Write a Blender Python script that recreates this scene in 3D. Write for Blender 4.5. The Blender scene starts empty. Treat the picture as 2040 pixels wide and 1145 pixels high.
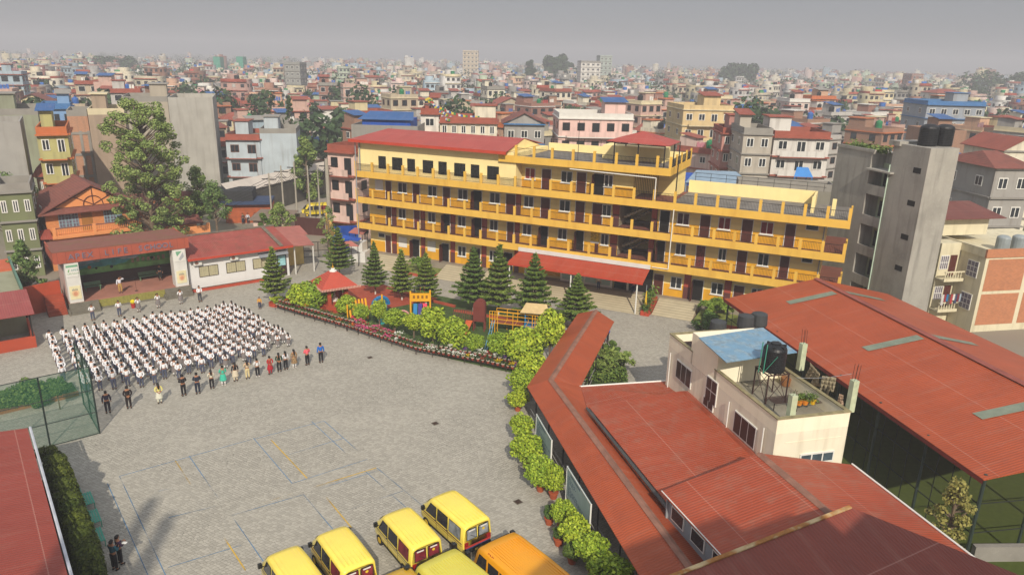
import bpy, bmesh, math, random
import numpy as np
from mathutils import Vector, Matrix, noise
random.seed(7)
SC = bpy.context.scene
COL = SC.collection
# ---------------------------------------------------------------- camera
W, H = 2040.0, 1145.0
FPX, PITCH, ROLL, CAMZ = 1445.7, math.radians(17.415), math.radians(1.363), 24.0
_F = Vector((0, math.cos(PITCH), -math.sin(PITCH)))
_R0 = Vector((1, 0, 0)); _U0 = _R0.cross(_F)
_R = _R0 * math.cos(ROLL) + _U0 * math.sin(ROLL)
_U = _U0 * math.cos(ROLL) - _R0 * math.sin(ROLL)
CAMP = Vector((0, 0, CAMZ))
cd = bpy.data.cameras.new('camera'); cam = bpy.data.objects.new('camera', cd); COL.objects.link(cam)
cam.matrix_world = Matrix(((_R.x, _U.x, -_F.x, 0), (_R.y, _U.y, -_F.y, 0), (_R.z, _U.z, -_F.z, CAMZ), (0, 0, 0, 1)))
cd.sensor_width = 36; cd.lens = 36 * FPX / W; cd.clip_start = .5; cd.clip_end = 9000
SC.camera = cam
# ---------------------------------------------------------------- sky, sun, exposure
SUN_EL, SUN_AZ = 36.0, 7.5            # sun stands behind the camera, a little to its right
w = bpy.data.worlds.new("World"); SC.world = w; w.use_nodes = True
nt = w.node_tree; bg = nt.nodes['Background']
sky = nt.nodes.new('ShaderNodeTexSky'); sky.sky_type = 'NISHITA'; sky.sun_disc = False
sky.sun_elevation = math.radians(SUN_EL); sky.sun_rotation = math.radians(180 - SUN_AZ)
sky.air_density = 1.0; sky.dust_density = 6.0; sky.ozone_density = 1.0; sky.altitude = 1300
mx = nt.nodes.new('ShaderNodeMix'); mx.data_type = 'RGBA'; mx.inputs[0].default_value = .86
mx.inputs[7].default_value = (2.70, 2.76, 2.98, 1)      # even grey smog over the whole sky
nt.links.new(sky.outputs[0], mx.inputs[6]); tcw = nt.nodes.new('ShaderNodeTexCoord'); spw = nt.nodes.new('ShaderNodeSeparateXYZ'); nt.links.new(tcw.outputs['Generated'], spw.inputs[0])
mrw = nt.nodes.new('ShaderNodeMapRange'); mrw.interpolation_type = 'SMOOTHSTEP'; mrw.inputs[1].default_value = .22; mrw.inputs[2].default_value = .62; mrw.inputs[3].default_value = 1; mrw.inputs[4].default_value = 2.5; nt.links.new(spw.outputs[2], mrw.inputs[0])
vmw = nt.nodes.new('ShaderNodeVectorMath'); vmw.operation = 'SCALE'; nt.links.new(mx.outputs[2], vmw.inputs[0]); nt.links.new(mrw.outputs[0], vmw.inputs['Scale'])   # the smog glows brighter overhead
nt.links.new(vmw.outputs[0], bg.inputs[0])
bg.inputs[1].default_value = .10
sd = bpy.data.lights.new('sun', 'SUN'); sd.energy = 4.1; sd.angle = math.radians(.55); sd.color = (1, .91, .78)
so = bpy.data.objects.new('sun', sd); COL.objects.link(so)
_a, _e = math.radians(SUN_AZ), math.radians(SUN_EL)
so.rotation_euler = Vector((math.sin(_a) * math.cos(_e), -math.cos(_a) * math.cos(_e), math.sin(_e))).to_track_quat('Z', 'Y').to_euler()
SC.view_settings.view_transform = 'Standard'; SC.view_settings.look = 'None'; SC.view_settings.gamma = 1
SC.view_settings.exposure = .08
HAZE = .001
SC.cycles.max_bounces = 5; SC.cycles.volume_bounces = 0; SC.cycles.transparent_max_bounces = 8
# ---------------------------------------------------------------- measuring helpers (photo pixel -> point on a real plane)
def ray(x, y): return _F + _R * ((x - W / 2) / FPX) - _U * ((y - H / 2) / FPX)
def G(x, y, z=0.0):
    d = ray(x, y); t = (z - CAMZ) / d.z
    return CAMP + d * t
def AT(x, y, D):                      # the point on a ray at horizontal distance D
    d = ray(x, y); return CAMP + d * (D / math.hypot(d.x, d.y))
def HT(base, x, y):                   # height where the ray of a pixel passes over a ground point
    return AT(x, y, math.hypot(base.x, base.y)).z
def proj(p):
    d = Vector(p) - CAMP; z = d.dot(_F)
    return W / 2 + FPX * d.dot(_R) / z, H / 2 - FPX * d.dot(_U) / z
class Fr:                             # a building's own frame: u along its front, v away from us, z up
    def __init__(s, o, az):
        a = math.radians(az); s.o = Vector((o[0], o[1], 0)); s.az = a
        s.u = Vector((math.cos(a), math.sin(a), 0)); s.v = Vector((-math.sin(a), math.cos(a), 0))
    def pt(s, u, v, z=0): return s.o + s.u * u + s.v * v + Vector((0, 0, z))
    def uz(s, x, y, v=0):
        d = ray(x, y); t = ((s.o + s.v * v - CAMP).dot(s.v)) / d.dot(s.v); q = CAMP + d * t
        return (q - s.o).dot(s.u), q.z
    def uv(s, x, y, z=0):
        q = G(x, y, z) - s.o; return q.dot(s.u), q.dot(s.v)
    def vz(s, x, y, u):               # on the end wall at u
        d = ray(x, y); t = ((s.o + s.u * u - CAMP).dot(s.u)) / d.dot(s.u); q = CAMP + d * t
        return (q - s.o).dot(s.v), q.z
WORLDF = Fr((0, 0), 0)
# ---------------------------------------------------------------- materials
def lin(h):
    if isinstance(h, str):
        h = h.lstrip('#'); r = [int(h[i:i + 2], 16) / 255 for i in (0, 2, 4)]
        return tuple(c / 12.92 if c <= .04045 else ((c + .055) / 1.055) ** 2.4 for c in r)
    return tuple(h)
def hsv(c, k): return tuple(max(0, min(1, x * k)) for x in c)
_mats = {}
def M(name, col, rough=.85, var=.14, scale=1.2, kind=None, amt=.5, metal=0, spec=.35, p=None, p2=None, stain=0, stc='#4a4038', coat=0):
    key = (name,)
    if key in _mats: return _mats[key]
    m = bpy.data.materials.new(name); m.use_nodes = True; t = m.node_tree; N = t.nodes; L = t.links
    b = N['Principled BSDF']; b.inputs['Roughness'].default_value = rough; b.inputs['Metallic'].default_value = metal
    b.inputs['Specular IOR Level'].default_value = spec
    if coat: b.inputs['Coat Weight'].default_value = coat
    c = lin(col)
    tc = N.new('ShaderNodeTexCoord')
    def noi(s, det=4, coord='Object', sc3=None):
        n = N.new('ShaderNodeTexNoise'); n.inputs['Scale'].default_value = s; n.inputs['Detail'].default_value = det
        if sc3:
            mp = N.new('ShaderNodeMapping'); mp.inputs['Scale'].default_value = sc3; L.new(tc.outputs[coord], mp.inputs[0]); L.new(mp.outputs[0], n.inputs[0])
        else: L.new(tc.outputs[coord], n.inputs[0])
        return n.outputs[0]
    def ramp(src, a, c0, bb, c1):
        r = N.new('ShaderNodeValToRGB'); e = r.color_ramp.elements
        e[0].position, e[1].position = a, bb; e[0].color = (*c0, 1); e[1].color = (*c1, 1); L.new(src, r.inputs[0]); return r.outputs[0]
    def mixc(f, a, bb, mode='MIX'):
        x = N.new('ShaderNodeMix'); x.data_type = 'RGBA'; x.blend_type = mode
        for i, s in ((0, f), (6, a), (7, bb)):
            if isinstance(s, (int, float)): x.inputs[i].default_value = s
            elif isinstance(s, tuple): x.inputs[i].default_value = (*s, 1)
            else: L.new(s, x.inputs[i])
        return x.outputs[2]
    def bump(h, strength=.4, dist=.03):
        bn = N.new('ShaderNodeBump'); bn.inputs['Strength'].default_value = strength; bn.inputs['Distance'].default_value = dist
        L.new(h, bn.inputs['Height']); L.new(bn.outputs[0], b.inputs['Normal'])
    out = ramp(noi(scale, 6), .3, hsv(c, 1 - var), .7, hsv(c, 1 + var))
    if kind == 'corr':                 # corrugated sheet: ribs run down the slope (UV in metres)
        wv = N.new('ShaderNodeTexWave'); wv.wave_profile = 'SIN'; wv.inputs['Scale'].default_value = (p or .314 / .17) ; L.new(tc.outputs['UV'], wv.inputs[0])
        out = mixc(.22 * amt * 2, out, ramp(wv.outputs[0], .0, hsv(c, .55), .9, hsv(c, 1.15)))
        sep = N.new('ShaderNodeSeparateXYZ'); L.new(tc.outputs['UV'], sep.inputs[0])
        # sheet by sheet tone: every 0.8 m a slightly different red
        wn = N.new('ShaderNodeTexWhiteNoise'); wn.noise_dimensions = '2D'
        mp = N.new('ShaderNodeVectorMath'); mp.operation = 'MULTIPLY'; mp.inputs[1].default_value = (1.25, .28, 0); L.new(tc.outputs['UV'], mp.inputs[0])
        fl = N.new('ShaderNodeVectorMath'); fl.operation = 'FLOOR'; L.new(mp.outputs[0], fl.inputs[0]); L.new(fl.outputs[0], wn.inputs[0])
        out = mixc(.11, out, ramp(wn.outputs[0], 0, hsv(c, .6), 1, hsv(c, 1.35)))
        # streaks of dust washed down the slope
        out = mixc(ramp(noi(1.0, 5, 'UV', (2.2, .22, 1)), .52, (0, 0, 0), .78, (.15, .15, .15)), out, lin('#a58a78'))
        fr_ = N.new('ShaderNodeMath'); fr_.operation = 'MULTIPLY'; fr_.inputs[1].default_value = .27; L.new(sep.outputs[1], fr_.inputs[0]); f2 = N.new('ShaderNodeMath'); f2.operation = 'FRACT'; L.new(fr_.outputs[0], f2.inputs[0])
        out = mixc(ramp(f2.outputs[0], .008, (.30, .30, .30), .016, (0, 0, 0)), out, lin('#c9a090'))      # lap joints of the sheets
        bump(wv.outputs[0], .5, .03)
    elif kind == 'paver':
        vo = N.new('ShaderNodeTexVoronoi'); vo.feature = 'DISTANCE_TO_EDGE'; vo.inputs['Scale'].default_value = p or 4.0; vo.inputs['Randomness'].default_value = .42
        mpp = N.new('ShaderNodeMapping'); mpp.inputs['Rotation'].default_value = (0, 0, math.radians(38)); mpp.inputs['Scale'].default_value = (1.0, 1.35, 1); L.new(tc.outputs['Object'], mpp.inputs[0]); L.new(mpp.outputs[0], vo.inputs[0])
        vc = N.new('ShaderNodeTexVoronoi'); vc.inputs['Scale'].default_value = p or 4.0; vc.inputs['Randomness'].default_value = .42; L.new(mpp.outputs[0], vc.inputs[0])
        bw = N.new('ShaderNodeRGBToBW'); L.new(vc.outputs['Color'], bw.inputs[0])
        big = ramp(noi(.09, 5), .35, hsv(c, .91), .68, hsv(c, 1.07))
        out = mixc(.5, out, big)
        out = mixc(.30, out, ramp(bw.outputs[0], .2, hsv(c, .62), .8, hsv(c, 1.4)))
        j = ramp(vo.outputs[0], .015, (1, 1, 1), .085, (0, 0, 0))
        wear = ramp(noi(.16, 3), .40, (.45, .45, .45), .62, (.9, .9, .9))
        jj = mixc(1.0, j, wear, 'MULTIPLY')
        out = mixc(jj, out, hsv(c, .34))
        out = mixc(ramp(noi(.22, 6), .60, (0, 0, 0), .85, (.3, .3, .3)), out, hsv(c, .7))
        bump(vo.outputs[0], .35, .02)
    elif kind == 'brick':
        br = N.new('ShaderNodeTexBrick'); br.inputs['Scale'].default_value = 1; br.inputs['Brick Width'].default_value = .26; br.inputs['Row Height'].default_value = .09; br.inputs['Mortar Size'].default_value = .012
        br.inputs[1].default_value = (*hsv(c, .8), 1); br.inputs[2].default_value = (*hsv(c, 1.2), 1); br.inputs[3].default_value = (*lin('#9a8d7a'), 1)
        L.new(tc.outputs['UV'], br.inputs[0]); out = mixc(.55, out, br.outputs[0]); bump(br.outputs[1], -.3, .02)
    elif kind == 'tile':               # roof tiles
        wv = N.new('ShaderNodeTexWave'); wv.bands_direction = 'Y'; wv.wave_profile = 'SAW'; wv.inputs['Scale'].default_value = .314 / (p or .28); L.new(tc.outputs['UV'], wv.inputs[0])
        out = mixc(.35, out, ramp(wv.outputs[0], 0, hsv(c, .5), .8, hsv(c, 1.2)))
        out = mixc(ramp(noi(.8, 6), .5, (0, 0, 0), .72, (.55, .55, .55)), out, lin(p2 or '#5d4a40')); bump(wv.outputs[0], .5, .04)
    elif kind == 'steps':
        wv = N.new('ShaderNodeTexWave'); wv.bands_direction = 'Y'; wv.inputs['Scale'].default_value = .314 / (p or .45); L.new(tc.outputs['UV'], wv.inputs[0])
        out = mixc(ramp(wv.outputs[0], 0, (.8, .8, .8), .16, (0, 0, 0)), out, hsv(c, .45))
    elif kind == 'board':              # faint lap lines across the wall
        wv = N.new('ShaderNodeTexWave'); wv.bands_direction = 'Y'; wv.inputs['Scale'].default_value = .314 / (p or .8); L.new(tc.outputs['UV'], wv.inputs[0])
        out = mixc(ramp(wv.outputs[0], 0, (.25, .25, .25), .05, (0, 0, 0)), out, hsv(c, .6))
    elif kind == 'leaf':
        oi = N.new('ShaderNodeNewGeometry')
        wn = N.new('ShaderNodeTexWhiteNoise'); wn.noise_dimensions = '1D'; L.new(oi.outputs['Random Per Island'], wn.inputs['W'])
        out = mixc(.75, out, ramp(wn.outputs[0], 0, lin(p) if p else hsv(c, .5), 1, lin(p2) if p2 else hsv(c, 1.5)))
        ob = N.new('ShaderNodeObjectInfo'); out = mixc(1.0, out, ramp(ob.outputs['Random'], 0, (.72, .80, .80), 1, (1.15, 1.06, .9)), 'MULTIPLY')
    elif kind == 'patch':              # a field of two surface colours
        out = mixc(ramp(noi(p or .05, 6), .45, (0, 0, 0), .58, (1, 1, 1)), out, ramp(noi(scale * 3, 4), .3, hsv(lin(p2), .7), .7, hsv(lin(p2), 1.2)))
    elif kind == 'concrete':
        out = mixc(ramp(noi(.35, 6), .45, (0, 0, 0), .75, (.7, .7, .7)), out, hsv(c, .62))
        out = mixc(ramp(noi(5, 5), .55, (0, 0, 0), .8, (.4, .4, .4)), out, hsv(c, 1.35))
        bump(noi(7, 5), .15, .03)
    if stain:
        s = ramp(noi(1.0, 5, 'Object', (1.6, 1.6, .16)), .50, (0, 0, 0), .74, (stain, stain, stain))
        out = mixc(s, out, lin(stc))
    L.new(out, b.inputs['Base Color'])
    if kind == 'leaf':
        b.inputs['Specular IOR Level'].default_value = .25
    _mats[key] = m; return m
def glass(name='window_glass', c=(.02, .025, .03)):
    if (name,) in _mats: return _mats[(name,)]
    m = bpy.data.materials.new(name); m.use_nodes = True; b = m.node_tree.nodes['Principled BSDF']
    b.inputs['Base Color'].default_value = (*c, 1); b.inputs['Roughness'].default_value = .12; b.inputs['Specular IOR Level'].default_value = .5
    _mats[(name,)] = m; return m
# ---------------------------------------------------------------- mesh builder
class MB:
    def __init__(s, fr=None): s.v = []; s.f = []; s.m = []; s.fr = fr
    def V(s, p):
        if s.fr is not None: p = s.fr.pt(*p)
        s.v.append((p[0], p[1], p[2])); return len(s.v) - 1
    def poly(s, pts, m=0):
        s.f.append([s.V(p) for p in pts]); s.m.append(m); return s
    def box(s, u0, u1, v0, v1, z0, z1, m=0, top=None):
        if u0 > u1: u0, u1 = u1, u0
        if v0 > v1: v0, v1 = v1, v0
        i = [s.V(p) for p in ((u0, v0, z0), (u1, v0, z0), (u1, v1, z0), (u0, v1, z0), (u0, v0, z1), (u1, v0, z1), (u1, v1, z1), (u0, v1, z1))]
        for q in ((0, 3, 2, 1), (4, 5, 6, 7), (0, 1, 5, 4), (1, 2, 6, 5), (2, 3, 7, 6), (3, 0, 4, 7)):
            s.f.append([i[k] for k in q]); s.m.append(m)
        if top is not None: s.m[-5] = top
        return s
    def prism(s, pts, z0, z1, m=0, top=None):
        """extrude a plan outline (counter-clockwise (u,v) pairs) from z0 to z1; z1 may be a list"""
        n = len(pts); zz0 = z0 if isinstance(z0, (list, tuple)) else [z0] * n; zz = z1 if isinstance(z1, (list, tuple)) else [z1] * n
        a = [s.V((p[0], p[1], zz0[k])) for k, p in enumerate(pts)]; b = [s.V((p[0], p[1], zz[k])) for k, p in enumerate(pts)]
        s.f.append(a[::-1]); s.m.append(m); s.f.append(b); s.m.append(m if top is None else top)
        for k in range(n):
            j = (k + 1) % n; s.f.append([a[k], a[j], b[j], b[k]]); s.m.append(m)
        return s
    def slab(s, pts, th, m=0, m2=None):
        """a sheet through 3-D points with thickness th below it"""
        n = len(pts); b = [s.V(p) for p in pts]; a = [s.V((p[0], p[1], p[2] - th)) for p in pts]
        s.f.append(b); s.m.append(m); s.f.append(a[::-1]); s.m.append(m if m2 is None else m2)
        for k in range(n):
            j = (k + 1) % n; s.f.append([a[k], a[j], b[j], b[k]]); s.m.append(m if m2 is None else m2)
        return s
    def tube(s, p, q, r0, r1=None, n=8, m=0, cap=True):
        r1 = r0 if r1 is None else r1
        p = Vector(s.fr.pt(*p)) if s.fr is not None else Vector(p); q = Vector(s.fr.pt(*q)) if s.fr is not None else Vector(q)
        d = (q - p)
        if d.length < 1e-6: return s
        d.normalize(); x = d.orthogonal().normalized(); y = d.cross(x); b = len(s.v)
        for c, r in ((p, r0), (q, r1)):
            for k in range(n):
                a = 2 * math.pi * k / n; o = c + (x * math.cos(a) + y * math.sin(a)) * r; s.v.append(tuple(o))
        for k in range(n):
            j = (k + 1) % n; s.f.append([b + k, b + j, b + n + j, b + n + k]); s.m.append(m)
        if cap:
            s.f.append([b + k for k in range(n)][::-1]); s.m.append(m); s.f.append([b + n + k for k in range(n)]); s.m.append(m)
        return s
    def path(s, pts, r, n=6, m=0):
        for a, b in zip(pts, pts[1:]): s.tube(a, b, r, r, n, m)
        return s
    def lathe(s, c, prof, n=16, m=0, cap=True):
        """prof = [(radius, z)...] round the vertical through c (frame coordinates)"""
        c = s.fr.pt(*c) if s.fr is not None else Vector(c); b = len(s.v)
        for r, z in prof:
            for k in range(n):
                a = 2 * math.pi * k / n; s.v.append((c.x + r * math.cos(a), c.y + r * math.sin(a), c.z + z))
        for i in range(len(prof) - 1):
            for k in range(n):
                j = (k + 1) % n; s.f.append([b + i * n + k, b + i * n + j, b + (i + 1) * n + j, b + (i + 1) * n + k]); s.m.append(m)
        if cap:
            s.f.append([b + k for k in range(n)][::-1]); s.m.append(m); t = b + (len(prof) - 1) * n
            s.f.append([t + k for k in range(n)]); s.m.append(m)
        return s
    def mesh(s, name, mats, off=(0, 0, 0), smooth=False, uv=True):
        me = bpy.data.meshes.new(name); o = off
        vv = [(x - o[0], y - o[1], z - o[2]) for x, y, z in s.v] if (o[0] or o[1] or o[2]) else s.v
        me.from_pydata(vv, [], s.f)
        for mt in (mats if isinstance(mats, (list, tuple)) else [mats]): me.materials.append(mt)
        me.polygons.foreach_set('material_index', s.m)
        if smooth: me.polygons.foreach_set('use_smooth', [True] * len(s.f))
        if uv and len(s.f):
            n = len(me.polygons); L = len(me.loops)
            nn = np.empty(n * 3); me.polygons.foreach_get('normal', nn); nn = nn.reshape(-1, 3)
            lt = np.empty(n, 'i'); me.polygons.foreach_get('loop_total', lt)
            li = np.empty(L, 'i'); me.loops.foreach_get('vertex_index', li)
            co = np.array(s.v).reshape(-1, 3)[li]
            u = np.stack([-nn[:, 1], nn[:, 0], np.zeros(n)], 1); ln = np.linalg.norm(u, axis=1); flat = ln < 1e-3
            u[flat] = (1, 0, 0); ln[flat] = 1; u /= ln[:, None]
            v = np.cross(nn, u); v[flat] = (0, 1, 0)
            u = np.repeat(u, lt, 0); v = np.repeat(v, lt, 0)
            lay = me.uv_layers.new(name='UVMap'); lay.data.foreach_set('uv', np.stack([(co * u).sum(1), (co * v).sum(1)], 1).astype('f').ravel())
        me.update(); return me
    def build(s, name, mats, parent=None, smooth=False, uv=True, world=True):
        off = parent.get('_w', (0, 0, 0)) if (parent is not None and world) else (0, 0, 0)
        o = bpy.data.objects.new(name, s.mesh(name, mats, off, smooth, uv)); COL.objects.link(o)
        if parent is not None: o.parent = parent; o['_w'] = tuple(off)
        return o
def tag(o, label=None, cat=None, group=None, kind=None):
    if label:
        o['label'] = label
        if len(label.split()) > 16: print('LONG', label)
    if cat: o['category'] = cat
    if group: o['group'] = group
    if kind: o['kind'] = kind
    return o
def thing(name, label, cat, loc=(0, 0, 0), rz=0.0, group=None):
    o = bpy.data.objects.new(name, None); COL.objects.link(o); o.empty_display_size = .2
    o.location = loc; o.rotation_euler = (0, 0, rz); o['_w'] = tuple(loc)
    return tag(o, label, cat, group)
def struct(name, mb, mats, label=None): return tag(mb.build(name, mats), label, None, None, 'structure')
def dup(src, loc, rz=0.0, label=None, group=None, scale=None):
    c = src.copy(); COL.objects.link(c); c.location = loc; c.rotation_euler = (0, 0, rz)
    if scale: c.scale = (scale,) * 3 if not isinstance(scale, (tuple, list)) else scale
    if label: c['label'] = label
    if group: c['group'] = group
    for ch in src.children:
        d = ch.copy(); COL.objects.link(d); d.parent = c
        for g in ch.children:
            e = g.copy(); COL.objects.link(e); e.parent = d
    return c
def at_face(cols, i): return cols[i % len(cols)]
# ================================================================ THE SCHOOL BUILDING
FA = Fr((-18.797, 85.969), -25.1)
Y_BAND = M('band_paint', '#dcb04a', .7, .07, .6, stain=.3, stc='#a8701c')
Y_WALL = M('cream_plaster', '#eed992', .8, .05, .7, 'board', p=3.1, stain=.2, stc='#c4a05a')
Y_WALL2 = M('cream_plaster_top', '#f2dd9c', .8, .05, .7, stain=.15, stc='#cdb070')
OCHRE = M('ochre_dado', '#d9a022', .75, .08, .9, stain=.3, stc='#9a6a14')
RED_PIL = M('red_pillar_paint', '#9c4434', .7, .08); BROWN_PIL = M('brown_pillar_paint', '#5f3530', .7, .1)
DOORB = M('door_brown', '#54281f', .55, .15, 3); WHITE = M('white_paint', '#dcdad2', .6, .05)
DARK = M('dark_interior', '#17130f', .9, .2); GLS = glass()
RAIL = M('dark_rail_metal', '#2c2826', .5, .1, metal=.3); CONC = M('concrete_grey', '#8e8a82', .9, .1, 1, 'concrete')
FLOORC = M('balcony_floor', '#7a4a3c', .8, .1); REDROOF = M('red_corrugated', '#a04a28', .55, .14, .35, 'corr', .5, stain=.3, stc='#7a3a2a')
REDFAS = M('red_fascia', '#b4402a', .6, .08); SLABU = M('soffit', '#b9a06a', .9, .1)
REDROOF2 = M('red_sheet_school', '#a4493f', .6, .08, .5, 'corr', .3); GREYB = M('grey_sheet', '#8d9297', .5, .1)
PATT = M('patterned_pane', '#3c3a40', .4, .9, 22); CURT = M('curtain_red', '#7c2a30', .8, .3, 6); STEPC = M('pale_step_stone', '#b3a78a', .8, .1, 1, 'steps', p=.42)
sch = thing('school_building', 'long four storey yellow school block with balconies and brown doors', 'school building', FA.pt(0, 0, 0))
UE = 53.7; Z0 = 1.02; ZB = [4.12, 7.24, 10.33, 13.60]; WV = 1.95; DEP = 9.0; US = 37.3; UT = 19.6
def sb(): return MB(FA)
# solid core: walls of each floor
b = sb()
b.box(.35, UE - 2.0, WV, DEP, 0, ZB[0] + .55); b.box(.35, UE - 2.0, WV, DEP, ZB[0] + .55, ZB[1] + .55); b.box(.35, UE - 2.0, WV, DEP, ZB[1] + .55, ZB[2] + .55)
b.f = []; b.m = []; b.v = []
stair = (31.95, 36.0)                 # open stair well between two red pillars
for lo, hi in ((0.0, ZB[0]), (ZB[0], ZB[1]), (ZB[1], ZB[2])):
    b.box(.35, stair[0], WV, DEP, lo, hi); b.box(stair[1], UE - 2.0, WV, DEP, lo, hi); b.box(stair[0], stair[1], WV + 4.2, DEP, lo, hi)
b.box(20.6, 33.2, WV, DEP, ZB[2] + .45, ZB[3]); b.box(33.2, 36.9, WV + 3.5, DEP, ZB[2] + .45, ZB[3])
wl = b.build('wall', [Y_WALL], sch)
b = sb(); b.box(.2, 20.75, .3, DEP, ZB[2] + .45, 14.55); b.build('top_floor_wall', [Y_WALL2], sch)
b = sb()
for z in ZB[:3]: b.box(.05, UE - .05, .16, DEP, z + .02, z + .42)
b.box(20.65, 37.2, .16, DEP + .6, ZB[3] + .02, ZB[3] + .42)
b.build('floor_slab', [FLOORC], sch)
# dado: the lower metre of every floor is ochre (2 cm proud of the wall), with a thin moulding
b = sb()
openings = []                         # filled below: (u0,u1,zlow) where the dado is interrupted
def dado(level, segs, h):
    for a, c in segs: b.box(a, c, WV - .03, WV + .01, level, level + h)
# bands with parapet posts and railings
POST = [-.05, 2.27, 4.52, 6.55, 8.55, 10.6, 12.61, 14.67, 16.69, 18.77, 20.81, 22.85, 24.9, 27.21, 29.49, 31.75, 33.87, 35.93, 37.98, 39.96, 42.03, 43.95, 45.93, 47.89, 49.82, 51.73, 53.55]
def band(name, z, u0, u1, posts, hp=1.02, side=True, vback=2.2):
    bb = sb(); bb.box(u0, u1, 0, .15, z, z + .72); 
    if side: bb.box(u1 - .15, u1, .152, vback, z, z + .72)
    bb.build('parapet_band', [Y_BAND], sch)
    for u in posts: pm = sb(); pm.box(u - .13, u + .13, -.012, .17, z + .715, z + .72 + hp); pm.build('parapet_post', [Y_BAND], sch)
    r = sb(); zz = z + .72
    for a, c in zip(posts, posts[1:]):
        a += .13; c -= .13; r.box(a, c, .05, .09, zz + .82, zz + .86); r.box(a, c, .05, .09, zz + .08, zz + .11)
        k = int((c - a) / .13)
        for i in range(1, k): x = a + (c - a) * i / k; r.box(x - .011, x + .011, .06, .082, zz + .1, zz + .83)
    return r
def side_rail(r, u, v0, v1, z):
    r.box(u - .09, u - .05, v0, v1, z + 1.54, z + 1.58)
    k = int((v1 - v0) / .13)
    for i in range(1, k): y = v0 + (v1 - v0) * i / k; r.box(u - .08, u - .06, y - .011, y + .011, z + .75, z + 1.55)
for i, z in enumerate(ZB[:3]):
    r = band('b', z, -.18, UE, POST, 1.0 if i < 2 else 1.12); side_rail(r, UE, .2, 2.1, z); r.build('railing', [RAIL], sch)
L4P = [20.83, 22.9, 24.95, 27.24, 29.52, 31.82, 33.92, 35.97, 37.25]
r = band('b4', ZB[3], 18.8, 37.35, L4P, 1.12, True, 9.0)
side_rail(r, 37.35, .2, 8.9, ZB[3]); r.build('railing', [RAIL], sch)
for v in (2.3, 4.5, 6.7, 8.9): b2 = sb(); b2.box(37.22, 37.37, v - .12, v + .12, ZB[3] + .72, ZB[3] + 1.85); b2.build('parapet_post', [Y_BAND], sch)
for k in range(3):
    z = ZB[k]; b2 = sb(); b2.box(UE - .14, UE + .012, 1.98, 2.2, z + .72, z + 1.75); b2.build('parapet_post', [Y_BAND], sch)
# cream back parapets on both terraces
b = sb(); b.box(37.4, 50.3, DEP - .2, DEP, ZB[2] + .45, ZB[2] + 1.75); b.box(50.1, 50.3, 5.0, DEP - .2, ZB[2] + .45, ZB[2] + 1.75)
b.box(50.1, 50.4, 3.6, 3.9, ZB[2] + .45, ZB[2] + 2.0); b.box(51.9, 52.25, 3.2, 3.5, ZB[2] + .45, ZB[2] + 2.0)
b.box(20.7, 37.2, DEP + .3, DEP + .5, ZB[3] + .45, ZB[3] + 1.3); b.box(28.5, 35.2, DEP - 3.4, DEP - .8, ZB[3] + .42, ZB[3] + 1.9)
b.build('roof_parapet', [Y_WALL2], sch)
b = sb(); b.box(37.4, UE - .2, .2, DEP - .2, ZB[2] + .421, ZB[2] + .46); b.box(20.9, 37.2, .2, DEP + .3, ZB[3] + .421, ZB[3] + .46); b.build('terrace_floor', [M('terrace_grey', '#77726b', .9, .25, .8)], sch)
b = sb()
for k in range(9): b.box(38 + k * 1.6, 38.04 + k * 1.6, DEP - .1, DEP - .06, ZB[2] + 1.75, ZB[2] + 2.6)
for z in (2.15, 2.55): b.box(37.9, 51, DEP - .1, DEP - .06, ZB[2] + z, ZB[2] + z + .04)
for k in range(7): b.box(21 + k * 2, 21.04 + k * 2, DEP + .36, DEP + .4, ZB[3] + 1.3, ZB[3] + 2.0)
for z in (1.65, 1.95): b.box(20.9, 34, DEP + .36, DEP + .4, ZB[3] + z, ZB[3] + z + .04)
b.build('railing', [RAIL], sch)
# red gabled sheet roof over the top floor
rz, ez, bz = 15.72, 14.74, 14.55
b = sb(); b.slab([(-.42, -.62, ez), (20.0, -.62, ez), (19.75, 4.5, rz), (1.6, 4.5, rz)], .06)
b.slab([(1.6, 4.5, rz), (19.75, 4.5, rz), (20.0, 9.5, ez), (-.42, 9.5, ez)], .06)
rf = b.build('roof', [REDROOF2], sch)
b = sb(); b.box(-.42, 20.0, -.68, -.63, ez - .30, ez + .02); b.box(-.46, -.42, -.66, 9.5, ez - .30, ez + .02)
b.build('eave_fascia', [REDFAS], rf)
b = sb(); b.poly([(19.72, .3, 14.6), (19.72, DEP, 14.6), (19.72, 4.5, 15.66)])
b.build('gable', [Y_WALL2], sch)
# corner pillar and end pipes
for p_, q_, r_0 in (((.1, -.1, .3), (.1, -.1, 14.4), .06), ((.5, .15, 11.0), (.5, .15, 14.5), .09), ((UE - 2.1, 1.9, 1), (UE - 2.1, 1.9, 10.3), .05)): b = sb(); b.tube(p_, q_, r_0); b.build('drain_pipe', [GREYB], sch)
b = sb(); b.tube((27.0, -.08, ZB[3] - .12), (36.0, -.08, ZB[3] - .28), .05); b.tube((36.0, -.08, ZB[3] - .28), (36.0, -.08, ZB[2] + .9), .05); b.build('drain_pipe', [WHITE], sch); b = sb()
b.tube((38.0, -.1, ZB[1] + 3.2), (37.95, -.1, ZB[0] + .28), .05); b.tube((37.95, -.1, ZB[0] + .28), (36.3, -.1, ZB[0] + .28), .04)
b.build('drain_pipe', [WHITE], sch)
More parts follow.
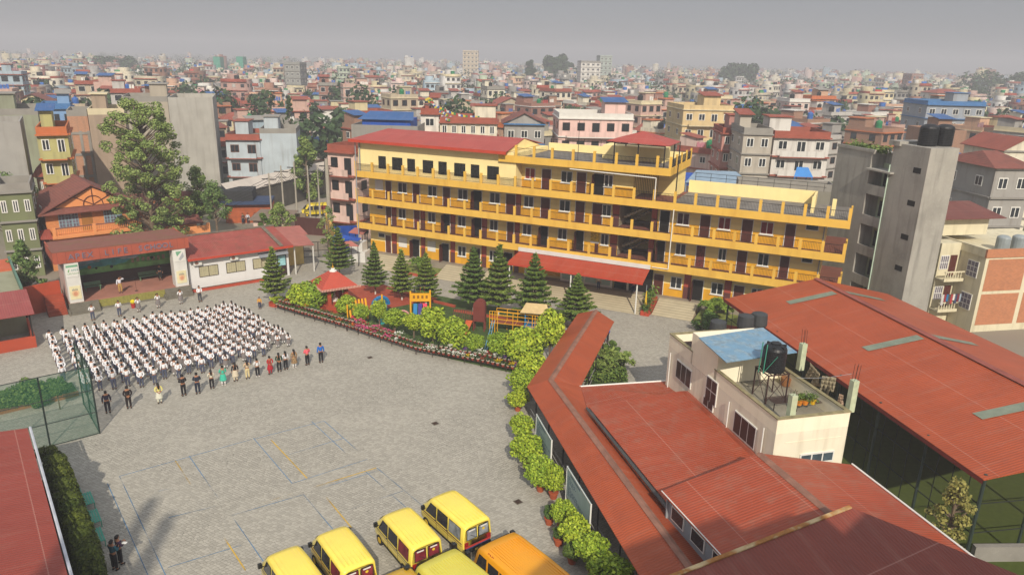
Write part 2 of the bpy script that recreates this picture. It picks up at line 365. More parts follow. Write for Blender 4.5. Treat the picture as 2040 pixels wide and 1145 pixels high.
# openings: kind, x-left, x-right, y-top, y-bottom in zoom windows -> real u and z on the wall plane
ZW = {1: (690, 240, 7.635), 2: (690, 380, 7.635), 3: (940, 260, 7.635), 4: (940, 400, 7.635), 5: (1180, 270, 7.635), 6: (1180, 410, 7.635), 7: (1430, 360, 6.62), 8: (1200, 500, 6.62)}
FL = [Z0, ZB[0] + .45, ZB[1] + .45, ZB[2] + .45]
OPN = [
 # level, kind, zoom, x0, x1, ymid
 (3,'b',1,490,602,625),(3,'b',1,697,853,640),(3,'b',1,928,1045,660),(3,'b',1,1163,1322,680),(3,'b',1,1402,1527,700),(3,'b',1,1642,1810,725),(3,'b',3,-14,114,600),(3,'b',3,235,412,620),
 (3,'r',3,812,970,655),(3,'d',3,1070,1205,725),(3,'w',3,1360,1535,700),(3,'d',3,1600,1740,780),(3,'o',5,28,180,720),(3,'w',5,185,320,690),
 (2,'n',1,440,560,945),(2,'d',1,605,690,1080),(2,'w',1,790,925,1040),(2,'d',1,1015,1120,1100),(2,'w',1,1245,1380,1080),(2,'d',1,1475,1582,1140),(2,'p',1,1700,1850,1120),(2,'o',3,35,155,1050),(2,'p',3,275,435,1020),(2,'d',3,525,665,1100),
 (2,'P',3,680,750,1050),(2,'p',3,795,945,1080),(2,'d',3,1055,1190,1140),(2,'w',4,1335,1500,90),(2,'d',4,1580,1715,150),(2,'d',4,1835,1985,200),(2,'w',6,150,290,90),(2,'P',6,310,410,160),(2,'P',6,910,990,120),(2,'o',6,1030,1175,230),(2,'q',6,1290,1480,210),(2,'d',6,1640,1790,300),
 (2,'r',7,5,170,580),(2,'d',7,315,455,660),(2,'r',7,560,735,645),(2,'d',7,885,1015,720),(2,'v',7,1150,1330,660),
 (1,'v',2,470,565,280),(1,'d',2,610,690,380),(1,'P',2,700,765,380),(1,'p',2,800,910,360),(1,'f',2,1035,1120,420),(1,'P',2,1140,1200,430),(1,'p',2,1245,1360,410),(1,'o',2,1490,1580,480),(1,'P',2,1595,1662,500),(1,'p',2,1700,1820,470),
 (1,'o',4,45,150,400),(1,'P',4,160,232,420),(1,'p',4,275,400,380),(1,'d',4,540,640,470),(1,'P',4,660,728,480),(1,'p',4,775,910,440),(1,'o',4,1050,1158,540),(1,'p',4,1310,1450,510),(1,'o',4,1590,1700,600),(1,'y',4,1810,1940,560),
 (1,'p',6,130,250,520),(1,'P',6,270,375,600),(1,'P',6,855,940,620),(1,'o',6,985,1100,700),(1,'p',6,1265,1425,670),(1,'f',6,1580,1710,760),(1,'w',7,5,115,980),(1,'d',7,255,380,1040),(1,'w',7,525,675,1050),(1,'d',7,820,940,1090),(1,'v',7,1095,1250,1085),
 (0,'v',2,490,590,690),(0,'d',2,605,685,810),(0,'P',2,705,770,800),(0,'n',2,800,925,800),(0,'o',2,1015,1115,870),(0,'P',2,1145,1202,850),(0,'n',2,1240,1360,860),(0,'o',2,1465,1565,930),(0,'P',2,1592,1655,930),(0,'w',2,1700,1825,920),
 (0,'o',4,20,130,850),(0,'P',4,155,222,850),(0,'w',4,270,380,820),(0,'o',4,500,620,870),(0,'P',4,650,712,1000),(0,'d',8,680,805,400),(0,'w',8,900,1055,390),(0,'P',8,1075,1165,460),(0,'o',8,1190,1330,470),(0,'w',8,1435,1600,470),(0,'P',8,1610,1700,500),(0,'d',8,1735,1870,520),(0,'w',8,1960,2110,560)]
blocks = {0: [], 1: [], 2: [], 3: []}
for lv, k, zz, x0, x1, ym in OPN:
    X0, Y0, s = ZW[zz]; PV = .3 if k == 'b' else WV; u0 = FA.uz(X0 + x0 / s, Y0 + ym / s, PV)[0]; u1 = FA.uz(X0 + x1 / s, Y0 + ym / s, PV)[0]
    f = FL[lv]; z0 = f
    if k in 'do f'.replace(' ', ''):
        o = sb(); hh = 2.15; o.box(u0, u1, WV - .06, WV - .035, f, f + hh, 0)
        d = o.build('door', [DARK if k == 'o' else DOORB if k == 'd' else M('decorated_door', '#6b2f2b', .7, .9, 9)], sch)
        fr = sb(); w_ = .06; fr.box(u0 - w_, u0, WV - .09, WV + .0, f, f + hh + w_); fr.box(u1, u1 + w_, WV - .09, WV, f, f + hh + w_); fr.box(u0, u1, WV - .09, WV, f + hh, f + hh + w_)
        fr.build('door_frame', [WHITE], d)
        if k == 'o': tag(d, 'open doorway showing a dark room')
        if k == 'f': tag(d, 'door covered with paper decorations')
        if k == 'o' and random.random() < .6:
            lf = sb(); lf.box(u0, u0 + .05, WV - .8, WV - .1, f, f + hh - .05); lf.build('door_leaf', [DOORB], d)
        blocks[lv].append((u0 - .07, u1 + .07))
    elif k in 'wpqr':
        za, zb_ = f + .92, f + 2.15; o = sb(); o.box(u0, u1, WV - .07, WV - .0, za, zb_)
        d = o.build('window', [WHITE], sch)
        g = sb(); mid = (u0 + u1) / 2; q = .08
        g.box(u0 + q, mid - q * .6, WV - .082, WV - .071, za + q, zb_ - q); g.box(mid + q * .6, u1 - q, WV - .082, WV - .071, za + q, zb_ - q)
        g.build('pane', [{'w': GLS, 'p': PATT, 'q': M('flower_pane', '#4a2430', .5, .9, 7), 'r': CURT}[k]], d)
        sl = sb(); sl.box(u0 - .08, u1 + .08, WV - .16, WV - .072, za - .07, za); sl.build('sill', [WHITE], d)
        blocks[lv].append((u0, u1, 1))
    elif k == 'b':
        o = sb(); o.box(u0, u1, .27, .31, f + .75, f + 2.2); d = o.build('window', [glass('black_glass', (.012, .013, .012))], sch)
        g = sb(); g.box((u0 + u1) / 2 - .02, (u0 + u1) / 2 + .02, .255, .27, f + .75, f + 2.2); g.box(u0, u1, .254, .269, f + 1.8, f + 1.84); g.build('window_bar', [RAIL], d)
    elif k == 'v':
        o = sb(); o.box(u0, u1, WV - .05, WV, f + 1.75, f + 2.35); d = o.build('vent_window', [WHITE], sch)
        g = sb(); g.box(u0 + .08, u1 - .08, WV - .06, WV - .05, f + 1.83, f + 2.27); g.build('pane', [GLS], d)
    elif k == 'P':
        o = sb(); tp = ZB[lv] if lv < 3 else ZB[3]; o.box(u0, u1, WV - .13, WV, f + 1.25, tp); o.build('red_pillar', [RED_PIL], sch)
        o = sb(); o.box(u0, u1, WV - .13, WV, f, f + 1.245); o.build('red_pillar', [BROWN_PIL], sch)
        blocks[lv].append((u0, u1))
    elif k == 'n':
        o = sb(); o.box(u0, u1, WV - .06, WV, f + .95, f + 2.2); d = tag(o.build('notice_board', [WHITE], sch), 'white notice sheet on the ground floor wall' if lv == 0 else None)
    elif k == 'y':
        o = sb(); o.box(u0, u1, WV - .06, WV, f + 1.2, f + 2.5, 0); o.box(u0, u1, WV - .065, WV, f + 1.0, f + 1.19, 1); o.box(u0 + .5, u1 - .05, WV - .06, WV, f, f + .98, 2); o.build('notice_board', [M('yellow_poster', '#d8b32c', .8, .5, 5), WHITE, DOORB], sch)
b = sb()
for lv in range(4):
    h = 1.02 if lv else 1.3
    a = 20.62 if lv == 3 else .36; end = 33.2 if lv == 3 else UE - 2.02
    bl = sorted(x for x in blocks[lv] if len(x) == 2)
    if lv in (1, 2): bl.append((stair[0], stair[1])); bl.sort()
    if lv == 0: bl.append((21.4, 36.2)); bl.sort()
    for x in bl:
        if x[0] > a + .03: b = sb(); b.box(a, min(x[0], end), WV - .03, WV + .01, FL[lv], FL[lv] + h); b.build('dado', [OCHRE], sch)
        a = max(a, x[1])
    if a < end: b = sb(); b.box(a, end, WV - .03, WV + .01, FL[lv], FL[lv] + h); b.build('dado', [OCHRE], sch)
# stairs in the open well
for lv in (1, 2):
    b = sb(); f = FL[lv]
    for k in range(9): b.box(32.2 + k * .27, 32.47 + k * .27, WV + 1.9, WV + 3.0, f + k * .17, f + (k + 1) * .17)
    b.box(stair[0], stair[0] + .05, WV, WV + 4.2, f, f + 2.6)
    for k in range(9): b.box(32.3 + k * .3, 32.6 + k * .3, WV + .5, WV + 1.7, f + 2.62 - 1.55 + k * .17 - .2, f + 2.62 - 1.55 + k * .17)
    b.build('stair_flight', [M('stair_concrete', '#a59a80', .9, .12)], sch)
# barred gate of the top corridor, water tank stand
b = sb()
for k in range(14): b.box(33.3 + k * .18, 33.33 + k * .18, WV + .2, WV + .23, FL[3], FL[3] + 2.6)
b.build('grille', [RAIL], sch)
# plinth, veranda floor, ramps
b = sb(); b.box(-.3, 21.2, .95, WV, 0, Z0); b.box(21.2, UE - 1.5, .95, WV, 0, Z0 - .002); b.build('veranda', [M('veranda_stone', '#8d8272', .85, .12)], sch)
b = sb()
for a, c in ((2.2, 6.8), (11.8, 15.6), (37.1, 41.1)):
    b.prism([(a, -1.9), (c, -1.9), (c, .95), (a, .95)], 0, [.04, .04, Z0 - .01, Z0 - .01])
b.prism([(17.2, -2.6), (36.0, -2.6), (36.0, .95), (17.2, .95)], 0, [.04, .04, Z0 - .012, Z0 - .012])
b.build('entrance_ramp', [STEPC], sch)
# under the canopy: glazed office front
b = sb(); b.box(26.0, 31.6, WV - .5, WV - .02, Z0, Z0 + .25, 0); b.box(26.0, 31.6, WV - .48, WV - .44, Z0 + .25, Z0 + 1.75, 1)
for u in (21.6, 25.9, 28.6, 31.6, 33.4): b.box(u, u + .2, WV - .52, WV - .3, Z0, ZB[0], 0)
b.box(26, 31.6, WV - .46, WV - .42, Z0 + 1.75, ZB[0], 2); b.box(21.9, 25.8, WV - .2, WV - .1, Z0 + .3, Z0 + 2.4, 3)
b.box(31.9, 36.0, WV - .1, WV - .04, Z0, ZB[0] - .1, 2)
b.build('shop_front', [WHITE, M('frosted_glass', '#9db7b0', .3, .08), DARK, OCHRE], sch)
# the lean-to roof over the entrance
can = thing('entrance_canopy', 'red sheet lean-to canopy on white posts at the front of the yellow school', 'canopy', FA.pt(21.5, -2.5, 0))
b = sb(); b.slab([(21.3, -2.75, 3.36), (36.2, -2.75, 3.36), (36.1, -.05, 4.12), (21.6, -.05, 4.12)], .05); r_ = b.build('roof', [M('red_canopy_sheet', '#a8432b', .6, .08, .5, 'corr', .3)], can)
b = sb(); b.box(21.3, 36.2, -2.80, -2.755, 3.2, 3.38); b.box(30.9, 31.0, -2.7, -.1, 0, 0); b.build('eave_fascia', [REDFAS], r_)
b = sb(); b.prism([(21.5, -.2), (36.15, -.2), (36.15, -.03), (21.5, -.03)], [4.14] * 4, [4.55] * 4); b.build('flashing', [M('white_flashing', '#cfd0cb', .5, .06)], can)
for u in (21.6, 28.6, 35.6):
    b = sb(); b.tube((u, -2.55, .05), (u, -2.55, 3.3), .07); b.build('post', [WHITE], can)
# pavilion on the terrace
pav = thing('roof_pavilion', 'small red hipped roof on thin dark posts standing on the upper school terrace', 'pavilion', FA.pt(32, 4, ZB[3] + .46))
b = sb(); c0 = FA.uz(1228, 287, 2)[0]; zt = 16.75
b.v = []; e = [(30.2, 1.6, 16.4), (36.6, 1.6, 16.3), (36.6, 6.6, 16.3), (30.2, 6.6, 16.4)]
ap = (33.3, 4.1, 17.35)
for k in range(4): b.poly([e[k], e[(k + 1) % 4], ap])
b.slab([(x, y, z - .01) for x, y, z in e], .05)
b.build('roof', [REDROOF2], pav)
for u, v in ((30.9, 2.1), (33.4, 2.1), (36.1, 2.1), (30.9, 6.1), (36.1, 6.1)):
    b = sb(); b.box(u - .05, u + .05, v - .05, v + .05, ZB[3] + .46, 16.4); b.build('post', [RAIL], pav)
b = sb(); b.box(30.9, 36.1, 2.05, 2.1, 16.1, 16.2); b.box(30.9, 36.1, 6.1, 6.15, 16.1, 16.2); b.build('beam', [RAIL], pav)
# lightning pole
lp = sb(); lp.tube((27.6, .5, ZB[3] + .4), (27.6, .5, 18.3), .035, .02); tag(lp.build('mast', [RAIL]), 'thin dark mast rising from the upper terrace of the school', 'pole')
lp = sb(); lp.tube((37.9, .5, ZB[2] + .4), (37.9, .5, 16.9), .07, .05); tag(lp.build('mast', [RAIL]), 'thick dark pole beside the stepped corner between the two school terraces', 'pole')
# ================================================================ GROUND
GRD = M('city_ground', '#8a8172', .95, .2, .03, 'patch', p=.02, p2='#5c6440')
PAV = M('courtyard_pavers', '#a29d90', .9, .08, .5, 'paver', p=4.4)
b = MB(); b.box(-6000, 6000, -200, 8000, -.6, -.012); struct('ground', b, [GRD])
b = MB(); b.poly([(-50, 6, .0), (26, 6, .0), (40, 58, 0), (24, 66, 0), (-16, 86.5, 0), (-21, 93, 0), (-33, 84, 0), (-50, 62, 0)]); struct('courtyard', b, [PAV])
LAWN = M('garden_turf', '#3f5226', .95, .3, 2.0); GRASSY = M('dry_grass', '#77803e', .95, .3, 3)
def gpoly(px, z): return [tuple(G(x, y, z)[:2]) for x, y in px]
def flat(name, px, z0, z1, mats, top=0, side=0):
    pts = gpoly(px, z1); a = sum(pts[i][0] * pts[(i + 1) % len(pts)][1] - pts[(i + 1) % len(pts)][0] * pts[i][1] for i in range(len(pts)))
    if a < 0: pts = pts[::-1]
    b = MB(); b.prism(pts, z0, z1, side, top); return struct(name, b, mats)
flat('garden_bed', [(545, 609), (640, 633), (760, 671), (900, 714), (1035, 744), (1080, 700), (1112, 652), (1135, 632), (1050, 622), (950, 604), (850, 584), (770, 572), (660, 575), (556, 592)], -.01, .07, [LAWN])
REDP = M('red_oxide_paving', '#a04a35', .75, .12, .8)
flat('shrine_paving', [(640, 614), (672, 626), (780, 612), (872, 594), (760, 566), (700, 570)], .0, .12, [REDP])
def line_strip(b, p, q, w_, z):
    p = G(*p, z); q = G(*q, z); d = (q - p).normalized(); n = Vector((-d.y, d.x, 0)) * w_ / 2
    b.poly([p - n, q - n, q + n, p + n])
def worn(name, col, k):
    m = M(name, col, .9, .1, 2); t = m.node_tree; N = t.nodes; L = t.links; bs = N['Principled BSDF']
    src = bs.inputs['Base Color'].links[0].from_socket; n = N.new('ShaderNodeTexNoise'); n.inputs['Scale'].default_value = 3.5; n.inputs['Detail'].default_value = 6
    r = N.new('ShaderNodeValToRGB'); r.color_ramp.elements[0].position = k; r.color_ramp.elements[1].position = k + .12; L.new(n.outputs[0], r.inputs[0])
    L.new(r.outputs[0], bs.inputs['Alpha']); return m
BLU = [((505, 872), (582, 962)), ((621, 839), (709.5, 921)), ((646, 838), (732, 914)), ((505, 874), (646, 838)), ((582, 962), (732, 914)), ((543.6, 914), (685.7, 872)), ((605, 985), (690, 1085)), ((725.5, 936), (850, 1046)), ((750.5, 931), (880, 1038)), ((605, 982), (755, 936)), ((657, 1027), (802.7, 977)),
       ((214, 962), (295, 1145)), ((238, 948), (330, 1145)), ((377, 908), (444, 1004.5)), ((461, 1026), (530, 1125)), ((238, 948), (503, 874)), ((316, 977.5), (407, 957.6)), ((444, 1004), (336, 1030)), ((335, 1129), (481, 1085)), ((461, 1026), (605, 984))]
YEL = [((349, 916.5), (407, 1006)), ((421, 1031), (489, 1135)), ((539, 874.5), (612, 952)), ((480, 1014), (750, 931)), ((650, 990), (700, 1050))]
b = MB()
for i, (p, q) in enumerate(BLU): line_strip(b, p, q, .042, .004 + .0006 * i)
struct('blue_court_lines', b, [worn('worn_blue_paint', '#4f7899', .40)])
b = MB()
for i, (p, q) in enumerate(YEL): line_strip(b, p, q, .07, .018 + .0006 * i)
struct('yellow_court_lines', b, [worn('worn_yellow_paint', '#c4a040', .44)])
# drain covers
for x, y in ((737, 712), (867, 843), (1032, 999)):
    p = G(x, y); b = MB(Fr(p, 38)); b.box(-.22, .22, -.22, .22, .0, .012); b.box(-.17, .17, -.17, .17, .012, .02, 1)
    tag(b.build('drain_cover', [M('drain_frame', '#6b6558'), M('rusty_iron', '#3d2c22', .8, .3, 5)]), 'small square rusty drain cover in the paving, ' + {737: 'the farthest one below the flower racks', 867: 'the middle one in the open courtyard', 1032: 'the one nearest the potted trees'}[x], 'drain cover', 'drain covers in the courtyard')
# ================================================================ STAGE
ST = Fr((-41.4, 64.4), 38.2)
def text_mesh(name, s, size, mats, parent, fr, u, v, z, th=.03, spacing=1.0, align='LEFT', shear=0):
    cu = bpy.data.curves.new(name, 'FONT'); cu.body = s; cu.size = size; cu.extrude = th; cu.space_character = spacing; cu.align_x = align
    tmp = bpy.data.objects.new(name, cu); me = bpy.data.meshes.new_from_object(tmp); bpy.data.objects.remove(tmp)
    me.materials.clear()
    me.materials.append(mats); R = Matrix(((fr.u.x, 0, -fr.v.x, 0), (fr.u.y, 0, -fr.v.y, 0), (0, 1, 0, 0), (0, 0, 0, 1)))
    me.transform(Matrix.Translation(fr.pt(u, v, z)) @ R)
    off = Vector(parent.get('_w', (0, 0, 0))); me.transform(Matrix.Translation(-off))
    o = bpy.data.objects.new(name, me); COL.objects.link(o); o.parent = parent; o['_w'] = parent['_w']; return o
PANEL = M('stage_red_panel', '#a1503b', .75, .12, 1); ROOFT = M('mossy_tile', '#835347', .9, .14, 2, 'tile', p=.3, p2='#6d6038')
STG = thing('school_stage', 'open air school stage with red lettered fascia, painted mountain backdrop and white pillars', 'stage', ST.pt(5.4, 1, 0))
WHP = M('pillar_white', '#cfcdc6', .8, .06, 1, stain=.2, stc='#8a867c'); STONE = M('grey_step_stone', '#6f6a5e', .95, .15, 1.5)
b = MB(ST); b.box(0, 10.8, .95, 7, 0, .9); b.build('platform', [M('stage_floor', '#a3705f', .85, .15, .8)], STG)
b = MB(ST)
for u0, u1 in ((-.15, 2.35), (8.35, 10.85)):
    for k in range(5): b.box(u0, u1, .95 - .2 * (5 - k), .949, 0 if k == 0 else .18 * k, .18 * (k + 1) - .002)
    b.box(u0 - .16, u0 - .002, -.1, .95, 0, .35)
b.build('stairs', [STONE], STG)
b = MB(ST); b.box(2.36, 8.34, .86, .948, .12, .86, 0); b.box(2.36, 8.34, .62, .85, 0, .14, 1); b.build('front_panel', [M('turf_panel', '#868040', .95, .2, 6), STONE], STG)
for u0, u1 in ((0, 1.16), (9.5, 10.76)):
    b = MB(ST); b.box(u0, u1, 1.0, 2.3, .9, 4.86); p = b.build('pillar', [WHP], STG)
    lf = u0 == 0
    b = MB(ST)
    if lf:
        b.box(.1, 1.06, .95, .998, 3.45, 4.62, 0); b.box(.1, 1.06, .94, .95, 4.4, 4.62, 1)
        s_ = b.build('banner', [M('banner_white', '#d6d4cc', .6, .04), M('banner_green', '#74a483', .6, .1)], p)
        text_mesh('lettering', 'APEX', .26, M('banner_teal', '#4f8a86'), p, ST, .48, .945, 4.02, .004)
        text_mesh('lettering', 'LIFE School', .2, M('banner_leaf', '#6c9a5e'), p, ST, .16, .945, 3.72, .004)
        b = MB(ST); b.poly([(.2, .94, 3.98), (.3, .94, 3.92), (.38, .94, 4.25), (.28, .94, 4.2)]); b.build('logo', [_mats[('banner_leaf',)]], p)
    else:
        b.box(9.62, 10.64, .95, .998, 3.55, 4.72, 0)
        b.poly([(9.8, .945, 4.6), (10.4, .945, 4.6), (9.9, .945, 4.1)], 1); b.poly([(10.0, .945, 3.75), (10.5, .945, 4.5), (10.55, .945, 4.0), (10.2, .945, 3.65)], 2)
        s_ = b.build('banner', [_mats[('banner_white',)], M('shield_green', '#6b9c7c'), M('shield_grey', '#a3a6a8')], p)
    b = MB(ST); u = (u0 + u1) / 2; b.box(u - .46, u + .46, .95, .998, 1.25, 2.55, 0)
    c = [(u + .3 * math.cos(a * .35), .94, 1.85 + .36 * math.sin(a * .35)) for a in range(18)]; b.poly(c, 1)
    c = [(u + .17 * math.cos(a * .35), .935, 1.8 + .2 * math.sin(a * .35)) for a in range(18)]; b.poly(c, 2)
    for k in range(5): b.box(u - .25 + k * .1, u - .2 + k * .1, .93, .938, 2.1, 2.26 + .05 * (k % 2), 3)
    b.build('emblem', [M('emblem_cream', '#d9cfa6'), M('emblem_peach', '#d9b48a'), M('emblem_pink', '#c98f6e'), M('emblem_grey', '#7c8480')], p)
b = MB(ST); b.box(-.8, 11.15, .9, 1.0, 4.86, 6.02); b.box(-.8, -.7, 1.0, 6.7, 4.86, 5.9); b.box(11.05, 11.15, 1.0, 6.7, 4.86, 5.9)
fs = b.build('fascia', [PANEL], STG)
b = MB(ST)
for k in range(17): b.box(-.45 + k * .7, -.43 + k * .7, .893, .9, 4.88, 6.0)
b.build('panel_joint', [M('joint_dark', '#5c2a20')], fs)
LET = M('lettering_grey', '#767d92', .4, .1, metal=.3)
for word, xa, xb in (('APEX', 134, 185), ('LIFE', 205, 256), ('SCHOOL', 273, 346)):
    ua = ST.uz(xa, 508 - (xa - 134) * .12, .89)[0]; ub = ST.uz(xb, 508 - (xb - 134) * .12, .89)[0]; n = len(word)
    for i, ch in enumerate(word):
        u = ua + (ub - ua) * (i + .5) / n; text_mesh('letter', ch, .74, LET, STG, ST, u, .87, 5.17, .03, align='CENTER')
b = MB(ST); b.slab([(-.82, .88, 6.03), (11.17, .88, 6.03), (11.17, 6.75, 5.78), (-.82, 6.75, 5.78)], .08); b.build('roof', [ROOFT], STG)
b = MB(ST); b.box(0, .2, 2.3, 6.6, .9, 4.9); b.box(10.56, 10.76, 2.3, 6.6, .9, 4.9); b.box(.2, 10.56, 6.5, 6.6, .9, 4.9); b.build('side_wall', [M('stage_inner', '#c0a398', .9, .1)], STG)
def mural():
    """a flat painted landscape on the stage's back wall: layered ridges, fields, trees, huts"""
    mts = [M('mural_sky', '#7db4e0', .8, .25, .8), M('mural_far', '#8cc0d6', .8, .3, 1.5), M('mural_mist', '#e0ece8', .8, .3, 1.5), M('mural_teal', '#58b0ba', .8, .3, 2), M('mural_green', '#68b06c', .8, .35, 2), M('mural_field', '#8ad07a', .8, .3, 1.3), M('mural_hut', '#b59a86', .8, .4, 6), M('mural_dark', '#1f3323', .8, .3, 4), M('mural_orange', '#b97a35', .8, .3, 4)]
    b = MB(ST); V = [6.49]
    def lay(f, m, lo=2.05):
        V[0] -= .004; us = [.25 + k * .2 for k in range(52)]
        b.poly([(.25, V[0], lo)] + [(10.45, V[0], lo)] + [(u, V[0], f(u)) for u in us[::-1]], m)
    lay(lambda u: 4.85, 0)
    lay(lambda u: 3.9 + .25 * math.sin(u * 1.1 + 1) + .12 * math.sin(u * 2.7) + u * .05, 2); lay(lambda u: 3.84 + .25 * math.sin(u * 1.1 + 1) + .12 * math.sin(u * 2.7) + u * .05, 1)
    lay(lambda u: 3.36 + .2 * math.sin(u * .9) + .14 * math.sin(u * 2.1 + 2), 2); lay(lambda u: 3.28 + .2 * math.sin(u * .9) + .14 * math.sin(u * 2.1 + 2), 1)
    lay(lambda u: 3.0 + .42 * math.exp(-((u - 4.6) / 1.5) ** 2) + .05 * math.sin(u * 5), 3)
    lay(lambda u: 2.7 + max(0, (u - 5.6)) * .34 - max(0, u - 9.2) * .2 + .06 * math.sin(u * 6), 4)
    lay(lambda u: 2.62 + .06 * math.sin(u * 2), 5)
    for k in range(14):
        u = 6.6 + (k % 7) * .5; z = 2.7 + (k // 7) * .22 + .05 * math.sin(k); V[0] -= .003; b.poly([(u, V[0], z), (u + .3, V[0], z), (u + .3, V[0], z + .12), (u + .15, V[0], z + .22), (u, V[0], z + .12)], 6)
    for u, z, r, m in ((2.7, 2.78, .17, 8), (3.3, 2.6, .12, 7), (1.2, 2.6, .1, 4), (4.7, 2.55, .16, 7), (8.6, 2.95, .16, 7)):
        V[0] -= .004; b.poly([(u + r * (1 + .15 * math.sin(5 * a)) * math.cos(a), V[0], z + r * math.sin(a)) for a in [k * .42 for k in range(15)]], m)
    return b.build('backdrop_mural', mts, STG)
mural()
b = MB(ST); b.box(.22, 10.5, 6.3, 6.4, .9, 2.05); b.build('backdrop_plinth', [M('plinth_dark', '#4a3730', .9, .1)], STG)
def bench(fr, u, v, z, L_, mat, label, grp=None, rz=0, cat='bench'):
    t = thing('bench', label, cat, fr.pt(u, v, z), 0, grp); b = MB(fr)
    for k in range(4): b.box(u - L_ / 2, u + L_ / 2, v - .22 + k * .12, v - .13 + k * .12, z + .42, z + .45)
    b.build('seat', [mat], t)
    for s in (-1, 1):
        b = MB(fr); x = u + s * (L_ / 2 - .12); b.box(x - .02, x + .02, v - .22, v - .18, z, z + .42); b.box(x - .02, x + .02, v + .18, v + .22, z, z + .42); b.box(x - .02, x + .02, v - .22, v + .22, z + .38, z + .42); b.build('leg', [mat], t)
    b = MB(fr)
    for k in range(3): b.box(u - L_ / 2, u + L_ / 2, v + .24, v + .27, z + .52 + k * .12, z + .6 + k * .12)
    b.build('backrest', [mat], t); return t
PGREEN = M('pale_green_paint', '#6f9a72', .5, .1)
u, v = ST.uv(186, 578, .9); bench(ST, u, v, .9, 1.5, PGREEN, 'pale green metal bench at the left end of the stage floor')
u, v = ST.uv(300, 556, .9); bench(ST, u, v, .9, 2.2, PGREEN, 'long pale green bench near the backdrop at the right of the stage')
t = thing('microphone_stand', 'thin microphone stand on the stage floor right of the speaker', 'microphone stand', ST.pt(*ST.uv(272, 579, .9), .9)); q = ST.uv(272, 579, .9)
b = MB(ST); b.tube((*q, .92), (*q, 2.3), .012); b.lathe((*q, .9), [(.16, 0), (.16, .02), (.02, .03)], 10); b.build('stand', [RAIL], t); b = MB(ST); b.tube((*q, 2.3), (q[0], q[1] - .12, 2.36), .025); b.build('microphone', [RAIL], t)
# ================================================================ OFFICE (white, red roof)
OF = thing('office_building', 'low white school office with red sheet roof and curtained windows beside the stage', 'building', ST.pt(16, 1.7, 0))
WOF = M('office_white', '#d6d5d2', .8, .04, 1, stain=.15, stc='#a09c92')
b = MB(ST); b.prism([(11.0, 1.7), (21.75, 1.7), (21.75, 6.7), (11.0, 6.7)], 0, [3.42, 3.42, 4.5, 4.5]); b.build('wall', [WOF], OF)
b = MB(ST); b.slab([(10.9, .98, 3.5), (22.1, .98, 3.66), (22.1, 7.0, 4.72), (10.9, 7.0, 4.66)], .06); rf = b.build('roof', [M('old_red_sheet', '#96493f', .8, .2, .5, 'corr', .4, stain=.5, stc='#5f4a35')], OF)
b = MB(ST); b.box(10.9, 22.1, .93, .977, 3.38, 3.62); b.build('eave_fascia', [REDFAS], rf)
b = MB(ST); b.slab([(10.9, 6.8, 4.76), (22.2, 6.8, 4.80), (22.2, 7.3, 4.80), (10.9, 7.3, 4.76)], .1); b.slab([(20.6, 1.0, 3.76), (21.0, 1.0, 3.76), (21.0, 6.9, 4.82), (20.6, 6.9, 4.82)], .1); b.build('ridge_cap', [M('old_concrete_cap', '#6f6557', .95, .3, 2)], rf)
FRD = M('dark_brown_frame', '#33211c', .6, .1); CUR = M('cream_curtain', '#a9a283', .9, .12, 5, 'corr', .3, p=1.3)
for x0, x1, yt, yb in ((397, 435, 532, 554), (451, 489, 524, 546), (504, 538, 517, 539)):
    u0 = ST.uz(x0, (yt + yb) / 2 + 1, 1.68)[0]; u1 = ST.uz(x1, (yt + yb) / 2 - 4, 1.68)[0]
    b = MB(ST); b.box(u0, u1, 1.63, 1.70, 1.35, 2.5); wn = b.build('window', [FRD], OF)
    b = MB(ST); m_ = (u0 + u1) / 2; b.box(u0 + .05, m_ - .03, 1.615, 1.629, 1.4, 2.45); b.box(m_ + .03, u1 - .05, 1.615, 1.629, 1.4, 2.45); b.build('curtained_pane', [CUR], wn)
u0 = ST.uz(553, 530, 1.68)[0]; u1 = ST.uz(571, 528, 1.68)[0]
b = MB(ST); b.box(u0, u1, 1.64, 1.7, .1, 2.5, 0); b.box(u0 + .08, u1 - .12, 1.62, 1.64, 1.3, 2.42, 1); b.build('door', [FRD, M('pale_blue_sign', '#8fc0c4', .6, .25, 3)], OF)
b = MB(ST); b.slab([(18.3, .9, 2.75), (21.5, .9, 2.8), (21.5, 1.69, 3.05), (18.3, 1.69, 3.0)], .05); b.build('awning', [GREYB], OF)
for px in (383, 456):
    u = ST.uz(px + 10, 520 - (px - 383) * .14, 1.4)[0]
    t = thing('air_conditioner', 'white air conditioner unit ' + ('left' if px < 400 else 'in the middle') + ' of two on the office wall', 'air conditioner', ST.pt(u, 1.4, 2.75), 0, 'air conditioners on the office wall')
    b = MB(ST); b.box(u - .42, u + .42, 1.32, 1.66, 2.75, 3.3); b.build('case', [WHP], t)
    b = MB(ST); b.poly([(u - .1 + .2 * math.cos(a), 1.312, 3.03 + .2 * math.sin(a)) for a in [k * .524 for k in range(12)]][::-1]); b.build('fan_grille', [M('fan_brown', '#7b5a4c')], t)
b = MB(ST); b.box(11.0, 18.6, .98, 1.12, 0, .28, 0); b.box(11.0, 18.6, 1.12, 1.68, 0, .2, 1); struct('planter_kerb', b, [M('red_kerb', '#a8432c', .8, .1), M('soil', '#4a3a2a', .95, .3)])
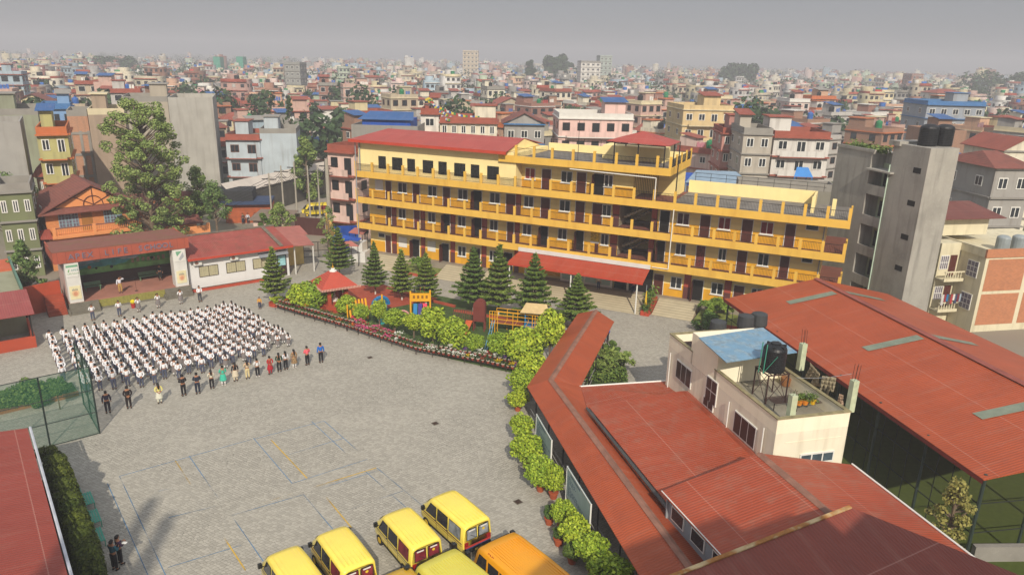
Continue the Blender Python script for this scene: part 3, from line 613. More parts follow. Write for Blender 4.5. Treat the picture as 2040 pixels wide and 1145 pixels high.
# ================================================================ ORANGE HOUSE
OH = Fr(G(88, 424, 6.7), 41)
def frame_window(fr, par, u0, u1, z0, z1, v, fm, nx=2, ny=1, pane=None, fw=.07, out=.06):
    b = MB(fr); b.box(u0, u1, v - out, v + .02, z0, z1); w_ = b.build('window', [fm], par)
    b = MB(fr)
    for i in range(nx):
        for j in range(ny):
            a = u0 + fw + (u1 - u0 - fw) * i / nx; c = u0 + (u1 - u0 - fw) * (i + 1) / nx; e = z0 + fw + (z1 - z0 - fw) * j / ny; f_ = z0 + (z1 - z0 - fw) * (j + 1) / ny
            b.box(a, c, v - out - .012, v - out - .002, e, f_)
    b.build('pane', [pane or GLS], w_); return w_
oh = thing('orange_house', 'orange house with big gable, timber tracery and balustraded balcony behind the stage', 'house', OH.pt(4.5, 0, 0))
ORW = M('orange_wall', '#d08243', .8, .1, 1, 'brick'); ORP = M('orange_plaster', '#e0935a', .8, .05, 1); TILE = M('brown_red_tile', '#7e4b40', .85, .12, 2, 'tile', p=.3, p2='#5c4038')
uR = OH.uz(265, 420, 0)[0]; zE = 6.7
b = MB(OH); b.box(0, uR, 0, 9, 0, zE); b.build('wall', [ORW], oh)
zp = OH.uz(180, 369, -.1)[1]; up = OH.uz(180, 369, -.1)[0]
uL, uRr = -.75, uR + .75
print('orange', uR, zp, up)
b = MB(OH); b.poly([(.9, -.1, zE + .35), (uR - .6, -.1, zE + .35), (up, -.1, zp - .15)]); b.build('gable', [ORP], oh)
b = MB(OH)
b.slab([(uL, -.9, zE - .1), (up, -.45, zp + .12), (up, 9.6, zp + .12), (uL, 9.6, zE - .1)], .12)
b.slab([(uRr, -.9, zE - .1), (uRr, 9.6, zE - .1), (up, 9.6, zp + .12), (up, -.45, zp + .12)], .12)
b.slab([(uL, -.95, zE - .12), (uRr, -.95, zE - .12), (uR - .3, .0, zE + .42), (.6, .0, zE + .42)], .1)
b.build('roof', [TILE], oh)
TIM = M('dark_timber', '#5a2f22', .8, .1)
b = MB(OH); zb_ = zE + .45
b.tube((up, -.15, zb_), (up, -.15, zp - .2), .05, n=5)
pr = [(up + 1.0 * math.cos(a), -.15, zb_ + 1.0 * math.sin(a)) for a in [k * math.pi / 10 for k in range(11)]]; b.path(pr, .05, 5)
for s in (-1, 1): b.tube((up, -.15, zb_), (up + s * 2.3, -.15, zb_ + 1.25), .05, n=5); b.tube((up + s * (uR / 2 - .4), -.15, zb_ - .08), (up, -.15, zp - .18), .06, n=5)
b.tube((.8, -.15, zb_ - .1), (uR - .6, -.15, zb_ - .1), .05, n=5)
b.build('gable_tracery', [TIM], oh)
BLF = M('pale_blue_frame', '#8fb4bf', .6, .1); VPN = M('violet_pane', '#6a6470', .3, .4, 3)
for x0, x1, y0, y1 in ((117, 157, 426, 452), (207, 243, 417, 442)):
    ym = (y0 + y1) / 2; a = OH.uz(x0, ym + 2, 0); c = OH.uz(x1, ym - 2, 0)
    zt = OH.uz(x0, y0, 0)[1]; zl = zt - 1.6
    for k in range(3):
        w3 = (c[0] - a[0]) / 3; frame_window(OH, oh, a[0] + k * w3, a[0] + (k + 1) * w3 - .04, zl, zt, -.02, BLF, 2, 4, VPN, .05)
a = OH.uz(163, 440, 0)[0]; c = OH.uz(184, 436, 0)[0]; zt = OH.uz(170, 421, 0)[1]
b = MB(OH); b.box(a, c, -.04, .02, zt - 2.2, zt); b.build('door', [M('brown_shutter', '#9a6a30', .7, .1)], oh)
zf = zt - 2.25
b = MB(OH); b.box(.2, uR + .4, -1.6, 0, zf - .25, zf, 0); b.box(.2, uR + .4, -1.62, -1.5, zf - .1, zf + .16, 0)
for u in (.25, uR * .47, uR + .05): b.box(u, u + .32, -1.66, -1.34, zf - .15, zf + 1.05, 0)
b.box(.3, uR + .3, -1.58, -1.46, zf + .88, zf + .98, 1); b.build('balcony', [ORP, ROOFT], oh)
for k in range(int(uR / .2)):
    u = .6 + k * .2
    if u < uR and abs(u - uR * .5) > .2: b = MB(OH); b.lathe((u, -1.52, zf + .16), [(.035, 0), (.06, .2), (.03, .4), (.05, .72)], 5, cap=False); b.build('baluster', [ORP], oh)
b = MB(OH); b.slab([(-.9, -1.2, zf - .1), (.2, -1.4, zf - .15), (.2, 0, zf + .7), (-.9, 0, zf + .6)], .08); b.build('side_awning', [M('red_tin', '#8f4336', .8, .15, 1, 'corr')], oh)
lf = Fr(OH.pt(0, 0), math.degrees(OH.az) + 90)
for k in range(3):
    b = MB(OH); z = 1.4 + k * 2.3; b.box(-.06, .0, 1.2, 2.4, z, z + 1.2); b.build('window', [WHITE], oh)
# right wing with round window gable and lower tiled roofs, behind the tall tree
b = MB(OH); b.box(uR + .2, uR + 7.8, 2.5, 9, 0, 6.3); b.build('side_wing', [ORP], oh)
b = MB(OH); b.slab([(uR, 1.2, 5.6), (uR + 8.4, 1.2, 5.4), (uR + 8.4, 4.5, 6.9), (uR, 4.5, 7.1)], .12); b.slab([(uR + 2, -1.0, 3.9), (uR + 7.6, -1.0, 3.8), (uR + 7.6, 2.4, 4.9), (uR + 2, 2.4, 4.9)], .12); b.slab([(uR, 4.5, 7.1), (uR + 8.4, 4.5, 6.9), (uR + 8.4, 9.5, 5.6), (uR, 9.5, 5.6)], .12)
b.build('side_roof', [TILE], oh)
b = MB(OH); b.box(uR + 4.8, uR + 8.0, -2.0, -1.85, 2.4, 3.6); b.box(uR + 7.7, uR + 8.0, -2.02, -1.6, 2.3, 3.8); b.build('balcony', [ORP], oh)
# ================================================================ VEGETATION
RNG = np.random.default_rng(11)
def leaf_mesh(name, cen, nrm, size, mats, rng=RNG, asp=1.6, extra=None):
    """one small bent quad per centre; nrm = preferred facing"""
    n = len(cen); r = rng.normal(size=(n, 3)); nv = nrm + r * .55; nv /= np.linalg.norm(nv, axis=1)[:, None]
    t = np.cross(nv, rng.normal(size=(n, 3))); t /= np.linalg.norm(t, axis=1)[:, None]; bt = np.cross(nv, t)
    s = (size * rng.uniform(.6, 1.25, n))[:, None]
    P = np.stack([cen - t * s * asp * .5, cen - bt * s * .5 + nv * s * .12, cen + t * s * asp * .5, cen + bt * s * .5 + nv * s * .12], 1).reshape(-1, 3)
    me = bpy.data.meshes.new(name); me.vertices.add(4 * n); me.vertices.foreach_set('co', P.astype('f').ravel())
    me.loops.add(4 * n); me.loops.foreach_set('vertex_index', np.arange(4 * n, dtype='i')); me.polygons.add(n)
    me.polygons.foreach_set('loop_start', np.arange(0, 4 * n, 4, dtype='i')); me.materials.append(mats); me.update(calc_edges=True); return me
def blob_cloud(n, blobs, rng=RNG, inner=.35):
    """points over the skins of many lumps; blobs=[(x,y,z,r,squash)]"""
    b = np.array([x[:5] for x in blobs], float); wt = b[:, 3] ** 2; k = rng.choice(len(b), n, p=wt / wt.sum())
    d = rng.normal(size=(n, 3)); d /= np.linalg.norm(d, axis=1)[:, None]
    rr = b[k, 3] * np.where(rng.random(n) < inner, rng.uniform(.45, .95, n), rng.uniform(.9, 1.08, n))
    p = d * rr[:, None]; p[:, 2] *= b[k, 4]; return b[k, :3] + p, d + np.array([0, 0, .35])
LIME = M('lime_foliage', '#8aa32a', .6, .25, 1.5, 'leaf', p='#5a7a1c', p2='#b6c440')
GREENF = M('green_foliage', '#4d6a2c', .65, .25, 1.2, 'leaf', p='#30491f', p2='#72873f')
PINEF = M('pine_foliage', '#566f30', .7, .2, 1.5, 'leaf', p='#35501f', p2='#86953f')
DARKF = M('dark_foliage', '#31482a', .7, .25, 1, 'leaf', p='#22351d', p2='#4a6038'); CYPF = M('cypress_foliage', '#46551c', .75, .25, 1.5, 'leaf', p='#2a370f', p2='#66702a')
PALMF = M('palm_foliage', '#6f8c34', .6, .2, 2, 'leaf', p='#4b6a22', p2='#93a548')
BARK = M('bark', '#6d5d4c', .95, .25, 4); WTRUNK = M('whitewashed_bark', '#c9c6bd', .9, .06)
def crown_round(seed, R=1.0, n=3000, leaf=.12, flat=.86):
    r = np.random.default_rng(seed); B = []
    for i in range(26):
        z = 1 - 2 * (i + .5) / 26; a = i * 2.4; q = math.sqrt(1 - z * z); k_ = r.uniform(.5, .82); B.append((q * math.cos(a) * k_ * R, q * math.sin(a) * k_ * R, z * k_ * .97 * R * flat, R * r.uniform(.2, .42), r.uniform(.75, 1)))
    p, d = blob_cloud(n, B, r); return leaf_mesh('crown', p, d, leaf, LIME, r)
RT_CROWNS = [crown_round(s) for s in range(1, 8)]
def round_tree(px, py, zc, wpx, hk, label, group, base=None, potted=False, mat=None, trunk=.06):
    c = G(px, py, zc); D = (c - CAMP).length; R = wpx / 2 / (FPX / D) * (1.2 if potted else 1.1)
    b0 = Vector((c.x, c.y, 0)); t = thing('round_tree' if not potted else 'potted_tree', label, 'tree', b0, random.random() * 6, group)
    me = random.choice(RT_CROWNS); o = bpy.data.objects.new('crown', me); COL.objects.link(o); o.parent = t; o.location = (0, 0, zc); o.scale = (R * random.uniform(.92, 1.1), R * random.uniform(.92, 1.1), R * hk * random.uniform(.92, 1.08))
    o.rotation_euler = (random.uniform(-.2, .2), random.uniform(-.2, .2), random.random() * 6)
    if mat: o.material_slots[0].link = 'OBJECT'; o.material_slots[0].material = mat
    z0 = .35 if potted else 0; b = MB(); b.tube((0, 0, z0), (.03, .02, zc - R * hk * .4), trunk * 1.2, trunk, 7)
    for k in range(4):
        a = k * 1.6; b.tube((.02, .02, zc - R * hk * .75), (math.cos(a) * R * .5, math.sin(a) * R * .5, zc), trunk * .6, trunk * .25, 5)
    b.build('trunk', [BARK], t, world=False)
    if potted:
        b = MB(); b.lathe((0, 0, 0), [(.19, 0), (.27, .36), (.3, .37), (.3, .43), (.24, .43), (.22, .38)], 14); b.build('pot', [M('terracotta', '#a4512f', .85, .12)], t, world=False)
    return t
gt = [(600, 586, 1.9, 50, .95, 'left one of the two lime trees left of the shrine'), (632, 583, 2.0, 58, 1.0, 'right one of the two lime trees left of the shrine'), (690, 606, 1.5, 44, .9, 'lime tree in front of the shrine steps'),
 (719, 621, 1.4, 34, .9, 'small lime tree just right of the shrine steps'), (755, 615, 1.9, 31, 1.35, 'slim tall lime tree left of the yellow slide frame'), (786, 632, 1.6, 46, .85, 'wide lime tree under the blue plastic climbing frame'),
 (824, 640, 1.9, 36, .95, 'small round lime tree on a thin pale stem below the yellow frame'), (862, 640, 2.2, 60, 1.0, 'left one of the big joined lime trees in mid garden'), (905, 661, 2.0, 60, .95, 'right one of the big joined lime trees in mid garden'),
 (946, 682, 1.4, 36, 1.0, 'small lime tree left of the light blue ladder'), (994, 684, 1.9, 46, 1.15, 'lime tree right of the light blue ladder'), (1043, 682, 2.2, 74, 1.0, 'largest spreading lime tree near the right end of the racks'), (1097, 652, 2.9, 60, 1.4, 'tall upright lime tree beside the bend of the red walkway roof')]
for x, y, z, w_, h, l in gt: round_tree(x, y, z, w_, h, l + ', in the garden', 'round lime green trees in the garden', trunk=.07)
pt_ = [(1058, 733, 1.6, 58, 1.0, 'first and farthest potted tree below the garden corner'), (1040, 757, 1.4, 48, .9, 'second potted tree touching the walkway corner'), (1032, 792, 1.0, 44, .8, 'low dark potted tree at the corner of the walkway'),
 (1038, 845, 1.4, 46, .95, 'potted tree left of the first white information board'), (1050, 888, 1.3, 56, .9, 'wide potted tree just below the first information board'), (1078, 935, 1.4, 56, .9, 'potted tree between the two information boards, left half'), (1104, 952, 1.3, 44, 1.1, 'ragged potted tree between the two information boards, right half'),
 (1122, 1016, 1.3, 42, .95, 'potted tree at the left foot of the second information board'), (1148, 1052, 1.4, 58, .95, 'bushy potted tree in front of the second information board'), (1183, 1090, 1.4, 56, .9, 'potted tree just right of the orange bus roof'), (1213, 1132, 1.4, 68, .9, 'nearest potted tree at the bottom edge beside the orange bus')]
for i, (x, y, z, w_, h, l) in enumerate(pt_): round_tree(x, y, z, w_, h, l, 'potted lime trees along the covered walkway', potted=True, trunk=.035, mat=None)
for x, y, s, l in ((1095, 1019, 22, 'small bush in a terracotta pot, farthest of three beside the lime trees'), (1114, 1060, 22, 'small bush in a terracotta pot, middle one of three beside the lime trees'), (1141, 1095, 32, 'reddish flowering bush in a terracotta pot, nearest of three by the bus')):
    round_tree(x, y, .75, s, .9, l, 'small potted bushes by the lime trees', potted=True, trunk=.02, mat=GREENF)
def norfolk(seed, Hh=6.0, R=1.75):
    r = np.random.default_rng(seed); C = []; N_ = []; b = MB(); b.tube((0, 0, .0), (0, 0, .45), .085, .08, 7, 1); b.tube((0, 0, .45), (0, 0, Hh), .08, .015, 7, 0)
    z0 = 1.25; z = z0
    while z < Hh - .1:
        f = (z - z0) / (Hh - z0); rad = R * (1 - f) ** 1.12 * (.55 + .45 * min(1, (f + .1) / .22)) + .08; nb = 8 if f < .75 else 6
        a0 = r.uniform(0, 6)
        for k in range(nb):
            a = a0 + k * 2 * math.pi / nb + r.uniform(-.15, .15); L_ = rad * r.uniform(.72, 1.16); dx, dy = math.cos(a), math.sin(a); pz = 0
            tip = (dx * L_, dy * L_, z + .10 * L_); b.tube((0, 0, z), tip, .022, .006, 4, 0, False)
            m = int(18 + L_ * 82)
            t = r.uniform(.12, 1, m) ** .8; side = r.uniform(-1, 1, m) * (.16 + .34 * (1 - t)) * min(1, L_) * .8
            P = np.stack([dx * L_ * t - dy * side, dy * L_ * t + dx * side, z + .10 * L_ * t - .05 * np.abs(side) + r.normal(0, .022, m) + .12 * t ** 2], 1)
            C.append(P); N_.append(np.tile([dx * .2, dy * .2, 1.0], (m, 1)))
        z += (.50 if f < .5 else .40) * (1 - .25 * f)
    m = 70; C.append(np.stack([r.normal(0, .07, m), r.normal(0, .07, m), r.uniform(Hh - .8, Hh + .05, m)], 1)); N_.append(np.tile([0, 0, .4], (m, 1)))
    return leaf_mesh('crown', np.concatenate(C), np.concatenate(N_), .115, PINEF, r, 2.4), b.mesh('trunk', [BARK, WTRUNK])
NF = [norfolk(s) for s in (21, 22, 23)]
for i, (bx, by, tx, ty, wpx, l) in enumerate([(549, 603, 545, 492, 62, 'pine in front of the white office, leftmost of the row'), (677, 553, 671, 452, 62, 'pine standing right behind the shrine roof'), (748, 588, 741, 482, 56, 'pine right of the shrine, third from the left'), (801, 599, 793, 497, 60, 'slim pine between the shrine and the yellow slide frame'),
  (849, 610, 851, 503, 62, 'pine just above the yellow slide frame'), (943, 622, 940, 493, 84, 'broad pine left of the joined pair'), (993, 630, 990, 487, 84, 'tall broad pine in the middle of the garden row'), (1062, 645, 1070, 505, 92, 'broadest pine in front of the red entrance canopy'), (1146, 655, 1157, 547, 92, 'rightmost pine touching the end of the red walkway roof')]):
    B0 = G(bx, by); h = HT(B0, tx, ty); D = (B0 - CAMP).length; R = wpx / 2 / (FPX / D) * 1.1
    t = thing('norfolk_pine', 'dark green tiered ' + l, 'tree', B0, random.random() * 6, 'tiered pines in front of the school')
    for nm, me in zip(('crown', 'trunk'), NF[i % 3]):
        o = bpy.data.objects.new(nm, me); COL.objects.link(o); o.parent = t; o.scale = (R / 1.75, R / 1.75, h / 6.0) if nm == 'crown' else (1, 1, h / 6.0)
def loose_tree(name, label, base, Hh, R, seed, mat, n=5000, leaf=.22, clumps=46, lo=.22, cat='tree', gap=.5, shape=1.0, group=None, oval=False):
    r = np.random.default_rng(seed); t = thing(name, label, cat, base, 0, group); b = MB(); b.tube((0, 0, -.2), (0, 0, Hh * .5), R * .06 + .08, R * .035 + .05, 8); b.tube((0, 0, Hh * .5), (0, 0, Hh * .93), R * .035 + .05, .03, 6); B = []
    for k in range(clumps):
        f = (k + .5) / clumps; z = Hh * (lo + (1 - lo) * f); pr = math.sin(math.pi * min(1, (.12 + f * .86))) ** .6 * (1 if f < .6 else (1 - (f - .6) * 1.3 * shape)); a = r.uniform(0, 6.28)
        if oval: pr = math.sqrt(max(.02, 1 - abs((f - .42) / .62) ** 2.6))
        q = R * max(.12, pr) * (r.uniform(.2, 1.0) ** .6 if oval else r.uniform(.35, .92))
        c = (q * math.cos(a), q * math.sin(a), z); B.append((*c, R * (r.uniform(.08, .15) if oval else r.uniform(.16, .30)), r.uniform(.6, 1.0)))
        zs = z - q * r.uniform(.5, .9); b.tube((0, 0, max(Hh * .12, zs)), c, .05 + R * .008, .015, 5, cap=False)
    b.build('trunk', [BARK], t, world=False); p, d = blob_cloud(n, B, r, gap); o = bpy.data.objects.new('crown', leaf_mesh('crown', p, d, leaf, mat, r)); COL.objects.link(o); o.parent = t; return t
def tree_px(name, label, px, ptop, pbot, wpx, D, seed, mat, **k):
    base = AT(px, pbot, D); base.z = 0; top = AT(px, ptop, D).z; R = wpx / 2 / (FPX / math.hypot(D, 20)); return loose_tree(name, label, base, top, R, seed, mat, **k)
OLIVEF = M('olive_foliage', '#647b3c', .7, .25, 1, 'leaf', p='#44602a', p2='#8b9c58')
tree_px('tall_tree', 'tall loose leafed tree rising between the orange house and the grey concrete wall', 306, 205, 470, 136, 93, 5, M('tall_tree_foliage', '#75894a', .7, .2, 1, 'leaf', p='#566f36', p2='#9dac68'), n=24000, leaf=.18, clumps=230, lo=.16, gap=.3, oval=True)
tree_px('spreading_tree', 'dark bushy tree right of the tall tree, behind the white office roof', 405, 335, 480, 62, 100, 6, OLIVEF, n=4500, leaf=.18, clumps=60, lo=.35)
tree_px('garden_tree', 'thin loose tree with bare stem behind the office roof, right of the dark bushy tree', 437, 365, 500, 60, 97, 16, OLIVEF, n=2600, leaf=.17, clumps=36, lo=.5)
tree_px('roadside_tree', 'leafy tree at the left edge in front of the olive green house', 24, 356, 480, 112, G(28, 520).to_2d().length, 7, OLIVEF, n=8000, leaf=.17, clumps=60, lo=.5)
tree_px('wall_shrub_tree', 'green bushy tree behind the red yard wall left of the stage', 62, 478, 600, 50, G(64, 596).to_2d().length, 8, OLIVEF, n=3600, leaf=.17, clumps=60, lo=.1, gap=.4)
tree_px('shrub', 'dark shrub at the left stage pillar above the red yard wall', 98, 556, 605, 28, G(100, 604).to_2d().length, 9, GREENF, n=1400, leaf=.13, clumps=24, lo=.1)
tree_px('bamboo_clump', 'feathery bamboo like clump behind the right end of the office roof', 562, 408, 490, 70, 92, 10, OLIVEF, n=3600, leaf=.2, clumps=50, lo=.05, gap=.6)
tree_px('leafy_bush', 'leafy bush behind the office roof left of the bamboo clump', 528, 428, 480, 44, 89, 26, GREENF, n=1500, leaf=.2, clumps=24, lo=.1, gap=.6)
tree_px('climbing_shrub', 'sparse pale shrub in front of the narrow pink house', 655, 412, 470, 44, 90, 12, OLIVEF, n=500, leaf=.2, clumps=22, lo=.2)
tree_px('far_leafy_tree', 'bright leafy tree between the pale blue house and the narrow pink house', 612, 278, 360, 66, 128, 13, OLIVEF, n=3500, leaf=.35, clumps=40, lo=.1)
tree_px('slender_conifer', 'dark slender conifer standing among the houses above the pale blue house', 582, 192, 300, 22, 160, 14, DARKF, n=1800, leaf=.4, clumps=40, lo=.1)
tree_px('terrace_tree', 'tree behind the blue rooftop shed near the red school roof', 822, 232, 300, 26, 140, 15, GREENF, n=900, leaf=.4, clumps=20, lo=.4)
def palm(label, base, Hh, R, nf, seed, stem=True, mat=PALMF, name='palm'):
    r = np.random.default_rng(seed); t = thing(name, label, 'palm' if name == 'palm' else 'plant', base); b = MB()
    if stem: b.tube((0, 0, 0), (0, 0, Hh * .45), .12, .09, 8); b.build('trunk', [BARK], t, world=False)
    C = []; N_ = []
    for k in range(nf):
        a = r.uniform(0, 6.28); up = r.uniform(.25, 1.3); L_ = R * r.uniform(.8, 1.1); m = 70; s = np.linspace(0.05, 1, m); out = L_ * np.sin(s * 1.3) * math.cos(up * .8); zz = Hh * .42 + L_ * (math.sin(up) * s - .55 * s ** 2.2)
        sd = r.uniform(-1, 1, m) * .17 * np.sin(s * 3) * R * .5; C.append(np.stack([math.cos(a) * out - math.sin(a) * sd, math.sin(a) * out + math.cos(a) * sd, zz], 1)); N_.append(np.tile([0, 0, 1.0], (m, 1)))
    o = bpy.data.objects.new('crown', leaf_mesh('crown', np.concatenate(C), np.concatenate(N_), .13 * R / 1.5, mat, r, 3.2)); COL.objects.link(o); o.parent = t; return t
palm('fan shaped young palm on the small lawn in front of the yellow school', FA.pt(9.6, -1.6, .1), 2.6, 1.9, 18, 31)
palm('short palm beside the second pale ramp, partly behind the big red hall roof', G(1424, 640), 3.0, 2.2, 20, 32)
palm('arching palm in the triangular bed beside the red walkway', G(1222, 748), 2.4, 2.3, 16, 33, mat=OLIVEF)
loose_tree('shrub', 'dense dark shrub on the triangular bed beside the red walkway', G(1216, 722), 1.9, .9, 41, GREENF, 1600, .13, 22, .1)
loose_tree('shrub', 'round dark shrub right of the second pale ramp near the hall', G(1408, 662), 2.0, 1.5, 42, GREENF, 2200, .15, 26, .1)
# ================================================================ POTTED FLOWERS ON THE RACKS
FRONT = [G(548, 617), G(692, 660), G(830, 706), G(960, 731), G(1035, 748)]
def along(P, s):
    L = [(b - a).length for a, b in zip(P, P[1:])]; T = sum(L); d = s * T
    for (a, b), l in zip(zip(P, P[1:]), L):
        if d <= l: return a.lerp(b, d / l), (b - a).normalized()
        d -= l
    return P[-1], (P[-1] - P[-2]).normalized()
IRON = M('rack_iron', '#3a2420', .7, .2, 3)
for seg in range(4):
    a, b_ = FRONT[seg], FRONT[seg + 1]; d = (b_ - a).normalized(); fr = Fr(a, math.degrees(math.atan2(d.y, d.x))); Ls = (b_ - a).length - .12
    t = thing('flower_rack', ['two-step iron flower rack at the shrine end of the row', 'two-step iron flower rack below the small lime trees', 'two-step iron flower rack below the big joined lime trees', 'two-step iron flower rack at the walkway end of the row'][seg], 'plant rack', a, 0, 'iron flower racks round the garden')
    for v, z in ((0, .42), (.42, .74)):
        b = MB(fr)
        for k in range(3): b.box(0, Ls, v + k * .09, v + k * .09 + .05, z - .03, z)
        b.build('shelf', [IRON], t)
    n = int(Ls / 1.6) + 2
    for k in range(n):
        u = Ls * k / (n - 1); b = MB(fr); b.box(u - .02, u + .02, 0, .03, 0, .42); b.box(u - .02, u + .02, .55, .58, 0, .74); b.box(u - .018, u + .018, 0, .57, .36, .39); b.build('leg', [IRON], t)
def pot_kind(name, foliage, flower, seed):
    r = np.random.default_rng(seed); b = MB(); b.lathe((0, 0, 0), [(.085, 0), (.125, .17)], 10, 0); rim = MB(); rim.lathe((0, 0, .17), [(.14, 0), (.142, .05), (.11, .05)], 10, 0)
    P = r.normal(size=(46, 3)) * (.085, .085, .06) + (0, 0, .30); f = leaf_mesh('foliage', P, np.tile([0, 0, 1.0], (46, 1)), .075, foliage, r)
    fl = None
    if flower: Q = r.normal(size=(42, 3)) * (.12, .12, .05) + (0, 0, .38); fl = leaf_mesh('flowers', Q, np.tile([0, 0, 1.5], (42, 1)), .10, flower, r, 1.1)
    return b.mesh('pot', [M('terracotta_red', '#8f3d2c', .8, .15)]), rim.mesh('rim', [M('pot_rim_white', '#b5aa9c', .7, .15)]), f, fl
def fmat(n, c): return M('petal_' + n, c, .7, .15, 20)
KINDS = {'green leaves': pot_kind('g', GREENF, None, 1), 'dark leaves': pot_kind('k', DARKF, None, 2), 'pink flowers': pot_kind('p', GREENF, fmat('pink', '#c9517c'), 3), 'white flowers': pot_kind('w', GREENF, fmat('white', '#d9d8cc'), 4), 'yellow flowers': pot_kind('y', GREENF, fmat('yellow', '#dbb91c'), 5), 'orange flowers': pot_kind('o', GREENF, fmat('orange', '#c9621f'), 6), 'red flowers': pot_kind('r', GREENF, fmat('red', '#a92f38'), 7), 'purple flowers': pot_kind('u', GREENF, fmat('purple', '#6a3d86'), 8)}
NW = ['first', 'second', 'third', 'fourth', 'fifth', 'sixth', 'seventh', 'eighth', 'ninth', 'tenth', 'eleventh', 'twelfth', 'thirteenth', 'fourteenth', 'fifteenth', 'sixteenth', 'seventeenth', 'eighteenth', 'nineteenth', 'twentieth', 'twenty-first', 'twenty-second', 'twenty-third', 'twenty-fourth', 'twenty-fifth']
def nth(i): return NW[i] if i < len(NW) else str(i + 1) + 'th'
for row, (v, z) in enumerate(((.12, .42), (.54, .74))):
    n = 62; cnt = {}
    for k in range(n):
        s = (k + .5) / n; p, d = along(FRONT, s); nn = Vector((-d.y, d.x, 0)); r = random.random()
        if .38 < s < .55: kd = 'pink flowers' if r < .6 else 'green leaves' if r < .8 else 'red flowers'
        elif s <= .38: kd = 'green leaves' if r < .62 else 'orange flowers' if r < .74 else 'dark leaves'
        elif s > .8: kd = 'yellow flowers' if r < .2 else 'white flowers' if r < .35 else 'red flowers' if r < .5 else 'purple flowers' if r < .6 else 'dark leaves'
        else: kd = 'white flowers' if r < .3 else 'green leaves' if r < .7 else 'dark leaves'
        cnt[kd] = cnt.get(kd, 0) + 1
        loc = p + nn * v + d * random.uniform(-.05, .05); loc.z = z
        t = thing('potted_plant', f"small red pot with {kd} on the {'lower' if row == 0 else 'upper'} rack shelf, {nth(cnt[kd] - 1)} such from the left", 'potted plant', loc, random.random() * 6, 'potted flowers on the iron racks')
        sc = random.uniform(.9, 1.25)
        for nm, me in zip(('pot', 'rim', 'foliage', 'flowers'), KINDS[kd]):
            if me is None: continue
            o = bpy.data.objects.new(nm, me); COL.objects.link(o); o.parent = t; o.scale = (sc,) * 3
# low plants in the garden bed behind the racks
r = np.random.default_rng(77); P = []
for k in range(2600):
    s = r.random(); p, d = along(FRONT, s); nn = Vector((-d.y, d.x, 0)); q = p + nn * r.uniform(.9, 1.9); P.append((q.x, q.y, .1 + r.random() * (.55 if s < .45 else .22)))
o = bpy.data.objects.new('ground_cover', leaf_mesh('ground_cover', np.array(P), np.tile([0, 0, 1.0], (len(P), 1)), .15, OLIVEF, r)); COL.objects.link(o); tag(o, 'low green ground cover behind the flower racks', 'ground cover', None, 'stuff')
# ================================================================ SHRINE
SH = Fr(G(676, 626), 33); SRED = M('shrine_red', '#a3442c', .75, .1, 1); STILE = M('shrine_tile', '#b04a38', .75, .1, 2, 'tile', p=.22, p2='#a04434')
sh = thing('shrine', 'small red shrine with a hipped tiled roof, white frill and golden finial', 'shrine', SH.pt(0, 1.2, 0))
zr = HT(SH.pt(0, 1.2), 676, 566)
b = MB(SH); b.box(-1.5, 1.5, -.3, 2.7, 0, .5, 0); b.box(-1.25, 1.25, 0, 2.4, .5, .95, 0); b.build('plinth', [SRED], sh)
for u in (-1.0, .7):
    for v in (.15, 1.9): b = MB(SH); b.box(u, u + .35, v, v + .35, .95, 2.75); b.build('pillar', [SRED], sh)
b = MB(SH); b.box(-1.0, 1.05, 1.9, 2.2, .95, 2.75); b.box(-1.0, -.85, .5, 1.9, .95, 1.5); b.build('back_wall', [SRED], sh)
b = MB(SH); b.box(-.25, .35, 1.2, 1.7, .95, 1.35, 0); b.lathe((.05, 1.45, 1.35), [(.17, 0), (.2, .18), (.12, .35), (.13, .45), (.1, .58), (.02, .62)], 10, 0); b.build('statue', [WHITE], sh)
b = MB(SH); e = 1.78; zt_, ze = 4.15, 2.85; c = (0, 1.2)
E4 = [(-e, 1.2 - e, ze), (e, 1.2 - e, ze), (e, 1.2 + e, ze), (-e, 1.2 + e, ze)]; K4 = [(-.35, .85, zt_ - .1), (.35, .85, zt_ - .1), (.35, 1.55, zt_ - .1), (-.35, 1.55, zt_ - .1)]
for k in range(4): b.poly([E4[k], E4[(k + 1) % 4], K4[(k + 1) % 4], K4[k]])
b.poly(K4); b.poly([(x, y, z - .08) for x, y, z in E4[::-1]])
rf = b.build('roof', [STILE], sh)
b = MB(SH)
for k in range(26):
    u = -e + .075 + k * .15
    b.box(u - .05, u + .05, 1.2 - e - .02, 1.2 - e + .0, ze - .2, ze + .03); b.box(e, e + .02, 1.2 + u - .05, 1.2 + u + .05, ze - .2, ze + .03); b.box(-e - .02, -e, 1.2 + u - .05, 1.2 + u + .05, ze - .2, ze + .03)
b.build('frill', [M('frill_pink', '#cf9d8c', .7, .1)], rf)
b = MB(SH); b.lathe((0, 1.2, zt_ - .1), [(.36, 0), (.36, .1), (.2, .14), (.2, .3), (.12, .34)], 8, 0); b.build('roof_cap', [WHITE], rf)
b = MB(SH); b.lathe((0, 1.2, zt_ + .24), [(.1, 0), (.13, .12), (.05, .22), (.02, .5)], 8, 0); b.build('finial', [M('gold', '#c99a2a', .35, .1, metal=.7)], rf)
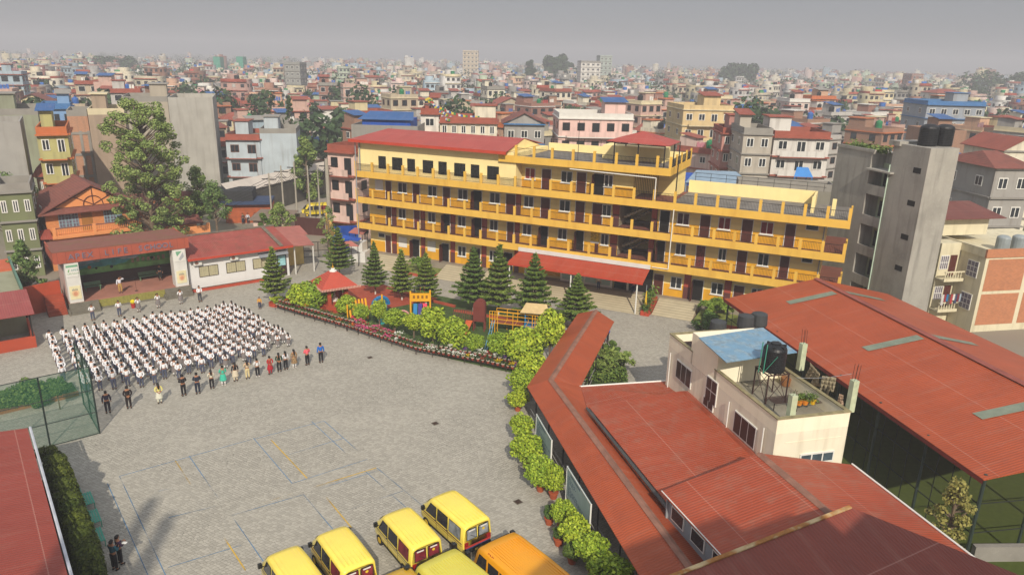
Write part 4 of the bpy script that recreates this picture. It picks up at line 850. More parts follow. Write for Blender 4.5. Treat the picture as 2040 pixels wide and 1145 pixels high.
# ================================================================ PLAYGROUND
YP = M('yellow_play_paint', '#dfa21c', .5, .06); BLP = M('blue_play_plastic', '#1f6f9f', .45, .1); PKP = M('pink_play_plastic', '#cf3f58', .45, .1); PUR = M('violet_play_plastic', '#3a2f7a', .45, .1); TEAL = M('teal_play_plastic', '#1f8a86', .45, .1)
pl = thing('plastic_climbing_frame', 'yellow, pink and blue plastic slide tower among the lime trees right of the shrine', 'slide tower', G(748, 640)); PF = Fr(G(748, 640), 30)
b = MB(PF)
for k in range(6): b.tube((-2.2 + k * .32, .4, .2), (-2.1 + k * .32, 1.3, 2.0), .1, .1, 6)
b.build('yellow_panel', [YP], pl)
b = MB(PF); b.lathe((-1.9, -.3, .1), [(.5, 0), (.62, .4), (.5, .8)], 12); b.build('pink_tunnel', [PKP], pl)
b = MB(PF)
for k in range(12):
    a0, a1 = k * .3, (k + 1) * .3; b.tube((1.1 + .8 * math.cos(a0), 1.5, 1.0 + .8 * math.sin(a0)), (1.1 + .8 * math.cos(a1), 1.5, 1.0 + .8 * math.sin(a1)), .2, .2, 6)
b.box(.5, 1.7, 1.4, 2.2, .3, 1.2); b.build('blue_arch', [BLP], pl)
b = MB(PF); b.tube((1.1, 1.1, 0), (1.1, 1.1, 2.2), .09, .09, 8); b.tube((-2.6, .2, 0), (-2.6, .2, 2.0), .07); b.build('yellow_post', [YP], pl)
b = MB(PF); b.slab([(-2.4, -1.5, .15), (-1.7, -1.5, .15), (-1.7, -.5, .9), (-2.4, -.5, .9)], .12); b.build('violet_slide', [PUR], pl)
b = MB(PF); b.slab([(0, -1.2, .1), (.6, -1.2, .1), (.6, .4, 1.2), (0, .4, 1.2)], .1); b.build('teal_slide', [TEAL], pl)
sf = thing('slide_gate_frame', 'bright yellow castle shaped slide frame under the fifth pine', 'slide', G(838, 640)); PF = Fr(G(838, 638), 5)
b = MB(PF); b.box(-1.0, -.85, 0, .15, 0, 2.9); b.box(.85, 1.0, 0, .15, 0, 3.0); b.box(-.85, .85, .02, .13, 1.9, 2.7); b.build('yellow_gate', [YP], sf)
b = MB(PF)
for k in range(4): b.box(-.7 + k * .4, -.5 + k * .4, .018, .022, 2.2, 2.5)
b.build('cut_out', [M('ochre_shade_paint', '#8a5a12')], sf)
for k, m_ in enumerate((BLP, PUR, PKP)):
    b = MB(PF); b.slab([(-.65 + k * .45, -1.6, .2), (-.28 + k * .45, -1.6, .2), (-.28 + k * .45, .0, 1.7), (-.65 + k * .45, .0, 1.7)], .07); b.build('slide_lane', [m_], sf)
b = MB(PF)
for k in range(14):
    a0, a1 = k * .22, (k + 1) * .22; b.tube((-1.6 + .7 * math.cos(a0), -.6, .2 + 1.0 * math.sin(a0)), (-1.6 + .7 * math.cos(a1), -.6, .2 + 1.0 * math.sin(a1)), .09, .09, 6)
b.build('pink_hoop', [M('pale_pink_plastic', '#c98f8a', .5)], sf)
sw = thing('swing_frame', 'thin dark metal swing frame under the fourth and fifth pines', 'swing', G(830, 618)); PF = Fr(G(826, 617), 20)
b = MB(PF)
for u in (0, 1.6): b.tube((u, -.5, 0), (u, 0, 2.4), .035); b.tube((u, .5, 0), (u, 0, 2.4), .035)
b.tube((0, 0, 2.4), (1.6, 0, 2.4), .035); b.build('frame', [M('navy_iron', '#1c2232', .5)], sw)
b = MB(PF); b.tube((.6, 0, 2.4), (.6, 0, .6), .012); b.tube((1.0, 0, 2.4), (1.0, 0, .6), .012); b.box(.55, 1.05, -.12, .12, .57, .6); b.build('seat', [PKP], sw)
yb = thing('playground_bridge', 'yellow railed climbing bridge between the brown play tower and the blue roofed hut', 'play bridge', G(1022, 668)); PF = Fr(G(975, 662), -14)
b = MB(PF)
for u in (0, .25, .5, .75, 2.2, 4.0, 4.25, 4.5): b.tube((u, 0, 0), (u, 0, 2.1), .035, n=6)
for z in (1.1, 1.5, 1.9, 2.2): b.tube((0, 0, z - .1), (4.5, 0, z - .1), .028, n=6); b.tube((.4, 1.0, z - .1), (4.5, 1.0, z - .1), .028, n=6)
for u in (.4, 1.4, 2.4, 3.4, 4.5): b.tube((u, 1, 0), (u, 1, 2.1), .03, n=6); b.tube((u, 0, 1.0), (u, 1, 1.0), .03, n=6)
b.build('railing', [YP], yb)
b = MB(PF); b.box(0, 4.5, .05, .95, .92, .97); b.build('deck', [M('rust_deck', '#8a4a36', .8)], yb)
ld = thing('ladder', 'long light blue ladder leaning against the yellow play bridge', 'ladder', G(964, 702)); p = G(964, 701); q = AT(978, 657, G(985, 680).length); q = G(980, 672) + Vector((0, 0, 1.6)); dd = Vector((.22, .1, 0))
b = MB(); b.tube(p, q, .03); b.tube(p + dd, q + dd, .03)
for k in range(1, 9): b.tube(p.lerp(q, k / 9), p.lerp(q, k / 9) + dd, .018)
b.build('ladder_rails', [M('light_blue_paint', '#5f96ab', .5)], ld)
bt = thing('brown_play_tower', 'dark red arched play tower with a railed step bridge', 'play tower', G(948, 655)); PF = Fr(G(942, 660), -10)
b = MB(PF); pts = [(0, 1.0), (1.1, 1.0), (1.1, 2.5)] + [(.55 + .55 * math.cos(a), 2.5 + .55 * math.sin(a)) for a in [k * math.pi / 8 for k in range(1, 8)]] + [(0, 2.5)]
i0 = len(b.v); n = len(pts)
for v in (0, .7):
    for u, z in pts: b.V((u, v, z))
b.f += [list(range(i0, i0 + n)), list(range(i0 + n, i0 + 2 * n))[::-1]] + [[i0 + k, i0 + (k + 1) % n, i0 + n + (k + 1) % n, i0 + n + k] for k in range(n)]; b.m += [0] * (n + 2)
for u, v in ((0, 0), (1.0, 0), (0, .6), (1.0, .6)): b.box(u + .002, u + .1, v + .002, v + .1, 0, 1.0)
b.build('arched_cabin', [M('maroon_play', '#6f342b', .7, .1)], bt)
b = MB(PF)
for k in range(9): b.box(-1.9 + k * .21, -1.83 + k * .21, .1, .13, .9, 2.0)
b.box(-1.95, -.02, .1, .15, 1.95, 2.02); b.box(-1.95, -.02, .1, .6, .85, .9); b.build('bridge_railing', [M('brown_play_rail', '#5a4030', .7)], bt)
b = MB(PF); b.slab([(-.9, -1.6, .1), (-.3, -1.6, .1), (0, -.1, 1.1), (-.6, -.1, 1.1)], .1, 0); b.build('slide', [M('red_yellow_slide', '#b5552a', .5)], bt)
ht = thing('blue_play_hut', 'play hut with pale straw coloured roof on blue posts', 'play hut', G(1065, 660)); PF = Fr(G(1044, 670), -10)
zt_ = HT(PF.pt(.8, .8), 1044, 627)
for u, v in ((0, 0), (1.7, 0), (0, 1.5), (1.7, 1.5), (.85, 1.5)): b = MB(PF); b.box(u, u + .12, v, v + .12, 0, 2.5); b.build('post', [BLP], ht)
b = MB(PF); b.slab([(-.35, -.4, 2.45), (2.2, -.4, 2.45), (1.9, .75, 3.0), (0, .75, 3.0)], .06); b.slab([(0, .75, 3.0), (1.9, .75, 3.0), (2.2, 2.0, 2.45), (-.35, 2.0, 2.45)], .06); b.build('roof', [M('straw_roof', '#c2a878', .9, .1, 3)], ht)
b = MB(PF); b.box(-.1, 1.9, -.05, 1.6, .9, 1.0); b.build('deck', [BLP], ht)
# low red garden walls
b = MB()
for px in ([(780, 583), (872, 606), (905, 614)], [(905, 622), (1010, 640), (1062, 652)], [(1075, 656), (1140, 668)]):
    for p, q in zip(px, px[1:]):
        P_, Q_ = G(*p), G(*q); d = (Q_ - P_).normalized(); fr = Fr(P_, math.degrees(math.atan2(d.y, d.x))); b.fr = fr; b.box(0, (Q_ - P_).length, 0, .22, 0, .3)
b.fr = None; tag(b.build('garden_wall', [M('red_wall_paint', '#a34a35', .8, .12, 1)]), 'low red wall along the back of the garden under the pines', 'low wall')
pd = Fr(G(545, 612), -35); t = thing('round_planter', 'low red round planter with a green plant at the left end of the racks', 'planter', G(552, 606)); b = MB(); c_ = G(552, 607)
b.lathe(c_, [(.8, 0), (.8, .3), (.66, .3), (.66, .22)], 18); b.build('kerb', [_mats[('red_kerb',)]], t); P = np.random.default_rng(3).normal(size=(260, 3)) * (.3, .3, .16) + (0, 0, .55); o = bpy.data.objects.new('foliage', leaf_mesh('foliage', P, np.tile([0, 0, 1.], (260, 1)), .16, LIME)); COL.objects.link(o); o.parent = t
t = tag(None, None) if False else None
# ramp planter (stepped red planter between the two ramps)
t = thing('stepped_planter', 'stepped red planter with spiky plants between the two pale ramps', 'planter', G(1290, 620))
b = MB(FA)
for k in range(3): b.box(36.15, 37.0, -2.6 + k * 1.05, -1.55 + k * 1.05 - .002, 0, .45 + .38 * k)
b.build('wall', [M('red_planter_paint', '#b0442c', .8, .1)], t)
for k in range(3):
    r = np.random.default_rng(50 + k); P = r.normal(size=(140, 3)) * (.25, .3, .22 + .12 * k) + (0, 0, .7 + .45 * k); c = FA.pt(36.55, -2.1 + k * 1.05); loc = Vector(t['_w'])
    o = bpy.data.objects.new('foliage', leaf_mesh('foliage', P, np.tile([0, 0, .6], (140, 1)), .14, PALMF if k == 2 else GREENF, r, 3)); COL.objects.link(o); o.parent = t; o.location = c - loc
t = thing('folded_flag', 'yellow flag hanging folded on a pole at the foot of the canopy post', 'flag', FA.pt(36.4, -1.9, 0)); b = MB(FA); b.tube((36.4, -1.9, .4), (36.4, -1.9, 3.0), .03); b.build('pole', [GREYB], t); b = MB(FA); b.tube((36.42, -1.9, .5), (36.42, -1.9, 2.4), .15, .04, 6); b.build('cloth', [M('yellow_cloth', '#d9b32a', .8)], t)
# lawns in front of the school
b = MB(FA); b.box(6.9, 11.7, -2.2, .9, 0, .35, 0, 1); struct('front_lawn', b, [M('red_lawn_kerb', '#a34a35', .8, .1), GRASSY])
b = MB(FA); b.box(41.4, 46, -2.4, .9, 0, .45, 0, 1); struct('side_lawn', b, [_mats[('red_lawn_kerb',)], GRASSY])
# ================================================================ THE CLASSIC GATE CORNER
gt_ = thing('school_gate', 'dark barred double school gate standing open to the lane', 'gate', G(620, 514)); P0, P1 = G(585, 516), G(655, 512); d = (P1 - P0).normalized(); GF = Fr(P0, math.degrees(math.atan2(d.y, d.x))); Lg = (P1 - P0).length
zt_ = HT(P1, 655, 480)
for a, c in ((0, Lg * .28), (Lg * .29, Lg * .7), (Lg * .71, Lg)):
    b = MB(GF); b.box(a, a + .06, 0, .06, 0, zt_); b.box(c - .06, c, 0, .06, 0, zt_); b.box(a, c, 0, .05, zt_ - .06, zt_); b.box(a, c, 0, .05, .9, .96); b.box(a, c, 0, .05, .1, .16)
    k = a + .14
    while k < c - .1: b.box(k, k + .025, .01, .035, .1, zt_); k += .15
    b.build('gate_leaf', [RAIL], gt_)
p = G(590, 478); q = G(665, 486)
b = MB(); P_, Q_ = G(589, 466), G(648, 470); d = Q_ - P_; f_ = Fr(P_, math.degrees(math.atan2(d.y, d.x))); zt_ = HT(P_, 588, 432); b.fr = f_; b.box(0, d.length, 0, .12, 0, zt_)
tag(b.build('sheet_fence', [M('brown_sheet', '#4a2620', .7, .15, 1, 'corr')]), 'tall brown sheet metal fence behind the school gate', 'fence')
b = MB(); P_, Q_ = G(650, 472), G(668, 516); d = Q_ - P_; b.fr = Fr(P_, math.degrees(math.atan2(d.y, d.x))); b.box(0, d.length, 0, .3, 0, 3.3)
tag(b.build('yellow_wall', [M('yellow_wall_paint', '#d9b25a', .8, .12, 1, stain=.5, stc='#9a6a3a')]), 'narrow yellow boundary wall between gate and blue tarpaulin', 'wall')
ub = FA.uz; TARP = M('blue_tarpaulin', '#16459a', .5, .25, 1.2)
b = MB(); P_, Q_ = G(664, 505), G(716, 500); d = Q_ - P_; b.fr = Fr(P_, math.degrees(math.atan2(d.y, d.x))); z1, z2 = HT(P_, 661, 451), HT(Q_, 712, 449)
b.prism([(0, 0), (d.length, 0), (d.length, .08), (0, .08)], 1.0, [z1, z2, z2, z1]); tag(b.build('tarpaulin_screen', [TARP]), 'blue tarpaulin stretched between the gate and the school corner', 'tarpaulin')
def shed(name, label, px, zl, zh, walls, rm, mats, cat='shed', posts=True):
    """small sheet roof through four photo points at heights, on posts"""
    P = [G(x, y, z) for x, y, z in px]; c = sum(P, Vector()) / 4; t = thing(name, label, cat, (c.x, c.y, 0)); b = MB(); b.slab([tuple(p) for p in P], .06); b.build('roof', [rm], t)
    for p in P:
        q = p.lerp(c, .08); b = MB(); b.tube((q.x, q.y, 0), (q.x, q.y, q.z - .05), .05, n=6); b.build('post', [RAIL], t)
    return t, P
PINKR = M('faded_red_sheet', '#a4645a', .8, .12, 1, 'corr', .4, stain=.3, stc='#74544a')
t, P = shed('gate_shelter', 'small faded red roof over a white counter below the blue tarpaulin', [(664, 490, 2.5), (715, 490, 2.5), (700, 480, 3.0), (672, 481, 3.0)], 0, 0, 0, PINKR, None)
b = MB(Fr(G(676, 519), -12)); b.box(0, 3.4, 0, 2.0, 0, 1.3); b.box(.3, 3.0, .2, 1.8, 1.3, 2.4); b.build('counter', [WHP], t)
t, P = shed('small_canopy', 'small faded red canopy at the left corner of the yellow school', [(694, 463, 3.2), (722, 467, 3.2), (733, 457, 3.8), (707, 453, 3.8)], 0, 0, 0, PINKR, None)
b = MB(FA); b.slab([(-2.9, -1.4, 2.9), (.9, -1.4, 2.9), (.9, -.6, 3.1), (-2.9, -.6, 3.2)], .05); b.slab([(-2.9, -1.42, 1.6), (-.4, -1.42, 1.3), (-.4, -1.4, 2.9), (-2.9, -1.4, 2.9)], .05); b.build('tarpaulin', [TARP], t)
t = thing('gate_porch', 'small red tiled porch between the office and the gate', 'porch', ST.pt(23, 3, 0)); b = MB(ST); b.slab([(22.15, 1.1, 3.5), (24.8, 1.5, 3.2), (24.8, 4.2, 3.9), (22.15, 4.2, 4.1)], .07); b.slab([(22.0, 5.2, 3.9), (25.6, 5.2, 3.6), (25.6, 7.6, 4.2), (22.0, 7.6, 4.4)], .07); b.build('roof', [PINKR], t)
for u in (22.4, 24.6): b = MB(ST); b.box(u, u + .12, 1.6, 1.72, 0, 3.2); b.build('post', [WHP], t)
b = MB(ST); b.box(22.1, 25, 5.4, 7.4, 0, 3.5); b.build('wall', [M('pale_yellow_wall', '#cfb773')], t)
# ================================================================ RED ROOFED WALKWAY
WK = thing('covered_walkway', 'long covered walkway with a ridged red sheet roof bending round the courtyard', 'covered walkway', (4.5, 40, 0))
ze, zk = 2.6, 3.3
def roofp(name, polys, parent, mat, th=.05, mir=None):
    b = MB()
    for p in polys: b.slab([tuple(q) for q in p], th)
    return b.build(name, [mat], parent)
a0, a1, a2 = (1.2, 45.6, ze), (5.9, 60.9, ze), (7.4, 60.0, zk); a3 = (2.8, 45.3, zk); a4 = (8.9, 59.1, ze); a5 = (4.9, 45.8, ze); s0 = (7.75, 19.0, ze); s1 = (9.6, 20.4, zk); s2 = (10.9, 20.4, 2.72); s3 = (5.0, 42.3, 2.72)
rf = roofp('roof', [[a3, a2, a1, a0], [a5, a4, a2, a3], [a0, s0, s1, a3], [a3, s1, s2, s3, a5]], WK, REDROOF)
b = MB()
for p, q in ((a3, a2), (a3, s1)):
    P_, Q_ = Vector(p), Vector(q); d = (Q_ - P_).normalized(); n = Vector((-d.y, d.x, 0)) * .2
    for s in (-1, 1): b.poly([tuple(P_ + Vector((0, 0, .05))), tuple(Q_ + Vector((0, 0, .05))), tuple(Q_ + n * s + Vector((0, 0, -.035))), tuple(P_ + n * s + Vector((0, 0, -.035)))])
b.build('ridge_cap', [M('dusty_ridge', '#87604f', .8, .2, 2)], rf)
b = MB(); b.tube(a5, (11.0, 47.05, ze), .07); b.tube((4.85, 45.85, ze + .03), (4.85, 45.85, .1), .05); b.build('gutter', [WHITE], WK)
for (p, q, n) in ((a0, s0, 9), (a0, a1, 5), (a5, a4, 5)):
    for k in range(n):
        t_ = (k + .5) / n; x = p[0] + (q[0] - p[0]) * t_; y = p[1] + (q[1] - p[1]) * t_; ix = .25 if (p, q) != (a5, a4) else -.2
        b = MB(); b.tube((x + ix, y, 0), (x + ix, y, 2.55), .045, n=6); b.build('post', [RAIL], WK)
b = MB()
for z in (.5, 1.0): b.tube((1.5, 45.4, z), (8.0, 19.2, z), .03, n=5); b.tube((4.7, 45.9, z), (8.6, 59.2, z), .025, n=5)
b.build('side_rail', [M('pale_rail', '#9c9a92')], WK)
b = MB()
for k in range(12):
    t_ = k / 12; p = Vector((4.75, 46.2, 0)).lerp(Vector((8.5, 58.8, 0)), t_); q = Vector((4.75, 46.2, 0)).lerp(Vector((8.5, 58.8, 0)), t_ + 1 / 12.)
    b.tube((p.x, p.y, .15), (q.x, q.y, 1.1), .02, n=4); b.tube((p.x, p.y, 1.1), (q.x, q.y, .15), .02, n=4)
b.build('lattice', [RAIL], WK)
# long sign boards on the walkway's courtyard side
def board(label, p0, p1, zt, zb, seed):
    d = Vector(p1) - Vector(p0); fr = Fr(p0, math.degrees(math.atan2(d.y, d.x))); L_ = d.length
    t = thing('information_board', label, 'sign board', (p0[0], p0[1], 0), 0, 'information boards on the walkway'); b = MB(fr); b.box(0, L_, 0, .05, zb, zt); b.build('panel', [M('grey_blue_board', '#8fa09d', .6, .08, 2)], t)
    b = MB(fr); b.box(-.05, L_ + .05, -.02, -.002, zt - .05, zt + .03); b.box(-.05, 0, -.02, .06, zb - .4, zt); b.box(L_, L_ + .05, -.02, .06, zb - .4, zt); b.build('frame', [WHITE], t)
    r = random.Random(seed); b = MB(fr)
    for row in range(11):
        z = zt - .45 - row * (zt - zb - .6) / 11; u = .25
        while u < L_ - .4:
            w_ = r.uniform(.08, .3); b.box(u, u + w_, -.006, -.001, z, z + .05); u += w_ + .07
            if r.random() < .2: break
    for k in range(9): b.box(.6 + k * .17, .72 + k * .17, -.006, -.001, zt - .28, zt - .15)
    b.build('printed_text', [M('board_ink', '#4c5f6a')], t)
bd = (s0[0] - a0[0], s0[1] - a0[1]); bl = math.hypot(*bd); bx = (bd[0] / bl, bd[1] / bl)
board('tall grey blue sign board with a white frame on the walkway side, farther of two', (1.75, 41.6), (2.55, 38.4), 2.55, .75, 1)
board('tall grey blue sign board with a white frame on the walkway side, nearer of two', (3.3, 35.4), (4.25, 31.9), 2.6, .75, 2)
# triangular planting bed
flat('walkway_bed', [(1163, 770), (1216, 690), (1228, 700), (1253, 764)], 0, .16, [M('bed_kerb_red', '#a3492f', .8, .1), LAWN], 1, 0)
r = np.random.default_rng(8); P = []
while len(P) < 2200:
    x, y = r.uniform(1165, 1250), r.uniform(705, 768)
    if (x - 1163) > (770 - y) * .68 and x < 1232 + (y - 705) * .3: g_ = G(x, y); P.append((g_.x, g_.y, .2 + r.random() * .7))
o = bpy.data.objects.new('bed_plants', leaf_mesh('bed_plants', np.array(P), np.tile([0, 0, 1.], (len(P), 1)), .16, GREENF, r)); COL.objects.link(o); tag(o, 'dense green planting in the triangular bed by the walkway', 'ground cover', None, 'stuff')
# ================================================================ CANTEEN ROOFS
CT = thing('canteen_block', 'low block with broad red sheet roofs between the walkway and the cream house', 'building', (9, 37, 0))
RR = M('red_sheet_canteen', '#9c4529', .5, .12, .5, 'corr', .5, stain=.35, stc='#8f6a58'); GW = M('grey_strip_wall', '#8d9396', .8, .1)
c0, c1 = G(1173, 809.5, 3.3), G(1313, 981, 3.3); c2, c3 = G(1356, 778.6, 4.0), G(1494, 905, 4.0)
e0 = (c1 - c0).normalized(); e1 = (c3 - c2).normalized(); cc1 = c1 + e0 * 2.0; cc3 = c3 + e1 * 3.0
w0 = Vector((11.75, 43.4, 3.6)); w1 = Vector((14.6, 32.0, 3.6))
roofp('roof', [[c0, cc1, cc3, c2], [c2, cc3, w1, w0], [(5.02, 42.2, 2.75), tuple(a5), (11.0, 47.0, 2.6), (11.6, 44.3, 2.9), (11.3, 43.4, 3.1)]], CT, RR)
b = MB(); g0, g1 = c0 + Vector((-.12, 0, -.12)), cc1 + Vector((-.12, 0, -.12)); b.tube(g0, g1, .09, n=6); b.build('gutter', [M('dark_gutter', '#4a4a48', .6)], CT)
b = MB(); k0, k1 = c0 + Vector((.4, -.1, 0)), cc1 + Vector((.4, 0, 0)); b.poly([(k0.x, k0.y, 2.3), (k1.x, k1.y, 2.3), (k1.x, k1.y, 3.2), (k0.x, k0.y, 3.2)]); b.poly([(k0.x, k0.y, 2.3), (k0.x, k0.y, 3.2), (11.2, 43.0, 3.6), (11.2, 43.0, 2.3)]); b.build('wall', [GW], CT)
b = MB(); p, q = G(1250, 902, 3.68), G(1446, 868, 3.98); dd = Vector((0, .55, 0)); b.poly([tuple(p + Vector((0, 0, .02))), tuple(q + Vector((0, 0, .03))), tuple(q + dd + Vector((0, 0, .03))), tuple(p + dd * .6 + Vector((0, 0, .02)))]); 
KT = thing('kitchen_block', 'block with two-sided red roof and a grey window strip, right of the long walkway roof', 'building', (13, 30, 0))
zde, zdr = 4.2, 5.3
d0, d1 = G(1316, 978, zde), G(1438, 1108.6, zde); d2, d3 = G(1512, 902, zdr), G(1652, 1020, zdr); d4, d5 = G(1697, 925, zde), G(1873, 1060, zde)
f0 = (d1 - d0).normalized(); f1 = (d3 - d2).normalized(); f2 = (d5 - d4).normalized()
D1, D3, D5 = d1 + f0 * 3, d3 + f1 * 4, d5 + f2 * 3
rf = roofp('roof', [[d0, D1, D3, d2], [d2, D3, D5, d4]], KT, RR)
b = MB(); b.tube(d4 + Vector((0, 0, .05)), D5 + Vector((0, 0, .05)), .05, n=6); b.tube(d0 + Vector((.05, 0, .03)), D1 + Vector((.0, 0, .03)), .03, n=5); b.build('edge_trim', [WHITE], rf)
b = MB(); n_ = Vector((-f1.y, f1.x, 0)) * .22
for s in (-1, 1): b.poly([tuple(d2 + Vector((0, 0, .06))), tuple(D3 + Vector((0, 0, .06))), tuple(D3 + n_ * s + Vector((0, 0, -.02))), tuple(d2 + n_ * s + Vector((0, 0, -.02)))])
b.build('ridge_cap', [_mats[('dusty_ridge',)]], rf)
i0, i1 = d0 + Vector((.35, -.1, 0)), D1 + Vector((.35, 0, 0)); fr = Fr(i0, math.degrees(math.atan2((i1 - i0).y, (i1 - i0).x))); Lw = (i1 - i0).length
b = MB(fr); b.box(0, Lw, 0, .1, 2.4, 4.05); b.build('wall', [GW], KT)
for k in range(4):
    frame_window(fr, KT, .5 + k * 1.7, 1.6 + k * 1.7, 3.1, 3.85, 0, WHITE, 1, 1)
b = MB(); b.prism([(d0.x + .3, d0.y - .1), (d2.x, d2.y - .1), (d2.x, d2.y - .3), (d0.x + .3, d0.y - .3)][::-1], 2.4, [4.0, 5.2, 5.2, 4.0][::-1]); b.prism([(d2.x, d2.y - .3), (d4.x - .3, d4.y - .3), (d4.x - .3, d4.y - .1), (d2.x, d2.y - .1)], 2.4, [5.2, 4.0, 4.0, 5.2]); b.build('gable', [GW], KT)
b = MB(); b.poly([(d4.x - .35, d4.y - .3, 0), (D5.x - .35, D5.y, 0), (D5.x - .35, D5.y, 4.1), (d4.x - .35, d4.y - .3, 4.1)]); b.build('back_wall', [CONC], KT)
# nearest shaded roof with the rusty flashing
NR = thing('foreground_red_roof', 'big corrugated red roof in shade with a rusty yellow flashing at the bottom right corner', 'roof', (13, 22, 0))
e0, e1 = G(1343, 1145, 6.4), G(1693.5, 1009, 6.4); dr = (e1 - e0).normalized(); dn = Vector((dr.y, -dr.x, 0)); E0 = e0 - dr * 3
F1 = G(2000, 1132, 5.0); F1 = F1 + (F1 - e1) * .6; F0 = E0 + (F1 - e1)
b = MB(); b.slab([tuple(E0), tuple(F0), tuple(F1), tuple(e1)], .05); rf = b.build('roof', [M('red_sheet_dark', '#7c3b2d', .55, .12, .5, 'corr', .6)], NR)
b = MB(); up_ = Vector((0, 0, .06)); o_ = dn * .10; b.slab([tuple(E0 - o_ * .6 + up_), tuple(E0 + o_ + up_ * .6), tuple(e1 + o_ + up_ * .6), tuple(e1 - o_ * .6 + up_)], .05); b.build('flashing', [M('rusty_flashing', '#bba67c', .8, .2, 2, 'patch', p=1.5, p2='#9c6a34')], rf)
b = MB(); b.prism([tuple((E0 + dr * .3 + dn * .3)[:2]), tuple((F0 + dr * .3 - dn * .3)[:2]), tuple((F1 - dr * .3 - dn * .3)[:2]), tuple((e1 - dr * .3 + dn * .3)[:2])], 0, [6.2, 3.9, 3.9, 6.2]); b.build('wall', [GW], NR)
# ================================================================ CREAM HOUSE with the water tank
CH = Fr(G(1550, 834, 6.5), 14.5); cr = thing('cream_house', 'cream two storey house with flat roof terrace, blue sheet shelter and bare concrete posts', 'house', CH.pt(2, 5, 0))
CRW = M('cream_house_wall', '#e4dcc4', .85, .05, .8, stain=.45, stc='#a8977a'); CRW2 = M('cream_house_bright', '#efe6cb', .85, .05, .8, stain=.2, stc='#b8a880'); PARC = M('mossy_parapet', '#8a805e', .95, .25, 3)
Wc = CH.uz(1695, 818, 0)[0]; Lc = CH.uv(1339, 663, 6.5)[1]; print('cream', Wc, Lc)
b = MB(CH); b.box(0, Wc, 0, Lc, 0, 5.6, 0, 1); b.build('wall', [CRW, M('terrace_concrete', '#8a8474', .95, .2, 1, 'concrete')], cr)
b = MB(CH)
for (u0, u1, v0, v1) in ((0, Wc, 0, .16), (0, .16, .162, Lc * .52), (Wc - .16, Wc, .162, Lc - .162), (0, Wc, Lc - .16, Lc), (0, .16, Lc * .74, Lc - .162)): b.box(u0, u1, v0, v1, 5.6, 6.44, 0)
b.build('parapet', [CRW2], cr)
b = MB(CH)
for (u0, u1, v0, v1) in ((-.04, Wc + .04, -.04, .2), (-.04, .2, .202, Lc * .52), (Wc - .2, Wc + .04, .202, Lc - .202), (-.04, Wc + .04, Lc - .2, Lc + .04), (-.04, .2, Lc * .74, Lc - .202)): b.box(u0, u1, v0, v1, 6.441, 6.5, 0)
b.build('coping', [PARC], cr)
b = MB(CH); v0, v1 = Lc * .50, Lc * .76; zr_ = 7.6; b.box(0, Wc * .98, v0, v1, 5.61, zr_ + .1); b.build('roof_room', [CRW2], cr)
P4 = [G(1392, 672, 8.0), G(1447, 721, 7.9), G(1588, 701, 7.75), G(1520, 652, 7.85)]
b = MB(); b.slab([tuple(p) for p in P4], .05); b.build('blue_roof', [M('blue_tin', '#6f93ab', .5, .12, 1.5, 'patch', p=1.6, p2='#8299a6')], cr)
# windows of the shaded side wall and the front
SW_ = Fr(CH.pt(0, Lc), math.degrees(CH.az) - 90)     # u runs from the far corner toward us along the left wall
def swin(x0, y0, x1, y1, nx=2, ny=1, zt=None):
    a = SW_.uz(x0, y0, 0); c = SW_.uz(x1, y1, 0); return a, c
for (x0, x1, ymid, z0, z1, nx, ny) in ((1347, 1377, 756, 3.9, 5.2, 3, 1), (1411, 1433, 746, 4.2, 5.8, 2, 2), (1401, 1421, 813, 3.75, 4.35, 2, 1), (1461, 1505, 868, 3.75, 5.1, 3, 1)):
    a = SW_.uz(x0, ymid - (x1 - x0) * .3, 0)[0]; c = SW_.uz(x1, ymid + (x1 - x0) * .3, 0)[0]; frame_window(SW_, cr, a, c, z0, z1, 0, WHITE, nx, ny, M('brown_pane', '#3d2a26', .3, .2))
a, zA = CH.uz(1592, 912, 0); c, zB_ = CH.uz(1660, 905, 0); frame_window(CH, cr, a, c, max(3.6, zA - .9), zA + .25, 0, WHITE, 3, 1, M('sky_pane', '#46545c', .2, .4, 2), .09)
b = MB(CH); b.box(Wc * .15, Wc * .93, -.02, 0, 5.0, 5.03); b.build('moulding', [CRW], cr)
b = MB(SW_)
for x, y0_, y1_ in ((1453, 800, 858), (1522, 852, 905), (1336, 703, 776)):
    u, z1 = SW_.uz(x, y0_, -.1); z0 = SW_.uz(x - 4, y1_, -.1)[1]; b.tube((u, -.1, max(z0, 1)), (u, -.1, z1), .04, n=6)
b.build('drain_pipe', [WHITE], cr)
b = MB(SW_); u = SW_.uz(1331, 743, 0)[0]; b.box(-.02, .5, -.7, -.0, 0, 2.4); b.build('porch_box', [M('dark_box', '#2c3438', .6)], cr)
# unfinished posts with rebar
for i, (x, y0_, y1_, z0) in enumerate(((1579, 828, 788, 6.4), (1597, 735, 695, 6.4), (1697, 818, 768, 6.4))):
    p = G(x, y0_, z0); h = HT(p, x + 2, y1_ - (10 if i else 0)); b = MB(Fr(p, 14.5)); b.box(-.17, .17, 0, .34, 6.3, h); q = b.build('concrete_post', [M('pale_green_concrete', '#b5bd9d', .95, .15, 3)], cr)
    b = MB(Fr(p, 14.5))
    for du, dv in ((-.1, .07), (.1, .07), (-.1, .27), (.1, .27)): b.tube((du, dv, h), (du + random.uniform(-.06, .06), dv, h + (.9 if i else .25)), .012, n=4)
    b.build('rebar', [IRON], q)
